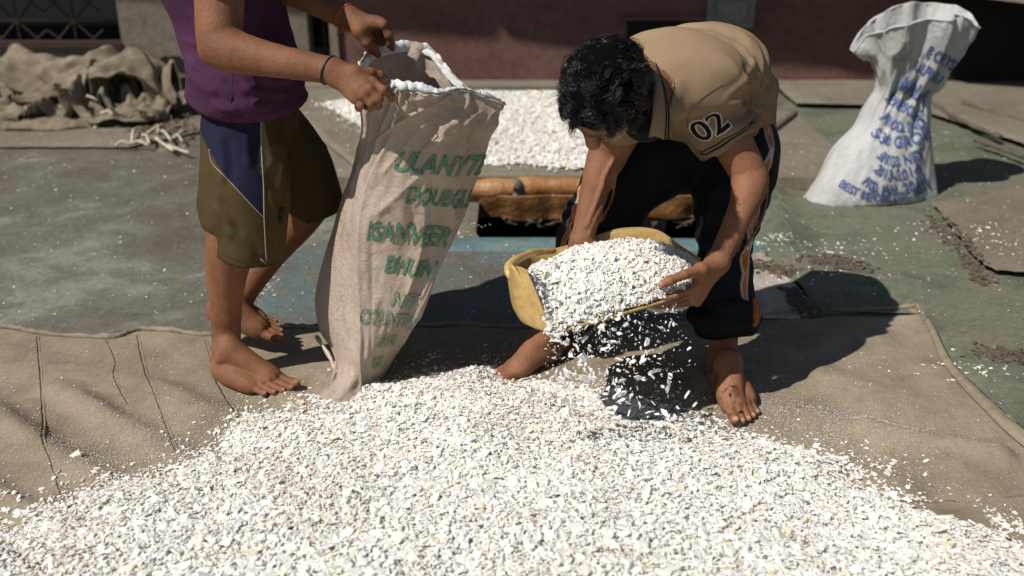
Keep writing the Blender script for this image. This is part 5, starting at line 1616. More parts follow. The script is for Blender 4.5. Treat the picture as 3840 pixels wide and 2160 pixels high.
def grid_mesh(name, Gd, closed=True, bottom=False, uvscale=(1, 1)):
    nv, nu, _ = Gd.shape; V = Gd.reshape(-1, 3)
    F = []
    for j in range(nv - 1):
        for i in range(nu if closed else nu - 1):
            i2 = (i + 1) % nu; F.append((j * nu + i, j * nu + i2, (j + 1) * nu + i2, (j + 1) * nu + i))
    F = np.array(F); me = mesh_np(name, V, F)
    uv = me.uv_layers.new(name='UVMap')
    li = np.zeros(len(me.loops), np.int32); me.loops.foreach_get('vertex_index', li)
    U = (li % nu) / nu * uvscale[0]; Vv = (li // nu) / (nv - 1) * uvscale[1]
    # the closing column wraps: repair its u
    F4 = F.reshape(-1); col_ = np.tile([0, 1, 1, 0], len(F)); ii = np.repeat(np.arange(len(F)) % (nu if closed else nu - 1), 4)
    U = (ii + col_) / nu * uvscale[0]
    uv.data.foreach_set('uv', np.stack([U, Vv], 1).astype(np.float32).ravel())
    return me, V, F
def grid_normals(Gd, closed=True):
    du = (np.roll(Gd, -1, 1) - np.roll(Gd, 1, 1)); dv = np.gradient(Gd, axis=0)
    n = np.cross(du, dv); return n / (np.linalg.norm(n, axis=2)[..., None] + 1e-12)

# ---- brown sack held open
bag = empty('brown_sack', G(1270, 1520)); tag(bag, 'tall empty brown woven sack with faded green print, held open', 'sack')
#            N (left-mid)        T                  M                  C                  C2                 C3                 R                  BR                 B                  L
RB = [
    [(1283, 1405, 2.42), (1142, 1552, 2.285), (1240, 1530, 2.300), (1345, 1505, 2.315), (1362, 1492, 2.34), (1384, 1468, 2.38), (1404, 1430, 2.43), (1400, 1370, 2.53), (1330, 1300, 2.60), (1262, 1290, 2.57)],
    [(1272, 1370, 2.44), (1215, 1478, 2.34), (1285, 1470, 2.325), (1346, 1440, 2.315), (1385, 1432, 2.34), (1420, 1420, 2.38), (1442, 1400, 2.43), (1425, 1340, 2.53), (1335, 1280, 2.60), (1232, 1268, 2.57)],
    [(1245, 1300, 2.48), (1268, 1372, 2.42), (1300, 1365, 2.36), (1347, 1340, 2.315), (1410, 1335, 2.33), (1460, 1325, 2.37), (1492, 1312, 2.43), (1460, 1270, 2.54), (1350, 1220, 2.61), (1205, 1235, 2.57)],
    [(1200, 1165, 2.50), (1240, 1180, 2.42), (1295, 1165, 2.365), (1350, 1150, 2.315), (1450, 1145, 2.325), (1530, 1140, 2.37), (1586, 1130, 2.43), (1530, 1090, 2.55), (1380, 1060, 2.62), (1192, 1110, 2.56)],
    [(1250, 900, 2.48), (1275, 905, 2.41), (1312, 905, 2.355), (1354, 900, 2.305), (1500, 905, 2.305), (1620, 900, 2.36), (1700, 885, 2.43), (1640, 850, 2.56), (1450, 820, 2.62), (1262, 860, 2.56)],
    [(1315, 700, 2.46), (1328, 705, 2.395), (1345, 705, 2.335), (1385, 705, 2.285), (1530, 710, 2.275), (1670, 705, 2.335), (1766, 690, 2.42), (1700, 655, 2.55), (1510, 620, 2.62), (1330, 660, 2.55)],
    [(1358, 540, 2.43), (1362, 545, 2.37), (1390, 555, 2.31), (1450, 560, 2.262), (1580, 562, 2.252), (1720, 555, 2.32), (1822, 535, 2.41), (1760, 505, 2.54), (1560, 470, 2.61), (1372, 500, 2.53)],
    [(1366, 420, 2.39), (1380, 430, 2.33), (1420, 440, 2.27), (1500, 448, 2.232), (1640, 450, 2.235), (1770, 440, 2.31), (1862, 432, 2.40), (1770, 400, 2.52), (1570, 340, 2.60), (1378, 370, 2.52)],
    [(1366, 345, 2.36), (1392, 355, 2.29), (1440, 365, 2.235), (1530, 378, 2.212), (1660, 382, 2.225), (1775, 365, 2.31), (1880, 385, 2.395), (1765, 345, 2.49), (1580, 245, 2.595), (1380, 280, 2.51)],
    [(1352, 262, 2.33), (1394, 300, 2.25), (1450, 318, 2.205), (1545, 334, 2.198), (1660, 340, 2.215), (1745, 312, 2.30), (1892, 354, 2.395), (1738, 312, 2.46), (1590, 163, 2.590), (1395, 178, 2.515)],
]
rings = [[W(*p) for p in r] for r in RB]
rings[0] = [G(p[0], p[1], .034) for p in RB[0]]
for k_ in (1, 2): rings[1][k_] = W(RB[1][k_][0], RB[1][k_][1], RB[1][k_][2] - .06)
for k_ in range(3, 10):
    rings[k_][5] = rings[k_][5] + Vector((0, -.055, 0)); rings[k_][6] = rings[k_][6] + Vector((0, -.085, 0)); rings[k_][4] = rings[k_][4] + Vector((0, -.012, 0))
BAG = loft(rings, 220, 230)
Nn = grid_normals(BAG)
cen = BAG.mean(axis=(0, 1)); flip = np.sign(((BAG - BAG.mean(axis=1, keepdims=True)) * Nn).sum()); Nn = Nn * flip
flat = BAG.reshape(-1, 3)
vv = np.repeat(np.linspace(0, 1, 231), 220); uu = np.tile(np.arange(220) / 220, 231)
Q = np.stack([uu * 26, vv * 3.2, uu * 0], 1)
crease = vnoise(Q + .5 * vnoise(Q, .7, 3)[:, None], 1.0, 70) * .0062 * (.35 + .9 * sstep(vv, .45, .95))
crease += (ridge(np.stack([uu * 14 + vv * 2, vv * 7, uu * 0], 1), 1.0, 71) - .5) * .0050 * sstep(vv, .1, .35)
crease += vnoise(np.stack([uu * 60, vv * 26, uu * 0], 1), 1.0, 72) * .0016
crease = 1.35 * crease + (ridge(np.stack([uu * 30 + vv * 3, vv * 9, uu * 0], 1), 1.0, 73) - .5) * .0032 * sstep(vv, .35, .8)
crease *= sstep(vv, 0, .06) * (1 - .6 * sstep(vv, .96, 1))
ub = .300 + .010 * np.sin(vv * 9)
crease += .0085 * np.exp(-np.abs(uu - ub) / .010) * sstep(vv, .05, .2) * sstep(vv, .80, .60)
for (u0, u1, v0, v1, am) in ((.34, .44, .50, .62, .006), (.33, .38, .60, .78, .007), (.40, .52, .66, .84, .006), (.25, .42, .70, .93, .008), (.45, .50, .78, .95, .007), (.52, .58, .70, .93, .006), (.36, .33, .25, .45, -.006), (.22, .12, .30, .48, .006), (.12, .20, .10, .22, .006), (.20, .24, .80, .95, .008), (.48, .44, .50, .66, -.004)):
    tt = np.clip((vv - v0) / (v1 - v0), 0, 1); dd = np.abs(uu - (u0 + (u1 - u0) * tt)) + 1.2 * np.maximum(0, np.maximum(v0 - vv, vv - v1)) * .3
    crease += am * np.exp(-dd / .010) * sstep(np.minimum(vv - v0, v1 - vv), -.05, .02)
# gathers under the gripping hand
gr = np.exp(-((uu - .22) / .12) ** 2) * sstep(vv, .70, .97)
crease += np.sin(uu * 170 + 2.5 * vnoise(Q, 1, 9)) * .0042 * gr
BAG = (flat + Nn.reshape(-1, 3) * crease[:, None]).reshape(BAG.shape)
me, bv, bfc = grid_mesh('bag_body', BAG, True, uvscale=(1.0, .95))
o = link('woven_body', me, M['brownsack'], bag)
md = o.modifiers.new('t', 'SOLIDIFY'); md.thickness = .0022; md.offset = -1
# seam stitching along the front rim, loose thread
def bag_at(u, v):
    i = u % 1 * 220; j = min(max(v, 0), .9999) * 230
    i0 = int(i) % 220; i1 = (i0 + 1) % 220; j0 = int(j); fi = i - int(i); fj = j - j0
    p = (BAG[j0, i0] * (1 - fi) + BAG[j0, i1] * fi) * (1 - fj) + (BAG[j0 + 1, i0] * (1 - fi) + BAG[j0 + 1, i1] * fi) * fj
    n = Nn[j0, i0]
    return Vector(p), Vector(n)
mb = MB(); P = []
for k in range(110):
    u = .14 + .47 * k / 109; p, n = bag_at(u, .965 - .004 * math.sin(k * .7)); P.append(p + n * .0022)
mb.tube(P, .0011, 5); mb.build('stitching', M['palethread'], bag, True)
p, n = bag_at(.262, .968); mb = MB(); P = [p + n * .003]
for k, (du, dv) in enumerate(((1488, 335), (1478, 362), (1484, 392), (1492, 408), (1480, 426), (1484, 440), (1474, 455), (1470, 474))):
    P.append(W(du, dv, 2.175 + .006 * (k % 2)))
mb.tube(spline([tuple(q) for q in P], 40), .0019, 6); mb.build('loose_thread', M['palethread'], bag, True)
# white film liner folded over the back rim and puffed along the front
def liner(us, drop, rise, name, inward, puff=.0, seed=0):
    """crumpled film: starts under the rim outside, folds over it and drops inside"""
    m = len(us); V = []; F = []; nn = 10
    for k, u in enumerate(us):
        p, n = bag_at(u, .9995); t = k / (m - 1); prof = max(0., math.sin(math.pi * min(1, t * (1.7 if seed == 2 else 1)))) ** .6
        for j in range(nn):
            a = math.pi * (j / (nn - 1)); f = j / (nn - 1)
            off = math.cos(a) * .0022 - inward * f; up = math.sin(a) * (rise + puff * prof) - drop * f ** 2 * (.5 + .5 * prof) - (.002 if j == 0 else 0)
            V.append(np.array(p) + np.array(n) * off + np.array((0, 0, up)))
    V = np.array(V); cr = (ridge(V, 38, 90 + seed) - .4) * .0030 + (ridge(V, 85, 95 + seed) - .4) * .0020
    for k in range(m - 1):
        for j in range(nn - 1): F.append((k * nn + j, k * nn + j + 1, (k + 1) * nn + j + 1, (k + 1) * nn + j))
    F = np.array(F); V = V + vnormals(V, F) * cr[:, None]
    o = link(name, mesh_np(name, V, F), M['liner'], bag); md = o.modifiers.new('t', 'SOLIDIFY'); md.thickness = .0008
liner(np.linspace(.70, 1.03, 110), .026, .0010, 'liner', .004, .000, 1)
liner(np.linspace(.205, .520, 100), .008, .002, 'liner', .016, .011, 2)
liner(np.linspace(.535, .585, 24), .006, .003, 'liner', .006, .003, 3)
# fringe of torn threads at the rear grip
mb = MB()
for k in range(16):
    p, n = bag_at(.93 + random.uniform(-.035, .02), .995); d = Vector((random.uniform(-.03, .01), random.uniform(-.02, .01), random.uniform(-.006, .022)))
    mb.tube([p, p + d * .5 + Vector((0, 0, .004)), p + d], .0009, 4)
mb.build('torn_threads', M['thread'], bag, True)
# tied corner strap at the foot
P = [W(1187, 1262, 2.545), W(1205, 1290, 2.50), W(1232, 1330, 2.46), W(1250, 1372, 2.43), W(1262, 1396, 2.40), W(1256, 1440, 2.36), W(1215, 1480, 2.33), W(1170, 1515, 2.30)]
mb = MB(); mb.tube(spline([tuple(p) for p in P], 30), [.0055 + .002 * math.sin(k) for k in range(30)], 7); mb.build('foot_seam', M['brownsack'], bag, True)
mb = MB(); mb.tube(spline([tuple(p + Vector((.002, -.006, .004))) for p in P[:5]], 18), .0022, 5); mb.tube(spline([tuple(p + Vector((.006, -.004, .0))) for p in P[1:5]], 18), .0018, 5); mb.build('tie_string', M['palethread'], bag, True)
# printed lines: (text, u centre, v centre, size, width factor)
lines = [("ULANYTE A", .500, .630, .074, .74), ("DOUBGLU", .505, .545, .064, .62), ("ISANVEER", .425, .462, .078, .62), ("BHUIN", .455, .405, .066, .66), ("NET", .475, .352, .060, .60), ("COUNTRY", .425, .312, .060, .52), ("BAGS", .450, .262, .052, .46), ("100", .415, .200, .052, .42)]
for txt, uc, vc, sz, wf in lines:
    V2, F2 = text_mesh(txt, sz, .0024, .010, shear=.10)
    out = []
    row = BAG[int(vc * 230)]; lens = np.linalg.norm(np.diff(row, axis=0, append=row[:1]), axis=1)
    cum = np.concatenate([[0], np.cumsum(lens)]); s0 = np.interp(uc * 220, np.arange(221), cum)
    colm = BAG[:, int(uc * 220)]; cl = np.concatenate([[0], np.cumsum(np.linalg.norm(np.diff(colm, axis=0), axis=1))]); l0 = np.interp(vc * 230, np.arange(231), cl)
    for x, y in V2:
        u = np.interp(s0 + x * wf, cum, np.arange(221)) / 220
        v_ = np.interp(l0 + y, cl, np.arange(231)) / 230
        p, n = bag_at(u, v_); out.append(tuple(p + n * .0024))
    link('printed_text', mesh_np('printed_text', np.array(out), F2), M['greenink' if vc > .40 else 'palegreenink'], bag)

# ---- white sack at the right
ws = empty('white_sack', G(3260, 770)); tag(ws, 'half filled white woven sack with blue print, its mouth hanging open', 'sack')
def Z5(x, y, Y): return W(2900 + x / 1.767, y / 1.767, Y)
yb = G(3260, 772).y
def ringw(l, r, yf, ybk, dy=0, n=12, sag=0.0, tilt=0.0, mid=None):
    """ring from left (x,y) to right (x,y) zoom points: front half at depth yf, back half at ybk"""
    P = []
    for k in range(n):
        a = 2 * math.pi * k / n
        t = .5 - .5 * math.cos(a); x = l[0] + (r[0] - l[0]) * t; y = l[1] + (r[1] - l[1]) * t
        d = math.sin(a)                        # + front, - back
        yy = (yf + ybk) / 2 - d * (ybk - yf) / 2
        P.append(Z5(x, y + sag * max(0, d) + (mid or 0) * min(0, d), yy + tilt))
    return P
rw = [
    ringw((300, 1385), (1010, 1350), yb - .03, yb + .22, sag=10),
    ringw((165, 1372), (1086, 1316), yb - .09, yb + .30, sag=22),
    ringw((225, 1270), (1080, 1250), yb - .10, yb + .31, sag=10),
    ringw((300, 1150), (1066, 1130), yb - .09, yb + .30),
    ringw((380, 1000), (1052, 1000), yb - .06, yb + .28),
    ringw((530, 850), (1040, 880), yb - .02, yb + .25),
    ringw((598, 720), (1032, 760), yb + .01, yb + .22),
    ringw((668, 610), (1034, 650), yb + .03, yb + .20),
    ringw((682, 505), (1092, 560), yb + .02, yb + .20),
    ringw((664, 430), (1166, 430), yb + .00, yb + .20),
    ringw((635, 365), (1228, 300), yb - .02, yb + .22, sag=-20, mid=30),
    ringw((548, 300), (1335, 150), yb - .05, yb + .26, sag=-85, mid=215),
]
# roll the torn mouth: front lip low, back lip high above the frame
WS = loft(rw, 180, 190); Nw = grid_normals(WS)
flip = np.sign(((WS - WS.mean(axis=1, keepdims=True)) * Nw).sum()); Nw = Nw * flip
vv = np.repeat(np.linspace(0, 1, 191), 180); uu = np.tile(np.arange(180) / 180, 191)
Q = np.stack([np.cos(uu * 6.283) * 3.2, np.sin(uu * 6.283) * 3.2, vv * 2.5], 1)
neck = np.exp(-((vv - .64) / .12) ** 2)
dsp = vnoise(Q, 2.6, 81) * .013 * neck + vnoise(Q, 1.3, 82) * .012 + vnoise(Q, .9, 89) * .055 * sstep(vv, .62, .95) + vnoise(Q, 6, 83) * .003
dsp += .006 * np.sin(uu * 6.283 * 13 + 2 * vnoise(Q, 1.5, 84)) * neck + (ridge(Q + vv[:, None], 1.6, 85) - .4) * .008 * sstep(vv, .15, .6)
dsp += .016 * vnoise(np.stack([uu * 9, vv * 14, uu], 1), 1, 86) * sstep(vv, .80, 1) + .012 * (ridge(np.stack([uu * 16, vv * 5, uu], 1), 1, 87) - .4) * sstep(vv, .45, .7)
WS = (WS.reshape(-1, 3) + Nw.reshape(-1, 3) * (dsp * sstep(vv, 0, .08))[:, None]).reshape(WS.shape)
WS[:, :, 2] += (.030 * vnoise(np.stack([uu * 7, uu * 0, vv * 2], 1), 1, 88) * sstep(vv, .82, 1)).reshape(191, 180)
me, wv_, wf_ = grid_mesh('sack_body', WS, True, uvscale=(1.25, 1.0))
o = link('woven_body', me, M['whitesack'], ws); md = o.modifiers.new('t', 'SOLIDIFY'); md.thickness = .003; md.offset = -1
bm_c = WS[0].mean(axis=0)
V = np.concatenate([WS[0], [bm_c]]); F = [(i, (i + 1) % 180, 180) for i in range(180)]
link('sack_base', mesh_np('sack_base', V, F), M['whitesack'], ws)
mb = MB(); rim = WS[-1]; P = [Vector(rim[i % 180]) for i in range(0, 183, 3)]
mb.tube(P, [.0045 + .002 * math.sin(i * 1.7) for i in range(len(P))], 6, False); mb.build('torn_rim', M['whitesack'], ws, True)
wb = bvh_of(wv_, wf_)
# wire hanging from the mouth, tuft at the corner
mb = MB(); mb.tube(spline([tuple(Z5(640, 375, yb - .06)), tuple(Z5(668, 450, yb - .05)), tuple(Z5(700, 520, yb - .03))], 12), .0018, 5)
mb.tube(spline([tuple(Z5(790, 380, yb - .09)), tuple(Z5(830, 400, yb - .10)), tuple(Z5(880, 370, yb - .09)), tuple(Z5(915, 330, yb - .08))], 14), .0026, 5); mb.build('wire', M['thread'], ws, True)
mb = MB()
for k in range(7): a = Z5(1335, 155, yb + .1); mb.tube([a, a + Vector((random.uniform(.0, .03), random.uniform(-.02, .01), random.uniform(-.02, .012)))], .002, 4)
mb.build('tuft', M['palethread'], ws, True)
wl_ = [("E CRYS", (1022, 340), (1112, 388), (1196, 445), 88), ("ULPHU", (938, 432), (1025, 480), (1108, 540), 82), ("WALA", (826, 540), (920, 592), (1022, 668), 118), ("SPARKLE", (756, 640), (850, 705), (975, 770), 78),
       ("PROD. IND", (728, 768), (845, 845), (1000, 800), 78), ("S-30 GROE", (666, 868), (820, 945), (1040, 875), 86), ("50 KGS. NET", (704, 1022), (810, 1072), (1000, 1012), 78), ("2013-2014", (680, 1110), (800, 1165), (978, 1112), 76), ("PKD. JAN. 2014", (604, 1192), (770, 1262), (1020, 1185), 72), ("BEST BEFORE DEC 2017", (444, 1212), (740, 1316), (1046, 1215), 62)]
eye = Vector((0, 0, CAM_H))
for txt, a, b, c, hgt in wl_:
    V2, F2 = text_mesh(txt, 1.0, .034, .16)
    x0, x1 = V2[:, 0].min(), V2[:, 0].max(); A, B, C = (np.array(q, float) for q in (a, b, c)); out = []
    for x, y in V2:
        t = (x - x0) / (x1 - x0); q = A * (1 - t) * (1 - 2 * t) + B * 4 * t * (1 - t) + C * t * (2 * t - 1)
        d = A * (4 * t - 3) + B * (4 - 8 * t) + C * (4 * t - 1); d /= np.linalg.norm(d); q = q + np.array((d[1], -d[0])) * (y * hgt * 1.25)
        dr = (Z5(q[0], q[1], 4.0) - eye).normalized(); hit = wb.ray_cast(eye, dr, 9)
        if hit[0] is None: hit = wb.find_nearest(Z5(q[0], q[1], yb))
        nn_ = hit[1] if hit[1].dot(dr) < 0 else -hit[1]; out.append(tuple(hit[0] + nn_ * .0035))
    link('printed_text', mesh_np('printed_text', np.array(out), F2), M['blueink'], ws)
# ------------------------------------------------------------------ scoop cut from a plastic drum, its load, and the falling chips
sco = empty('plastic_scoop', W(2250, 1130, 2.2)); tag(sco, 'yellow plastic scoop cut from a can, full of white chips', 'scoop')
# profile rings from the left end wall to the right; each runs front lip -> floor -> back wall -> rim
SR = [
    [(1905, 1005, 2.17), (1903, 1020, 2.17), (1906, 1030, 2.19), (1912, 1025, 2.22), (1925, 1005, 2.26), (1940, 985, 2.285), (1952, 972, 2.30)],
    [(1912, 1008, 2.13), (1925, 1085, 2.14), (1950, 1110, 2.18), (1975, 1085, 2.24), (1985, 1040, 2.30), (1990, 995, 2.325), (1995, 950, 2.335)],
    [(1935, 1010, 2.08), (1935, 1150, 2.09), (1960, 1195, 2.13), (2010, 1130, 2.22), (2035, 1060, 2.31), (2045, 1000, 2.340), (2052, 940, 2.350)],
    [(2070, 1244, 2.02), (2000, 1225, 2.05), (2030, 1215, 2.11), (2080, 1140, 2.21), (2100, 1065, 2.32), (2105, 1000, 2.350), (2108, 932, 2.360)],
    [(2160, 1222, 2.035), (2160, 1226, 2.055), (2165, 1205, 2.11), (2190, 1130, 2.22), (2205, 1050, 2.33), (2210, 980, 2.362), (2212, 898, 2.374)],
    [(2290, 1186, 2.06), (2290, 1190, 2.08), (2295, 1172, 2.13), (2310, 1105, 2.24), (2325, 1020, 2.345), (2332, 945, 2.378), (2335, 862, 2.390)],
    [(2420, 1150, 2.09), (2420, 1154, 2.11), (2425, 1136, 2.16), (2435, 1075, 2.26), (2450, 1000, 2.355), (2458, 930, 2.383), (2462, 868, 2.395)],
    [(2520, 1118, 2.12), (2520, 1122, 2.14), (2522, 1106, 2.18), (2530, 1055, 2.27), (2545, 1000, 2.350), (2552, 960, 2.370), (2556, 930, 2.375)],
    [(2600, 1082, 2.16), (2600, 1086, 2.17), (2602, 1076, 2.20), (2608, 1040, 2.27), (2618, 1010, 2.33), (2624, 990, 2.345), (2628, 975, 2.350)],
]
SG = loft([[W(*p) for p in r] for r in SR], 40, 90, closed=False)
SG[:, -4:, :] += (np.array((0, .006, .0))[None, None, :] * np.linspace(0, 1, 4)[None, :, None])
me, sv_, sf_ = grid_mesh('shell', SG, False)
o = link('shell', me, M['plastic'], sco); md = o.modifiers.new('t', 'SOLIDIFY'); md.thickness = .0045; md.offset = 0
# outer skin of the left end: a smooth bulging panel with the stump of the can's handle
A = [W(*p) for p in ((1908, 1004, 2.16), (1932, 1006, 2.125), (1972, 1012, 2.075))]
LW = [
    [(1904, 1008, 2.165), (1922, 1000, 2.115), (1950, 1000, 2.080), (1975, 1012, 2.062)],
    [(1912, 1070, 2.160), (1930, 1090, 2.110), (1965, 1085, 2.065), (2005, 1075, 2.048)],
    [(1928, 1150, 2.150), (1942, 1170, 2.100), (1985, 1165, 2.055), (2035, 1150, 2.034)],
    [(1962, 1192, 2.140), (1990, 1215, 2.085), (2025, 1218, 2.045), (2058, 1210, 2.026)],
    [(2010, 1215, 2.120), (2032, 1232, 2.070), (2052, 1240, 2.040), (2072, 1246, 2.022)],
]
LG = loft([[W(*p) for p in r] for r in LW], 20, 40, closed=False)
me, _, _ = grid_mesh('end_wall', LG, False); o = link('end_wall', me, M['plastic'], sco); md = o.modifiers.new('t', 'SOLIDIFY'); md.thickness = .0045; md.offset = -.5
s = SDF(tuple(W(1950, 1000, 2.2) - Vector((.10, .10, .10))), tuple(W(1950, 1000, 2.2) + Vector((.14, .16, .12))), .0035)
s.limb([W(1915, 1040, 2.14), W(1908, 1000, 2.165), W(1945, 970, 2.21), W(1985, 952, 2.26)], [(0, .006), (.5, .0085), (1, .006)], .01)
s.limb([W(1985, 952, 2.26), W(2020, 945, 2.30), W(2080, 940, 2.345)], [(0, .008), (1, .005)], .01)
V, F = s.mesh(); link('handle_stump', mesh_np('handle_stump', relax(V, F, 2), F), M['plastic'], sco)
# rim bead along the back
mb = MB(); mb.tube([Vector(SG[j, -1]) for j in range(12, 91, 2)], .0030, 7); mb.build('rim', M['plastic'], sco, True)
# the load: mound surface between lip and back wall
def load():
    root = empty('scoop_load', W(2250, 1080, 2.2)); tag(root, 'mound of white bone chips filling the yellow scoop', 'heap')
    LR = [
        [(1985, 1020, 2.075), (1985, 1020, 2.12), (1990, 1015, 2.17), (2000, 1010, 2.22), (2010, 1005, 2.26)],
        [(2030, 1140, 2.040), (2025, 1080, 2.090), (2035, 1020, 2.170), (2070, 985, 2.250), (2090, 975, 2.310)],
        [(2072, 1240, 2.020), (2085, 1120, 2.080), (2110, 1015, 2.170), (2130, 955, 2.260), (2150, 940, 2.330)],
        [(2165, 1222, 2.030), (2180, 1090, 2.095), (2200, 985, 2.180), (2220, 930, 2.260), (2235, 925, 2.340)],
        [(2295, 1186, 2.055), (2305, 1065, 2.115), (2320, 970, 2.195), (2335, 916, 2.270), (2345, 912, 2.350)],
        [(2420, 1150, 2.085), (2430, 1050, 2.140), (2440, 970, 2.210), (2450, 922, 2.280), (2462, 920, 2.350)],
        [(2520, 1118, 2.115), (2525, 1045, 2.160), (2530, 985, 2.220), (2535, 955, 2.280), (2545, 950, 2.335)],
        [(2598, 1082, 2.150), (2600, 1050, 2.190), (2605, 1020, 2.240), (2610, 1000, 2.290), (2618, 992, 2.325)],
    ]
    for r in LR[3:]:
        x_, y_, d_ = r[0]; r[0] = (x_, y_ - 16, d_ + .012)
    LGd = loft([[W(*p) for p in r] for r in LR], 60, 90, closed=False)
    me, lv, lf = grid_mesh('load_bed', LGd, False); nn = vnormals(lv, lf); nn *= np.sign(nn[:, 2].mean())
    lv2 = lv - nn * .006
    link('chip_bed', mesh_np('chip_bed', lv2, lf), bpy.data.materials['chip_bed'], root)
    R = np.random.default_rng(4); n = 9500
    i = R.integers(0, len(lf), n); w = R.dirichlet((1, 1, 1, 1), n)
    P = (lv[lf[i]] * w[..., None]).sum(1); Nq = (nn[lf[i]] * w[..., None]).sum(1)
    ar = np.linalg.norm(np.cross(lv[lf[:, 1]] - lv[lf[:, 0]], lv[lf[:, 3]] - lv[lf[:, 0]]), axis=1)
    i = R.choice(len(lf), n, p=ar / ar.sum()); P = (lv[lf[i]] * w[..., None]).sum(1); Nq = (nn[lf[i]] * w[..., None]).sum(1)
    P = P + Nq * R.uniform(-.004, .007, (n, 1))
    o = chips('loose_chips', P, Nq, np.clip(R.lognormal(math.log(.0135), .38, n), .006, .032), root, 14, .55); o['kind'] = 'stuff'
    # chips slipping over the lip
    j = R.integers(0, 91, 300); lip = LGd[j, 0]; keep = (lip[:, 0] > W(2050, 1240, 2.02).x) & (lip[:, 0] < W(2330, 1180, 2.06).x); lip = lip[keep]
    lip = lip + np.stack([R.normal(0, .006, len(lip)), R.normal(-.004, .006, len(lip)), -np.abs(R.normal(0, .010, len(lip)))], 1)
    o = chips('spilling_chips', lip, np.tile((0, -.6, .8), (len(lip), 1)), np.clip(R.lognormal(math.log(.014), .35, len(lip)), .007, .03), root, 15, .7); o['kind'] = 'stuff'
load()
# chips in the air: each one a thing
def falling():
    R = np.random.default_rng(99); meshes = []
    for k in range(14):
        V, F = PROTO[(k * 5 + 2) % len(PROTO)]
        me = mesh_np('falling_chip', V, F, False); c = PAL[R.choice(7)]; color_attr(me, 'chip', np.tile(c, (len(V), 1))); me.materials.append(M['chip']); meshes.append(me)
    n = 300
    for k in range(n):
        u = 2060 + R.beta(1.15, 1.5) * 470; l0 = np.interp(u, [2000, 2480, 2600], [1262, 1148, 1120])
        v = l0 + R.random() ** .85 * (1570 - l0); u = u + (v - l0) * R.normal(.08, .10)
        lipv = np.interp(u, [2000, 2480, 2600], [1265, 1150, 1120]); fall = (v - lipv) / 1600
        Y = 2.015 + max(0, u - 2070) * .00020 - .62 * fall + R.normal(0, .02)
        p = W(u, v, Y)
        if p.z < .06: p.z = .06 + R.uniform(0, .05)
        sz = float(np.clip(R.lognormal(math.log(.0128), .50), .004, .034))
        o = bpy.data.objects.new('falling_chip', meshes[k % 14]); col.objects.link(o)
        o.location = p; o.scale = (sz, sz, sz); o.rotation_euler = tuple(R.uniform(0, 6.28, 3))
        tag(o, 'white bone chip in mid air falling from the yellow scoop', 'chip', 'chips falling from the scoop')
falling()
def fall_dust():
    R = np.random.default_rng(5); n = 420; u = R.uniform(2040, 2560, n); lip = np.interp(u, [2000, 2480, 2600], [1265, 1150, 1120]); f = R.random(n) ** 1.3 * .16
    P = np.array([tuple(W(u[k] + 200 * f[k] * R.normal(.6, .5), lip[k] + f[k] * 1600, 2.015 + max(0, u[k] - 2070) * .0002 - .62 * f[k] + R.normal(0, .02))) for k in range(n)]); P[:, 2] = np.maximum(P[:, 2], .05)
    o = chips('falling_dust', P, R.normal(size=(n, 3)), R.uniform(.0025, .007, n), None, 3, 1.0); tag(o, 'fine white grit falling with the chips below the scoop', 'grit', kind='stuff')
fall_dust()
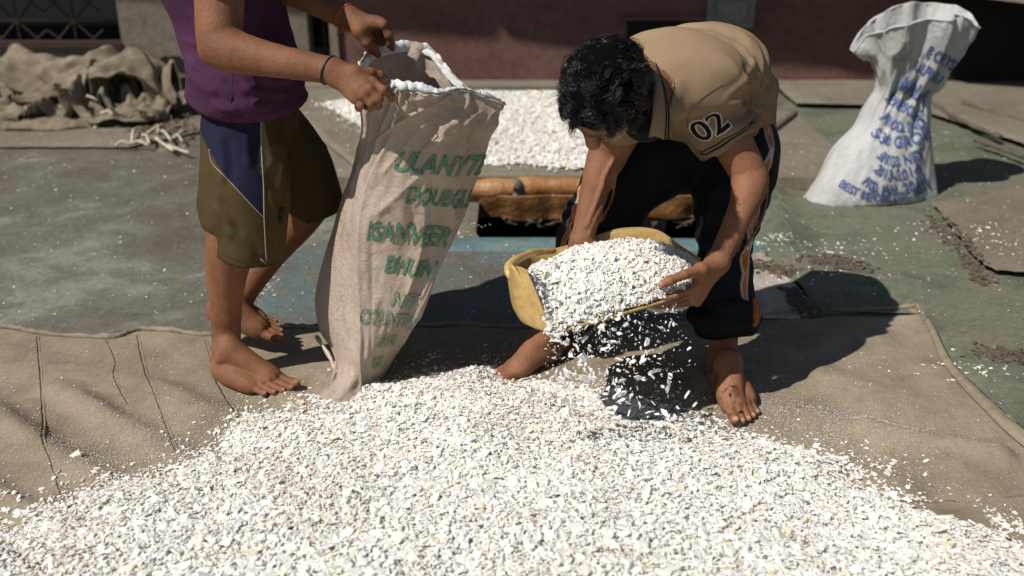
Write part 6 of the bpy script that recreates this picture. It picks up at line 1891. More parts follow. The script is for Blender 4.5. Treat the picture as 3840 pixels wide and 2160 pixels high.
# ------------------------------------------------------------------ heap of old sacking at the left: two crumpled sacks, points of a draped cloth (3 mm steps, differences along each row)
def BZ(x, y, Y): return W(x / 2.337, y / 2.337, Y)           # points read off an enlarged view of that corner
BY = 5.40
SACK_A = (43, 30, [
    -230,-247,12,17,-2,1,16,0,0,16,3,-1,9,5,7,14,3,-9,19,6,3,12,8,4,12,12,2,16,2,-9,13,14,-3,16,-5,9,19,5,-1,13,13,4,15,-7,5,13,3,14,17,2,4,1,12,-16,5,16,-6,7,2,-5,12,-5,0,15,-8,-9,13,3,12,8,5,
    6,-8,2,1,-11,4,17,8,-9,20,13,-4,-13,8,10,-14,10,-10,-3,8,-9,-7,9,-9,-8,16,-2,-10,14,-12,-1,16,-4,0,17,-5,8,15,0,-1,14,-1,6,17,4,-9,16,-9,2,16,1,-2,17,1,1,15,-1,0,0,15,1,16,0,3,15,2,0,13,4,2,
    15,2,-10,15,6,7,12,5,2,16,6,-8,10,2,-3,19,6,2,13,5,15,16,9,-10,20,-1,2,7,8,19,17,-5,0,19,7,2,14,8,0,11,7,3,-11,16,-14,15,3,-10,14,-6,-2,15,-3,2,15,-3,-8,6,0,13,-5,5,9,-8,4,14,7,-9,17,17,-5,
    -3,10,1,-16,0,9,-17,13,-10,5,12,-7,-11,13,-13,6,14,-7,-10,13,-3,2,14,1,0,15,-8,4,17,-1,-9,13,1,3,18,-5,-2,18,0,9,15,1,1,13,2,-12,-2,12,-1,15,4,4,14,3,1,15,4,-11,13,4,9,15,3,2,13,7,-10,11,4,
    5,16,2,-2,18,4,-1,12,3,17,19,4,-6,21,7,2,12,9,2,12,-2,4,10,2,6,10,4,8,15,12,5,1,9,-17,19,6,-8,14,-7,-8,13,-1,-2,16,-3,-2,12,3,10,-10,1,12,-2,3,16,-5,-10,12,18,-4,-4,0,6,-18,17,0,-1,14,-4,
    -12,12,-4,-4,6,-17,-10,16,-4,1,12,-3,5,11,-4,2,17,-3,7,15,-2,-3,18,1,-12,14,-1,2,23,-4,-6,13,7,14,16,-3,-5,-6,12,-1,15,5,5,16,3,0,15,6,0,15,5,0,13,6,2,9,4,-1,14,4,-3,13,2,-4,20,4,-3,16,5,13,
    20,2,-3,17,5,-5,16,3,8,18,-2,-7,11,2,7,2,12,12,14,8,15,16,7,-7,4,10,-19,19,-8,-3,14,3,-4,7,-2,6,16,0,10,-15,0,6,-7,-5,16,13,-3,13,17,-3,-8,5,3,-9,7,2,-17,7,-8,-15,17,-4,-10,16,-8,2,11,-3,1,
    15,-8,-1,11,-6,4,12,1,0,18,-7,10,14,1,-16,18,-2,14,22,-4,1,14,7,-5,13,2,7,-8,13,1,17,3,7,17,5,-3,15,6,2,19,5,-1,13,8,-11,11,3,0,8,4,15,12,3,-8,17,4,1,21,7,-1,19,1,9,17,4,1,20,-1,1,15,1,2,15,
    2,-11,11,7,6,7,12,15,14,8,5,9,2,-17,15,1,-5,13,2,-4,11,2,7,1,1,12,-3,-2,12,-1,-2,16,14,-9,9,10,-1,-13,3,3,-11,3,-4,-18,20,-2,-9,14,-7,-13,11,-7,3,15,-8,7,16,-6,-2,12,-1,-5,10,-1,11,19,-5,-6,
    12,2,-1,20,-3,-4,14,-1,2,17,1,9,14,3,-5,-10,17,-3,17,2,13,20,6,-3,20,4,-10,15,4,10,13,6,-3,11,5,1,12,3,0,13,3,7,12,6,-14,15,5,7,22,1,-6,19,4,6,20,4,3,16,-5,-7,13,5,-5,15,6,6,5,13,13,16,-2,
    -4,15,9,7,10,-1,-14,15,6,5,10,3,2,2,0,12,-1,-1,15,11,-5,12,6,-1,7,9,0,-7,-11,0,-15,10,-3,-18,18,-13,-1,18,-10,-3,16,-6,-2,14,-5,-9,14,-4,-7,12,-1,11,10,-1,4,16,-2,4,19,1,-2,13,2,-11,18,0,6,
    11,1,2,15,1,-7,-8,19,-2,15,1,15,20,3,-8,18,4,-7,18,6,11,14,-2,-4,14,7,-1,13,5,-6,13,3,5,11,3,-1,16,6,-3,20,3,6,18,1,7,20,2,-1,16,7,-4,10,3,-3,16,9,-3,17,5,8,11,6,9,11,-4,-13,12,1,-4,15,6,0,
    12,8,14,3,1,11,3,-2,18,1,-4,16,15,1,10,1,-1,-15,5,-2,-16,0,-2,-16,17,-14,5,21,-10,-4,19,-7,-5,13,-11,-11,13,-1,-2,13,4,-6,5,-6,17,14,2,-3,20,0,1,14,3,-8,13,4,0,14,0,-4,17,-3,-1,-7,18,-1,12,
    -1,15,21,4,-9,17,4,-5,16,4,10,20,2,3,15,4,-12,11,2,4,8,3,4,16,4,0,17,6,0,17,-1,5,19,0,3,18,7,-1,10,4,-11,14,6,2,15,4,13,16,10,-6,14,-7,-9,15,7,-5,11,5,0,19,5,3,13,8,12,15,0,18,-7,-1,17,1,-7,
    12,16,2,8,13,2,-11,-11,-1,-16,13,-3,-9,4,-16,-13,18,-9,-2,16,-12,-9,20,-2,-5,11,-4,7,14,0,-5,12,1,11,13,-3,2,18,-1,-3,12,3,-7,14,3,-2,13,3,-2,17,0,-1,-3,16,0,15,1,10,16,0,5,15,6,-8,17,2,1,
    15,4,2,16,1,-7,9,5,15,13,3,5,17,6,-7,18,-4,-8,17,8,2,18,-5,-5,12,7,12,18,6,-2,9,8,-8,13,-1,2,17,4,-8,15,3,0,9,5,-1,17,6,0,19,6,5,9,-6,17,12,2,18,15,10,4,-3,-3,19,12,-2,9,9,4,-14,-2,-8,-13,
    14,-3,-12,7,-9,-17,-3,-19,-6,20,-3,-4,18,1,-2,17,-2,8,14,2,0,15,-2,7,16,-2,3,8,-6,-15,16,5,5,17,-1,-4,13,5,-1,16,1,-1,-2,10,11,17,4,-4,12,1,12,15,4,-6,14,3,-2,16,3,-1,12,4,-2,11,6,3,13,-2,
    -4,16,3,-7,18,8,2,19,2,-1,13,-4,8,14,-3,14,19,8,-4,10,17,-12,19,-4,5,15,5,-9,12,3,0,9,3,-1,13,-4,7,18,0,5,13,9,17,5,1,9,18,15,1,6,0,20,10,0,8,9,-4,-15,4,-2,-12,5,-5,-18,-1,-17,-9,7,-11,-14,
    20,-3,2,13,-1,11,16,-4,9,18,6,1,18,3,-6,13,-4,-9,14,-3,-8,16,0,6,16,2,7,11,0,-7,19,2,-1,-1,20,-1,12,4,2,15,0,11,14,-1,-5,15,1,-2,14,4,-2,13,5,-2,13,1,1,18,6,-5,15,-5,9,10,-9,5,18,3,-2,16,6,
    -1,17,12,-1,13,-2,16,14,14,-9,14,4,-8,20,1,-7,12,5,-1,9,2,-1,9,3,-4,20,-4,6,13,4,6,5,8,13,6,10,15,8,4,17,18,5,-1,6,-7,-14,-3,-12,-9,8,-5,-17,1,-11,-14,18,-4,-5,16,-4,6,15,-6,7,17,0,-2,14,1,
    0,18,3,-3,16,-3,-1,9,2,1,16,1,-2,12,-2,12,20,2,-4,18,2,-12,4,20,7,11,-2,-6,8,2,14,15,0,-3,13,-3,0,17,1,-1,13,11,-12,15,1,5,21,-1,0,13,-3,6,11,-3,4,14,0,-3,9,1,-10,14,11,12,21,6,5,16,3,16,21,
    0,-8,15,3,-8,12,12,-10,10,2,-3,10,3,-5,17,-3,-8,13,8,10,11,10,10,0,6,20,4,5,8,15,1,-1,9,-6,-13,1,-7,-9,6,-5,-15,8,-6,-4,15,-3,-7,12,-9,8,18,-5,8,10,-5,-14,19,-2,7,17,5,0,14,4,2,17,4,-6,10,0,
    4,12,-3,6,19,1,4,18,4,-14,-9,18,-5,18,3,-1,12,-3,5,10,1,-3,15,-4,7,17,0,8,18,2,-4,14,4,-18,18,-3,7,14,1,8,12,-2,2,11,1,-4,9,3,-7,21,-3,-6,15,8,14,12,12,12,20,5,8,19,1,-1,11,1,-13,16,6,2,14,
    4,-13,7,2,-7,15,3,0,3,8,15,3,3,8,8,13,9,9,-4,-4,16,-5,0,6,-5,-5,11,-7,-2,11,-12,-3,2,7,-17,13,-6,-8,10,-3,14,14,-6,-14,17,-3,14,18,1,0,17,3,-2,16,4,-4,12,1,9,12,-2,9,15,3,-5,20,4,-6,4,15,-8,
    7,4,14,15,-1,-5,15,-5,-5,13,-2,6,14,5,11,18,-2,-13,24,5,4,7,-4,5,19,0,2,14,-2,4,10,1,-5,11,0,-8,14,1,-9,20,2,10,18,3,3,10,15,9,19,-2,-7,10,5,0,11,5,-9,15,9,1,10,3,-2,10,1,4,6,9,8,8,6,7,9,4,
    5,14,3,7,15,-9,-1,10,-4,0,14,-11,-5,1,-1,-8,3,3,-10,10,-1,-14,10,-4,10,16,-6,-12,13,-4,13,19,-1,1,19,0,2,15,0,-8,12,2,6,12,1,14,17,4,-5,16,6,-6,3,12,15,9,4,-6,17,-4,-3,14,-1,6,11,-1,-5,15,
    -2,3,16,5,9,17,6,-14,20,-1,13,11,-6,4,16,1,0,15,-2,7,6,2,-16,15,2,-9,18,0,7,12,5,3,16,7,2,13,7,-10,8,8,4,16,5,3,12,7,-6,10,3,0,9,1,4,9,6,5,11,5,3,10,1,10,15,2,6,15,-2,3,12,-16,5,19,-5,1,-3,
    4,-13,11,1,-14,-6,4,-16,16,-6,-2,13,-3,-2,9,-4,12,22,-1,-2,16,0,5,17,-1,-3,16,-4,5,9,3,13,14,3,-4,14,8,-7,5,14,5,6,3,-19,16,-9,-1,12,0,1,16,3,5,16,0,-6,14,1,10,14,5,13,11,1,2,18,-5,-4,17,6,
    2,13,-1,-3,13,0,-3,11,-5,-14,19,6,-3,11,1,15,14,6,5,11,9,-4,13,6,-9,16,12,6,11,7,-5,10,1,-3,9,7,4,16,2,1,7,-1,14,11,1,5,17,0,4,16,-4,4,8,-11,15,21,-4,-4,7,2,-18,-3,-1,-13,-9,4,-14,19,-2,2,
    17,-4,0,9,2,4,21,-5,-2,14,3,4,15,-2,1,14,-3,0,14,1,4,12,6,1,12,1,10,-2,18,-5,13,-4,-15,15,-3,-3,10,-2,1,17,-4,7,15,3,-8,13,-1,7,15,5,4,13,2,3,13,-3,-1,18,5,3,10,1,-2,13,-2,-12,17,4,5,12,-3,
    13,14,1,9,13,7,0,12,9,-2,11,11,-12,12,10,-6,19,6,2,14,1,-12,18,3,5,0,5,18,11,-1,6,14,-1,6,16,0,7,22,0,0,1,-8,22,19,-2,-10,3,-1,-18,1,-2,-12,4,-1,-10,6,-1,-7,14,1,3,17,-3,-7,15,-1,3,17,-2,4,
    12,1,3,12,1,0,15,3,2,15,2,3,11,4,10,8,5,6,12,3,-10,12,-3,-1,14,-3,3,13,-1,-3,14,1,-3,13,4,3,13,0,-11,11,1,5,11,0,1,16,1,2,13,5,1,17,2,-7,10,1,17,16,-4,-2,10,4,13,16,1,7,15,6,-2,15,12,-10,13,
    10,-6,21,8,-8,12,6,-6,14,0,0,-2,2,16,11,-1,8,13,0,7,14,0,8,20,8,2,8,-7,14,15,-4,-14,0,-2,-16,6,-4,-11,5,-2,-9,7,-1,-5,14,-2,2,17,0,-10,15,-5,6,15,4,8,12,-1,-9,13,0,0,16,7,3,13,4,7,13,5,7,13,
    -3,6,4,19,0,13,-7,-4,16,-3,1,10,1,-3,11,2,-3,13,2,-3,11,3,-6,12,2,-8,10,-3,-1,14,7,6,21,2,-1,16,-1,-9,15,0,8,13,2,8,2,6,16,10,3,12,16,2,-4,20,4,-7,21,11,0,12,11,-15,16,7,-7,9,-1,3,9,1,11,0,
    -4,13,13,1,5,14,1,8,14,7,9,18,2,2,10,-4,-16,-3,-4,-19,4,-2,-7,12,-2,-7,9,-2,-4,16,-1,-9,15,-1,0,14,-5,1,14,1,2,15,2,5,12,3,-5,20,1,-3,12,10,14,15,-4,2,8,-2,8,11,13,0,6,6,3,11,2,-2,11,2,-3,
    10,2,-4,11,3,-3,12,2,-5,11,2,-7,10,0,-14,19,2,4,19,5,-7,15,-2,10,15,1,-11,14,1,10,8,-2,8,10,4,16,8,13,10,19,1,-5,10,12,-17,21,12,1,14,5,-4,13,6,0,6,-2,10,6,-3,7,9,-5,14,12,2,5,15,7,4,16,4,
    -3,8,0,-16,-10,-8,-13,11,0,-12,13,-1,-5,14,-1,-5,17,0,-4,15,-3,0,12,-3,4,15,-6,-1,14,2,9,17,1,-1,13,10,-8,14,0,6,14,5,3,-5,5,9,13,9,7,7,9,-1,11,6,-4,12,4,-2,13,3,-2,5,11,-7,12,3,-11,9,-3,-7,
    7,1,-15,21,1,-5,21,6,5,18,-7,6,17,3,-2,16,2,-7,7,-2,16,12,2,8,14,6,5,12,9,5,16,9,0,5,16,-16,17,8,-1,12,1,10,7,-2,7,3,-6,15,12,-1,5,16,5,2,11,7,-2,17,0,-4,9,-4,-15,-13,-3,-13,18,2,-5,18,-6,
    -7,12,2,1,14,2,-1,11,-2,-1,16,-3,6,13,-1,-15,10,-4,17,20,1,-1,14,3,-13,19,9,5,14,-4,-11,-6,7,17,12,9,-1,8,9,-1,14,5,-5,12,9,-2,13,5,0,9,7,-9,14,6,-7,4,3,-12,5,1,-17,15,-5,-2,18,2,9,24,0,3,
    19,1,-7,17,6,-5,12,-10,8,11,4,7,8,5,4,17,11,1,13,9,2,11,11,-2,14,10,1,8,2,9,7,-1,8,9,-2,12,10,6,-4,15,0,6,9,5,-15,17,0,6,11,-2,-14,0,-6,-18,-1,-7,-16,17,5,6,18,1,11,16,6,-6,13,-9,7,15,-2,-3,
    13,5,-11,13,-10,3,15,5,16,12,4,-15,18,3,-10,21,1,0,-13,0,-3,7,18,6,16,14,-1,10,0,-13,19,12,5,13,7,-6,12,8,-2,16,5,-8,8,4,-9,1,-3,-19,16,-2,-15,15,4,12,18,1,12,22,-1,-1,16,1,-9,12,-5,11,16,5,
    -5,12,3,-2,16,7,1,9,15,8,16,8,-1,9,4,6,7,3,11,8,2,10,10,4,5,13,7,3,7,2,-8,14,-5,-7,12,10,4,9,-5,-16,6,-5,-13,-1,-7,-20,20,-1,7,20,-3,3,11,8,15,18,-2,1,11,-3,-4,15,1,-9,9,-4,-6,14,5,14,22,4,
    -3,12,2,-17,18,1,0,-10,4,-18,9,16,6,10,17,4,14,7,-7,20,9,5,14,-2,-15,12,13,6,13,3,-10,7,5,-5,9,0,-17,20,2,-2,14,8,-8,12,-3,10,17,-3,11,19,3,5,18,-1,2,7,5,-14,20,1,1,12,9,1,14,9,7,15,8,-3,9,
    4,11,7,4,10,8,5,11,10,7,15,8,3,-15,8,-1,-13,12,-2,-11,8,10,13,15,2,-9,13,-3,-11,-6,-9,-19,23,-4,2,15,-1,10,20,2,-3,12,-2,3,16,-3,1,12,2,2,10,2,-8,12,3,3,21,3,2,14,4,-5,17,1,-6,-5,3,-19,14,
    14,6,7,18,7,18,11,0,6,16,9,21,3,-9,12,1,0,10,3,-10,5,-4,-16,17,10,-5,16,9,5,14,8,-2,13,-4,6,20,-2,-1,13,-2,10,16,9,5,16,8,-7,12,-9,-12,18,3,-8,14,11,2,13,12,5,10,7,15,7,-1,16,-1,3,20,17,15,
    0,7,-2,-17,2,-7,-16,16,5,-3,12,7,3,12,5,2,18,4,-5,-7,-9,-19,22,-8,1,22,-3,-3,11,-2,2,16,-3,1,16,1,-1,13,4,4,15,5,4,16,-2,-12,14,3,12,11,6,-13,15,2,4,3,5,-17,12,9,6,2,20,7,17,9,1,3,21,8,17,0,
    -6,11,14,5,12,2,-7,9,1,-3,18,-1,0,14,12,-3,15,0,7,11,-12,6,19,0,1,17,8,-1,10,9,-14,18,7,-2,14,2,-11,15,-2,8,15,8,5,5,14,1,12,4,14,10,3,13,2,5,11,21,8,6,-3,-6,-21,14,1,-15,15,5,-2,9,8,2,13,5,
    1,12,3,-5,6,-1,-14,19,-8,-5,19,-8,2,15,2,11,16,-3,-6,14,0,1,13,0,0,16,2,0,16,3,-8,14,3,3,15,2,7,13,3,-9,-8,17,-5,17,6,1,10,7,6,12,15,2,8,14,0,7,13,5,9,7,-1,15,8,0,11,2,-3,11,3,3,18,0,-4,15,
    5,10,16,-8,4,12,-3,15,10,7,-16,19,6,-9,16,11,3,17,-8,-3,14,-3,6,14,8,5,5,14,3,5,9,5,11,13,8,15,9,4,9,4,11,7,-2,-18,7,-1,-19,12,2,3,14,4,-3,14,8,2,12,1,-4,18,0,-6,11,-4,-13,16,-6,10,16,-1,-2,
    16,2,0,10,2,1,18,-2,8,19,1,-5,11,3,-4,15,1,-7,15,2,2,18,0,5,-4,17,4,16,2,5,13,9,-10,9,10,-1,7,16,4,11,6,2,14,12,6,9,14,1,10,1,2,17,4,0,13,0,-2,18,2,-2,14,-4,11,10,-3,9,13,2,6,10,6,-15,17,7,
    -2,22,-3,7,11,-14,8,6,12,-1,11,10,7,6,10,1,8,15,0,18,13,-2,6,7,8,12,4,-10,6,-3,-18,15,2,-9,13,4,1,14,3,-1,15,8,5,17,-4,-7,14,-5,-7,14,-1,2,17,-3,8,14,1,-4,14,0,-1,18,4,-2,9,0,-3,17,5,-2,17,
    -2,9,13,2,-9,19,1,2,-2,21,-5,17,0,5,5,9,1,9,7,-2,7,10,-2,13,10,-1,13,10,-2,13,11,10,15,8,-2,14,7,3,17,0,1,8,-3,4,13,-3,11,8,-9,13,11,7,1,15,7,-17,20,-4,2,14,-13,9,16,-5,11,13,12,7,6,12,-2,5,
    14,-2,9,12,-3,9,14,-12,17,12,4,11,7,-3,8,1,-13,13,3,-11,14,2,-5,17,5,5,15,3,-3,17,0,0,16,-5,-4,9,-10,13,19,-3,-4,12,7,-14,20,1,6,10,2,8,15,1,-3,13,3,-4,14,3,6,19,1,-5,15,1,1,1,14,1,1,-2,16,
    13,8,3,8,5,-4,6,10,-4,14,11,1,13,9,-2,15,13,-8,18,5,4,19,9,-6,17,1,2,16,-5,1,11,-9,11,7,2,19,6,0,18,16,-2,-14,20,8,-6,15,-5,3,8,-7,5,3,5,5,10,12,-4,4,18,7,11,12,-7,12,11,-1,18,10,3,8,13,-11,
    11,3,-11,13,5,-10,16,4,-7,18,3,-4,16,7,6,19,-2,-2,17,-6,2,14,-12,3,11,-11,11,14,6,-6,18,1,-5,19,7,-4,8,-1,18,14,2,-6,11,5,-7,16,4,-11,18,4,0])
SACK_B = (31, 23, [
    -94,-246,52,8,15,-8,18,-3,5,16,6,-3,12,6,1,6,3,9,9,0,-3,5,8,3,12,0,2,10,3,3,11,1,3,9,0,12,10,1,7,10,8,5,17,-1,-1,10,12,-7,10,6,10,12,5,8,6,8,-12,14,3,5,13,1,-12,-1,8,-18,7,7,-15,10,16,-10,
    16,3,-6,11,5,10,15,3,-8,14,-2,10,8,10,10,7,13,-11,11,12,-2,-1,9,9,10,2,-4,13,12,-4,15,2,1,9,5,4,7,2,6,8,2,5,12,9,-4,8,3,2,10,2,1,10,2,5,12,-2,7,12,7,-1,9,2,-1,13,2,12,10,3,3,14,11,5,10,7,
    -13,8,9,11,10,4,-11,13,0,-3,5,5,-16,13,6,-9,3,11,-12,19,6,-4,7,13,-9,16,-1,3,7,5,8,7,3,2,13,10,3,15,4,7,-6,11,-7,15,6,4,10,3,4,13,6,-2,7,2,3,8,3,7,9,3,5,13,9,-6,9,3,6,10,4,0,9,3,2,9,-2,9,10,
    1,5,16,0,2,14,5,1,9,9,-14,12,9,11,9,5,-2,9,6,-6,11,7,7,14,2,-6,9,3,-4,10,5,-15,8,10,-7,3,11,-14,17,6,-2,12,1,9,10,9,-7,5,-5,16,13,11,3,11,10,-4,6,13,-13,5,3,7,8,6,4,14,5,6,12,5,-4,5,-1,9,10,
    4,8,10,4,10,12,10,-2,10,3,2,10,2,3,9,1,1,12,-5,8,8,3,4,19,4,4,13,9,-7,8,9,-16,6,7,17,8,4,-6,10,1,-13,11,8,8,10,1,-11,7,7,-7,16,9,-3,6,6,-7,8,9,-9,11,4,8,8,7,2,16,3,-2,8,6,5,7,5,12,-7,17,0,
    12,5,4,9,-1,-2,14,2,1,5,6,7,4,3,14,16,-1,1,9,5,8,6,5,17,15,6,-4,11,3,2,11,0,5,10,-3,7,11,7,-12,8,5,15,14,7,-5,15,6,-7,9,10,-9,11,0,12,8,3,-7,6,8,-10,11,2,-2,8,4,-5,16,5,0,0,11,-13,9,5,-5,7,
    8,-2,12,10,-3,11,6,2,5,6,13,16,2,2,-3,13,0,11,3,-3,10,4,2,12,-1,0,7,3,5,8,0,16,13,3,1,12,4,6,12,3,9,3,8,16,14,1,0,11,0,5,10,2,9,12,2,-2,15,8,-13,4,6,19,17,4,-4,12,7,-7,7,6,-3,11,3,2,9,8,-10,
    7,3,-4,13,-3,3,8,6,-13,1,10,-11,7,7,-3,8,7,-3,15,6,2,5,16,-4,10,8,3,3,-5,14,-2,10,11,5,9,-14,15,-2,3,8,3,1,4,2,8,18,1,1,10,1,4,9,7,13,12,2,8,15,0,6,6,5,11,10,1,1,12,2,3,8,3,0,9,7,1,15,8,2,8,
    5,6,18,3,4,9,8,-2,9,4,-2,10,6,0,10,4,-11,11,4,-5,9,-2,-3,5,6,-9,-2,6,-5,8,8,-12,13,6,-1,8,9,12,9,16,-8,8,4,12,-1,12,9,3,5,-15,10,6,-6,11,3,-1,11,2,2,11,-3,16,6,0,8,16,5,0,17,3,3,9,3,12,10,1,
    1,7,9,14,8,0,1,10,5,-3,8,1,14,16,8,0,13,4,-6,5,5,15,16,3,1,6,12,-8,15,3,-1,17,5,3,8,4,-7,5,0,-6,-1,4,-13,-4,2,-9,8,4,-17,15,11,2,12,8,-2,2,14,10,9,5,4,-10,12,-3,7,2,-11,14,7,-3,11,3,0,9,1,3,
    10,1,5,13,0,4,9,6,11,14,3,4,16,1,-3,9,2,7,9,4,3,6,5,13,8,6,6,16,1,-1,8,3,4,9,7,11,15,5,-7,9,4,5,13,7,4,14,4,4,10,9,-11,12,2,3,-2,5,-13,16,1,-5,0,2,-12,-1,0,-9,-1,5,-17,12,13,0,8,11,3,17,3,1,
    -2,12,10,3,5,-18,17,1,-3,10,2,0,11,2,4,9,1,11,12,5,-12,9,2,12,14,2,7,17,3,-6,10,3,4,8,4,5,8,6,11,9,7,6,10,5,5,9,3,5,16,-1,-3,11,4,4,2,6,17,17,9,-1,11,6,2,18,1,2,5,10,-10,3,4,-9,13,1,-2,7,1,
    -11,-6,4,-16,12,0,-12,-6,7,-15,16,-2,-4,17,5,4,-9,16,-4,11,2,-3,12,-5,0,11,0,-2,8,1,2,14,9,-3,10,4,0,13,3,2,14,-3,9,10,7,-10,14,5,5,13,0,4,4,15,12,16,0,-5,6,7,12,10,3,5,10,3,4,17,1,1,12,1,8,
    0,11,18,18,4,6,13,4,-6,10,7,-12,6,4,-4,12,-1,-6,6,1,-9,5,3,-13,6,4,-10,-5,9,-14,7,5,-16,8,-9,3,0,8,11,11,5,-7,12,-1,-4,9,3,1,12,-6,9,9,-1,1,11,8,-6,10,4,0,17,-1,6,9,6,-1,10,6,3,17,7,-4,9,7,
    1,12,6,3,14,-1,-5,6,10,13,13,0,5,15,-1,0,4,9,14,14,4,7,5,7,5,13,6,-4,15,5,9,5,3,-12,11,0,-9,14,-3,-3,4,2,-9,6,4,-17,-1,13,-9,9,-5,-10,6,4,-6,0,8,8,9,6,-8,11,3,-6,11,-1,8,12,-1,3,8,-2,2,12,2,
    3,10,6,-9,14,1,5,10,6,-3,8,7,-10,14,8,5,14,5,1,15,3,4,11,3,0,13,3,-7,9,6,10,7,4,7,17,4,6,7,5,7,3,10,14,17,3,-6,13,2,-1,9,5,-3,9,4,-5,10,-3,-7,13,-2,-7,-4,6,-13,18,-3,-5,-3,13,-10,6,1,-12,-2,
    10,8,8,4,-10,16,4,1,9,1,0,9,0,2,15,4,0,9,-4,10,11,3,-4,8,2,-3,14,4,-5,7,9,-4,10,8,-3,18,2,6,12,3,2,16,3,4,7,9,-12,14,3,-3,12,3,8,8,5,9,9,7,7,12,6,6,7,7,3,12,3,-4,12,9,4,11,4,-3,8,-6,-13,14,
    3,-2,7,0,-7,9,0,-5,5,-2,-8,6,6,-13,-2,15,2,7,-2,-13,16,6,5,11,3,-4,7,1,4,10,-2,9,14,2,-2,13,1,7,8,0,-1,12,6,-9,10,10,-4,8,4,-6,20,7,-1,14,2,7,11,5,-8,7,3,1,14,3,-6,11,5,7,8,4,6,5,9,15,17,3,
    -2,12,7,-5,8,3,-1,10,10,3,9,3,0,10,-1,-10,13,4,-4,9,0,-3,8,0,-5,9,0,-8,9,-1,-4,-7,8,-14,9,-1,-6,14,11,4,15,0,-6,11,-2,14,9,1,7,10,2,8,14,0,2,13,3,-9,10,4,0,7,8,-3,11,6,-3,17,10,-4,11,4,1,9,
    4,-3,10,4,-2,14,-1,2,13,7,-4,7,3,9,10,3,0,8,8,10,15,3,-9,8,4,-1,10,2,-6,13,10,6,14,6,-2,3,-1,-15,12,2,3,9,1,-4,12,-4,-3,4,-4,-7,3,9,-16,4,9,14,15,0,-11,12,3,15,18,-1,-6,7,-3,14,9,3,5,17,1,
    -6,6,3,7,11,4,-2,13,1,13,7,11,-15,17,4,8,10,11,-7,10,5,-2,11,3,-1,15,-2,5,3,14,-8,15,4,1,8,2,2,9,4,-1,9,3,-1,11,5,-5,16,5,4,10,5,-4,13,4,-1,9,4,-13,6,-2,-8,8,-2,-6,12,4,5,13,-8,-11,-4,18,-5,
    6,4,6,16,-1,1,13,1,13,13,1,7,17,-3,-6,4,2,18,13,3,0,11,3,-7,8,4,3,12,1,3,14,5,10,7,12,-8,13,-2,7,10,9,-5,11,6,-2,10,4,0,14,9,4,8,4,-14,10,10,10,9,3,-4,6,-2,-13,13,0,-3,14,10,4,13,3,-2,14,2,
    -4,7,6,-7,8,-3,-12,8,-2,-7,15,2,2,9,2,-8,10,2,-13,1,9,11,17,-3,7,11,5,7,12,4,5,12,3,5,1,-1,10,13,4,8,12,2,3,14,1,-7,5,3,12,13,2,4,13,6,-3,10,8,-3,8,1,1,7,8,-3,18,8,0,4,8,-6,15,8,-2,9,3,-9,9,
    5,6,11,3,-3,10,1,-13,16,2,9,11,5,-15,8,-1,0,9,-1,-12,12,10,0,10,-7,-11,9,0,-4,6,4,-8,-6,15,8,11,3,2,8,4,7,17,-1,4,10,5,5,12,0,4,9,5,8,3,6,11,12,2,4,12,2,3,7,1,4,15,2,-1,10,2,0,10,4,2,9,2,13,
    7,9,-10,15,9,-2,13,10,-2,12,5,-10,6,5,-6,9,3,-6,11,5,6,11,3,-5,15,2,-7,7,7,-4,18,0,2,1,-1,-17,12,-2,-9,11,3,-5,11,4,-5,12,0,4,5,17,-5,14,-8,-4,3,5,10,14,0,6,8,8,9,15,-4,1,6,5,6,6,8,11,9,8,2,
    14,0,1,12,2,3,8,0,3,9,0,-1,7,8,10,13,2,3,14,2,13,7,13,-8,12,7,-6,11,7,-8,9,5,-5,9,5,-8,11,4,-5,11,2,8,11,6,-9,14,5,2,11,1,-16,5,-2,-8,12,-1,-12,10,5,-2,15,3,0,8,1,2,8,14,-1,10,-5,-5,13,-8,3,
    -2,9,11,10,3,12,16,-5,-5,7,6,7,6,7,8,17,2,-4,0,15,12,17,-5,0,2,8,15,12,0,-9,9,2,6,9,4,6,16,3,6,14,6,12,2,12,-9,10,6,-10,11,5,-3,12,4,-9,6,5,-11,11,7,11,18,-1,-7,7,2,-15,15,8,3,5,-7,-15,16,4,
    -1,6,7,-11,9,0,13,13,3,2,9,9,-13,3,2,16,15,-5,-4,13,-9,3,-1,12,7,6,3,5,8,-1,3,7,5,7,11,4,9,9,12,-3,16,3,8,9,0,2,2,6,13,10,-3,-14,8,5,9,11,3,13,7,7,10,16,9,4,11,11,-10,3,5,-10,11,6,-7,8,4,-5,
    15,2,-6,13,1,-9,18,6,-1,3,-4,-17,10,7,-1,7,-4,-9,8,7,11,10,2,7,15,0,1])
def unpack(m, n, steps):
    e = np.array(steps, dtype=np.int64).reshape(n, m, 3)
    e[:, 0] = np.cumsum(e[:, 0], axis=0); V = np.cumsum(e, axis=1).reshape(-1, 3) * .003
    F = np.array([(j * m + i, j * m + i + 1, (j + 1) * m + i + 1, (j + 1) * m + i) for j in range(n - 1) for i in range(m - 1)])
    return V, F
bun = empty('sacking_bundle', (W(240, 500, 5.4).x, 5.4, 0)); tag(bun, 'crumpled bundle of old jute sacking slumped against the grille', 'bundle')
VV = []; FF = []; off_ = 0
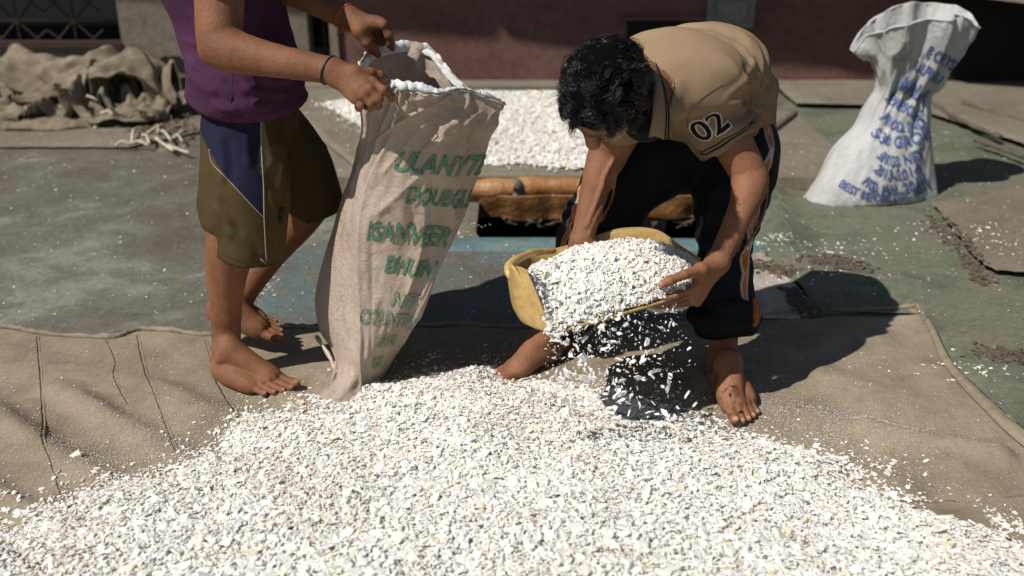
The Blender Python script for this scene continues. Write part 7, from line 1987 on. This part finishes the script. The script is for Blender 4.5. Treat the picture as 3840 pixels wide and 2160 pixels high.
def lay_sack(dat, cx, cy, z0, sx, sy, sz, turn=0.0):
    global off_
    V, F = unpack(*dat); ca, sa_ = math.cos(turn), math.sin(turn)
    X_ = V[:, 0] * sx; Y_ = V[:, 1] * sy
    V = np.stack([cx + X_ * ca - Y_ * sa_, cy + X_ * sa_ + Y_ * ca, z0 + V[:, 2] * sz], 1)
    o = link('crumpled_sack', mesh_np('crumpled_sack', V, F), M['jute'], bun)
    md = o.modifiers.new('s', 'SUBSURF'); md.levels = md.render_levels = 2; md = o.modifiers.new('t', 'SOLIDIFY'); md.thickness = .006
    VV.append(V); FF.extend([tuple(int(i) + off_ for i in f) for f in F]); off_ += len(V)
lay_sack(SACK_A, W(200, 400, 5.5).x, 5.55, .030, .72, .46, 1.15)
lay_sack(SACK_B, W(330, 300, 5.7).x, 5.72, -.02, 1.05, .45, 1.12)
lay_sack(SACK_B, W(120, 300, 5.75).x, 5.80, -.04, -1.15, .45, 1.16, .1)
lay_sack(SACK_A, W(430, 400, 5.5).x, 5.62, .02, -.42, .40, 1.45, -.15)
bb = BVHTree.FromPolygons([tuple(p) for p in np.concatenate(VV)], FF)
def crumple(V, Nn, a=1.0, seed=0):
    return a * (vnoise(V, 7, 50 + seed) * .012 + (ridge(V * np.array([1, 1, .6]), 8, 51 + seed) - .4) * .014 + (ridge(V * np.array([1, 1, .7]), 17, 54 + seed) - .4) * .012 + vnoise(V, 40, 52 + seed) * .003)
mb = MB(); R = random.Random(3)
for cx, cy, n, sp in ((560, 640, 120, 90), (420, 780, 80, 70), (1290, 600, 80, 70), (1230, 690, 110, 70), (800, 740, 70, 50), (180, 520, 60, 60), (1330, 740, 60, 60), (120, 980, 60, 70), (480, 480, 30, 30)):
    for k in range(n):
        a = BZ(cx + R.gauss(0, sp), cy + R.gauss(0, sp * .6), BY - .20); h = bb.find_nearest(a)
        p = h[0]; nn_ = h[1] if h[1].y < 0 else -h[1]; d = nn_ * R.uniform(.006, .022) + Vector((R.uniform(-.025, .025), R.uniform(-.02, .01), R.uniform(-.035, .012)))
        mb.tube([p, p + d * .6 + Vector((0, 0, .004)), p + d], [.0018, .0015, .0008], 4, False)
mb.build('frayed_fringe', M['jute'], bun, True)['kind'] = 'stuff'
# flat roll of canvas under it
rol = empty('canvas_roll', BZ(400, 1150, BY - .1)); tag(rol, 'flat folded canvas with stitched edge lying under the sacking bundle', 'canvas')
s = SDF((-3.4, 4.9, -.02), (-1.7, 5.9, .28), .010)
s.eseg(BZ(-300, 1060, BY - .02), BZ(560, 1090, BY - .04), (0, 1, 0), .16, .040, .15, .045, .04)
s.eseg(BZ(560, 1090, BY - .04), BZ(1010, 1080, BY + .02), (0, 1, 0), .15, .045, .06, .028, .04)
V, F = s.mesh(); V = relax(V, F, 2); nn = vnormals(V, F); V = V + nn * crumple(V, nn, .45, 5)[:, None]
link('folded_canvas', mesh_np('folded_canvas', V, F), M['jute'], rol); cb = bvh_of(V, F)
for dy in (0, 22):
    P = [BZ(x, 1118 + dy + 10 * math.sin(x * .004), BY - .26) for x in (-50, 150, 350, 550, 750, 940, 1030)]
    mb = MB(); mb.tube(on_surface(cb, spline([tuple(p) for p in P], 40), .001), .0032, 5); mb.build('edge_stitch', M['thread'], rol, True)
# torn scraps and splinters of bone beside it
M['bonestick'] = plain('dry_bone', (.50, .44, .35), .7, scale=40)
sticks = [((1130, 1262), (1300, 1275), .008), ((1160, 1240), (1255, 1120), .010), ((1250, 1190), (1310, 1260), .009), ((1370, 1210), (1520, 1320), .010), ((1300, 1165), (1430, 1090), .010), ((1400, 1150), (1500, 1230), .009), ((1480, 1270), (1660, 1340), .008), ((1520, 1210), (1640, 1150), .010), ((1440, 1170), (1620, 1095), .008), ((1340, 1100), (1380, 1170), .009), ((1020, 1275), (1150, 1270), .008), ((835, 1120), (930, 1050), .010), ((890, 995), (990, 1010), .010), ((360, 1110), (395, 1070), .009), ((765, 840), (855, 885), .008), ((1550, 1180), (1600, 1240), .007)]
for k, (a, b, r) in enumerate(sticks):
    yy = G(a[0] / 2.337, min(a[1], 1330) / 2.337).y if a[1] > 1090 else BY - .24
    p, q = (G(a[0] / 2.337, a[1] / 2.337, .028), G(b[0] / 2.337, b[1] / 2.337, .034)) if a[1] > 1060 else (BZ(*a, BY - .26), BZ(*b, BY - .26))
    m = p.lerp(q, .5) + Vector((R.uniform(-.02, .02), R.uniform(-.01, .01), R.uniform(0, .025)))
    mb = MB(); mb.tube(spline([tuple(p), tuple(m), tuple(q)], 9), [r * f for f in (1.1, .9, .8, .75, .72, .75, .8, .9, .6)], 7)
    o = mb.build('bone_splinter', M['bonestick'], None, True)
    tag(o, 'pale curved bone splinter lying by the jute sacking bundle', 'bone', 'bone splinters by the sacking bundle')
mb = MB()
for k in range(120):
    p = G((1330 + R.gauss(130, 140)) / 2.337, (1130 + R.gauss(0, 50)) / 2.337, .02); mb.tube([p, p + Vector((R.uniform(-.05, .05), R.uniform(-.03, .03), R.uniform(.005, .04))), p + Vector((R.uniform(-.07, .07), R.uniform(-.04, .04), .004))], [.004, .003, .002], 4, False)
o = mb.build('fibre_litter', M['jute'], None, True); tag(o, 'tangled fibre litter on the ground behind the shorts', 'litter', kind='stuff')
# debris drifts on the right-hand sheets
def drift(pp, w, h, seed, label):
    R2 = np.random.default_rng(seed); mb = MB()
    for k in range(260):
        t = R2.random() * (len(pp) - 1); i = int(t); f = t - i; a, b = pp[i], pp[min(i + 1, len(pp) - 1)]
        g = G(a[0] + (b[0] - a[0]) * f, a[1] + (b[1] - a[1]) * f, .05); g = g + Vector((R2.normal(0, w), R2.normal(0, w * .7), 0))
        hit = scene.ray_cast(bpy.context.evaluated_depsgraph_get(), Vector((g.x, g.y, .2)), Vector((0, 0, -1))); g.z = (hit[1].z if hit[0] else .03) + .003
        s_ = R2.uniform(.003, .013); Rm = Matrix.Rotation(R2.uniform(0, 6.28), 3, 'Z') @ Matrix.Rotation(R2.normal(0, .3), 3, 'X')
        mb.box(g, s_ * 1.6, s_, s_ * .3, Rm, s_ * .25)
    o = mb.build('debris', M['mud'], None); tag(o, label, 'debris', kind='stuff')
bpy.context.view_layer.update()
drift([(2800, 960), (2900, 985), (3000, 1000)], .035, .01, 1, 'dark litter drift beside the trouser cuff and rusty plate')
drift([(3050, 945), (3150, 960), (3220, 990)], .035, .01, 2, 'dark litter drift on green sheeting below the white sack')
drift([(3500, 790), (3600, 900), (3700, 1040)], .022, .01, 3, 'dark litter line along the brown canvas patch edge')
drift([(2960, 1060), (3050, 1160)], .018, .01, 4, 'dark litter along the rusty plate edge')
drift([(3700, 1290), (3840, 1310)], .03, .01, 5, 'dark litter strip on the green sheeting at far right')
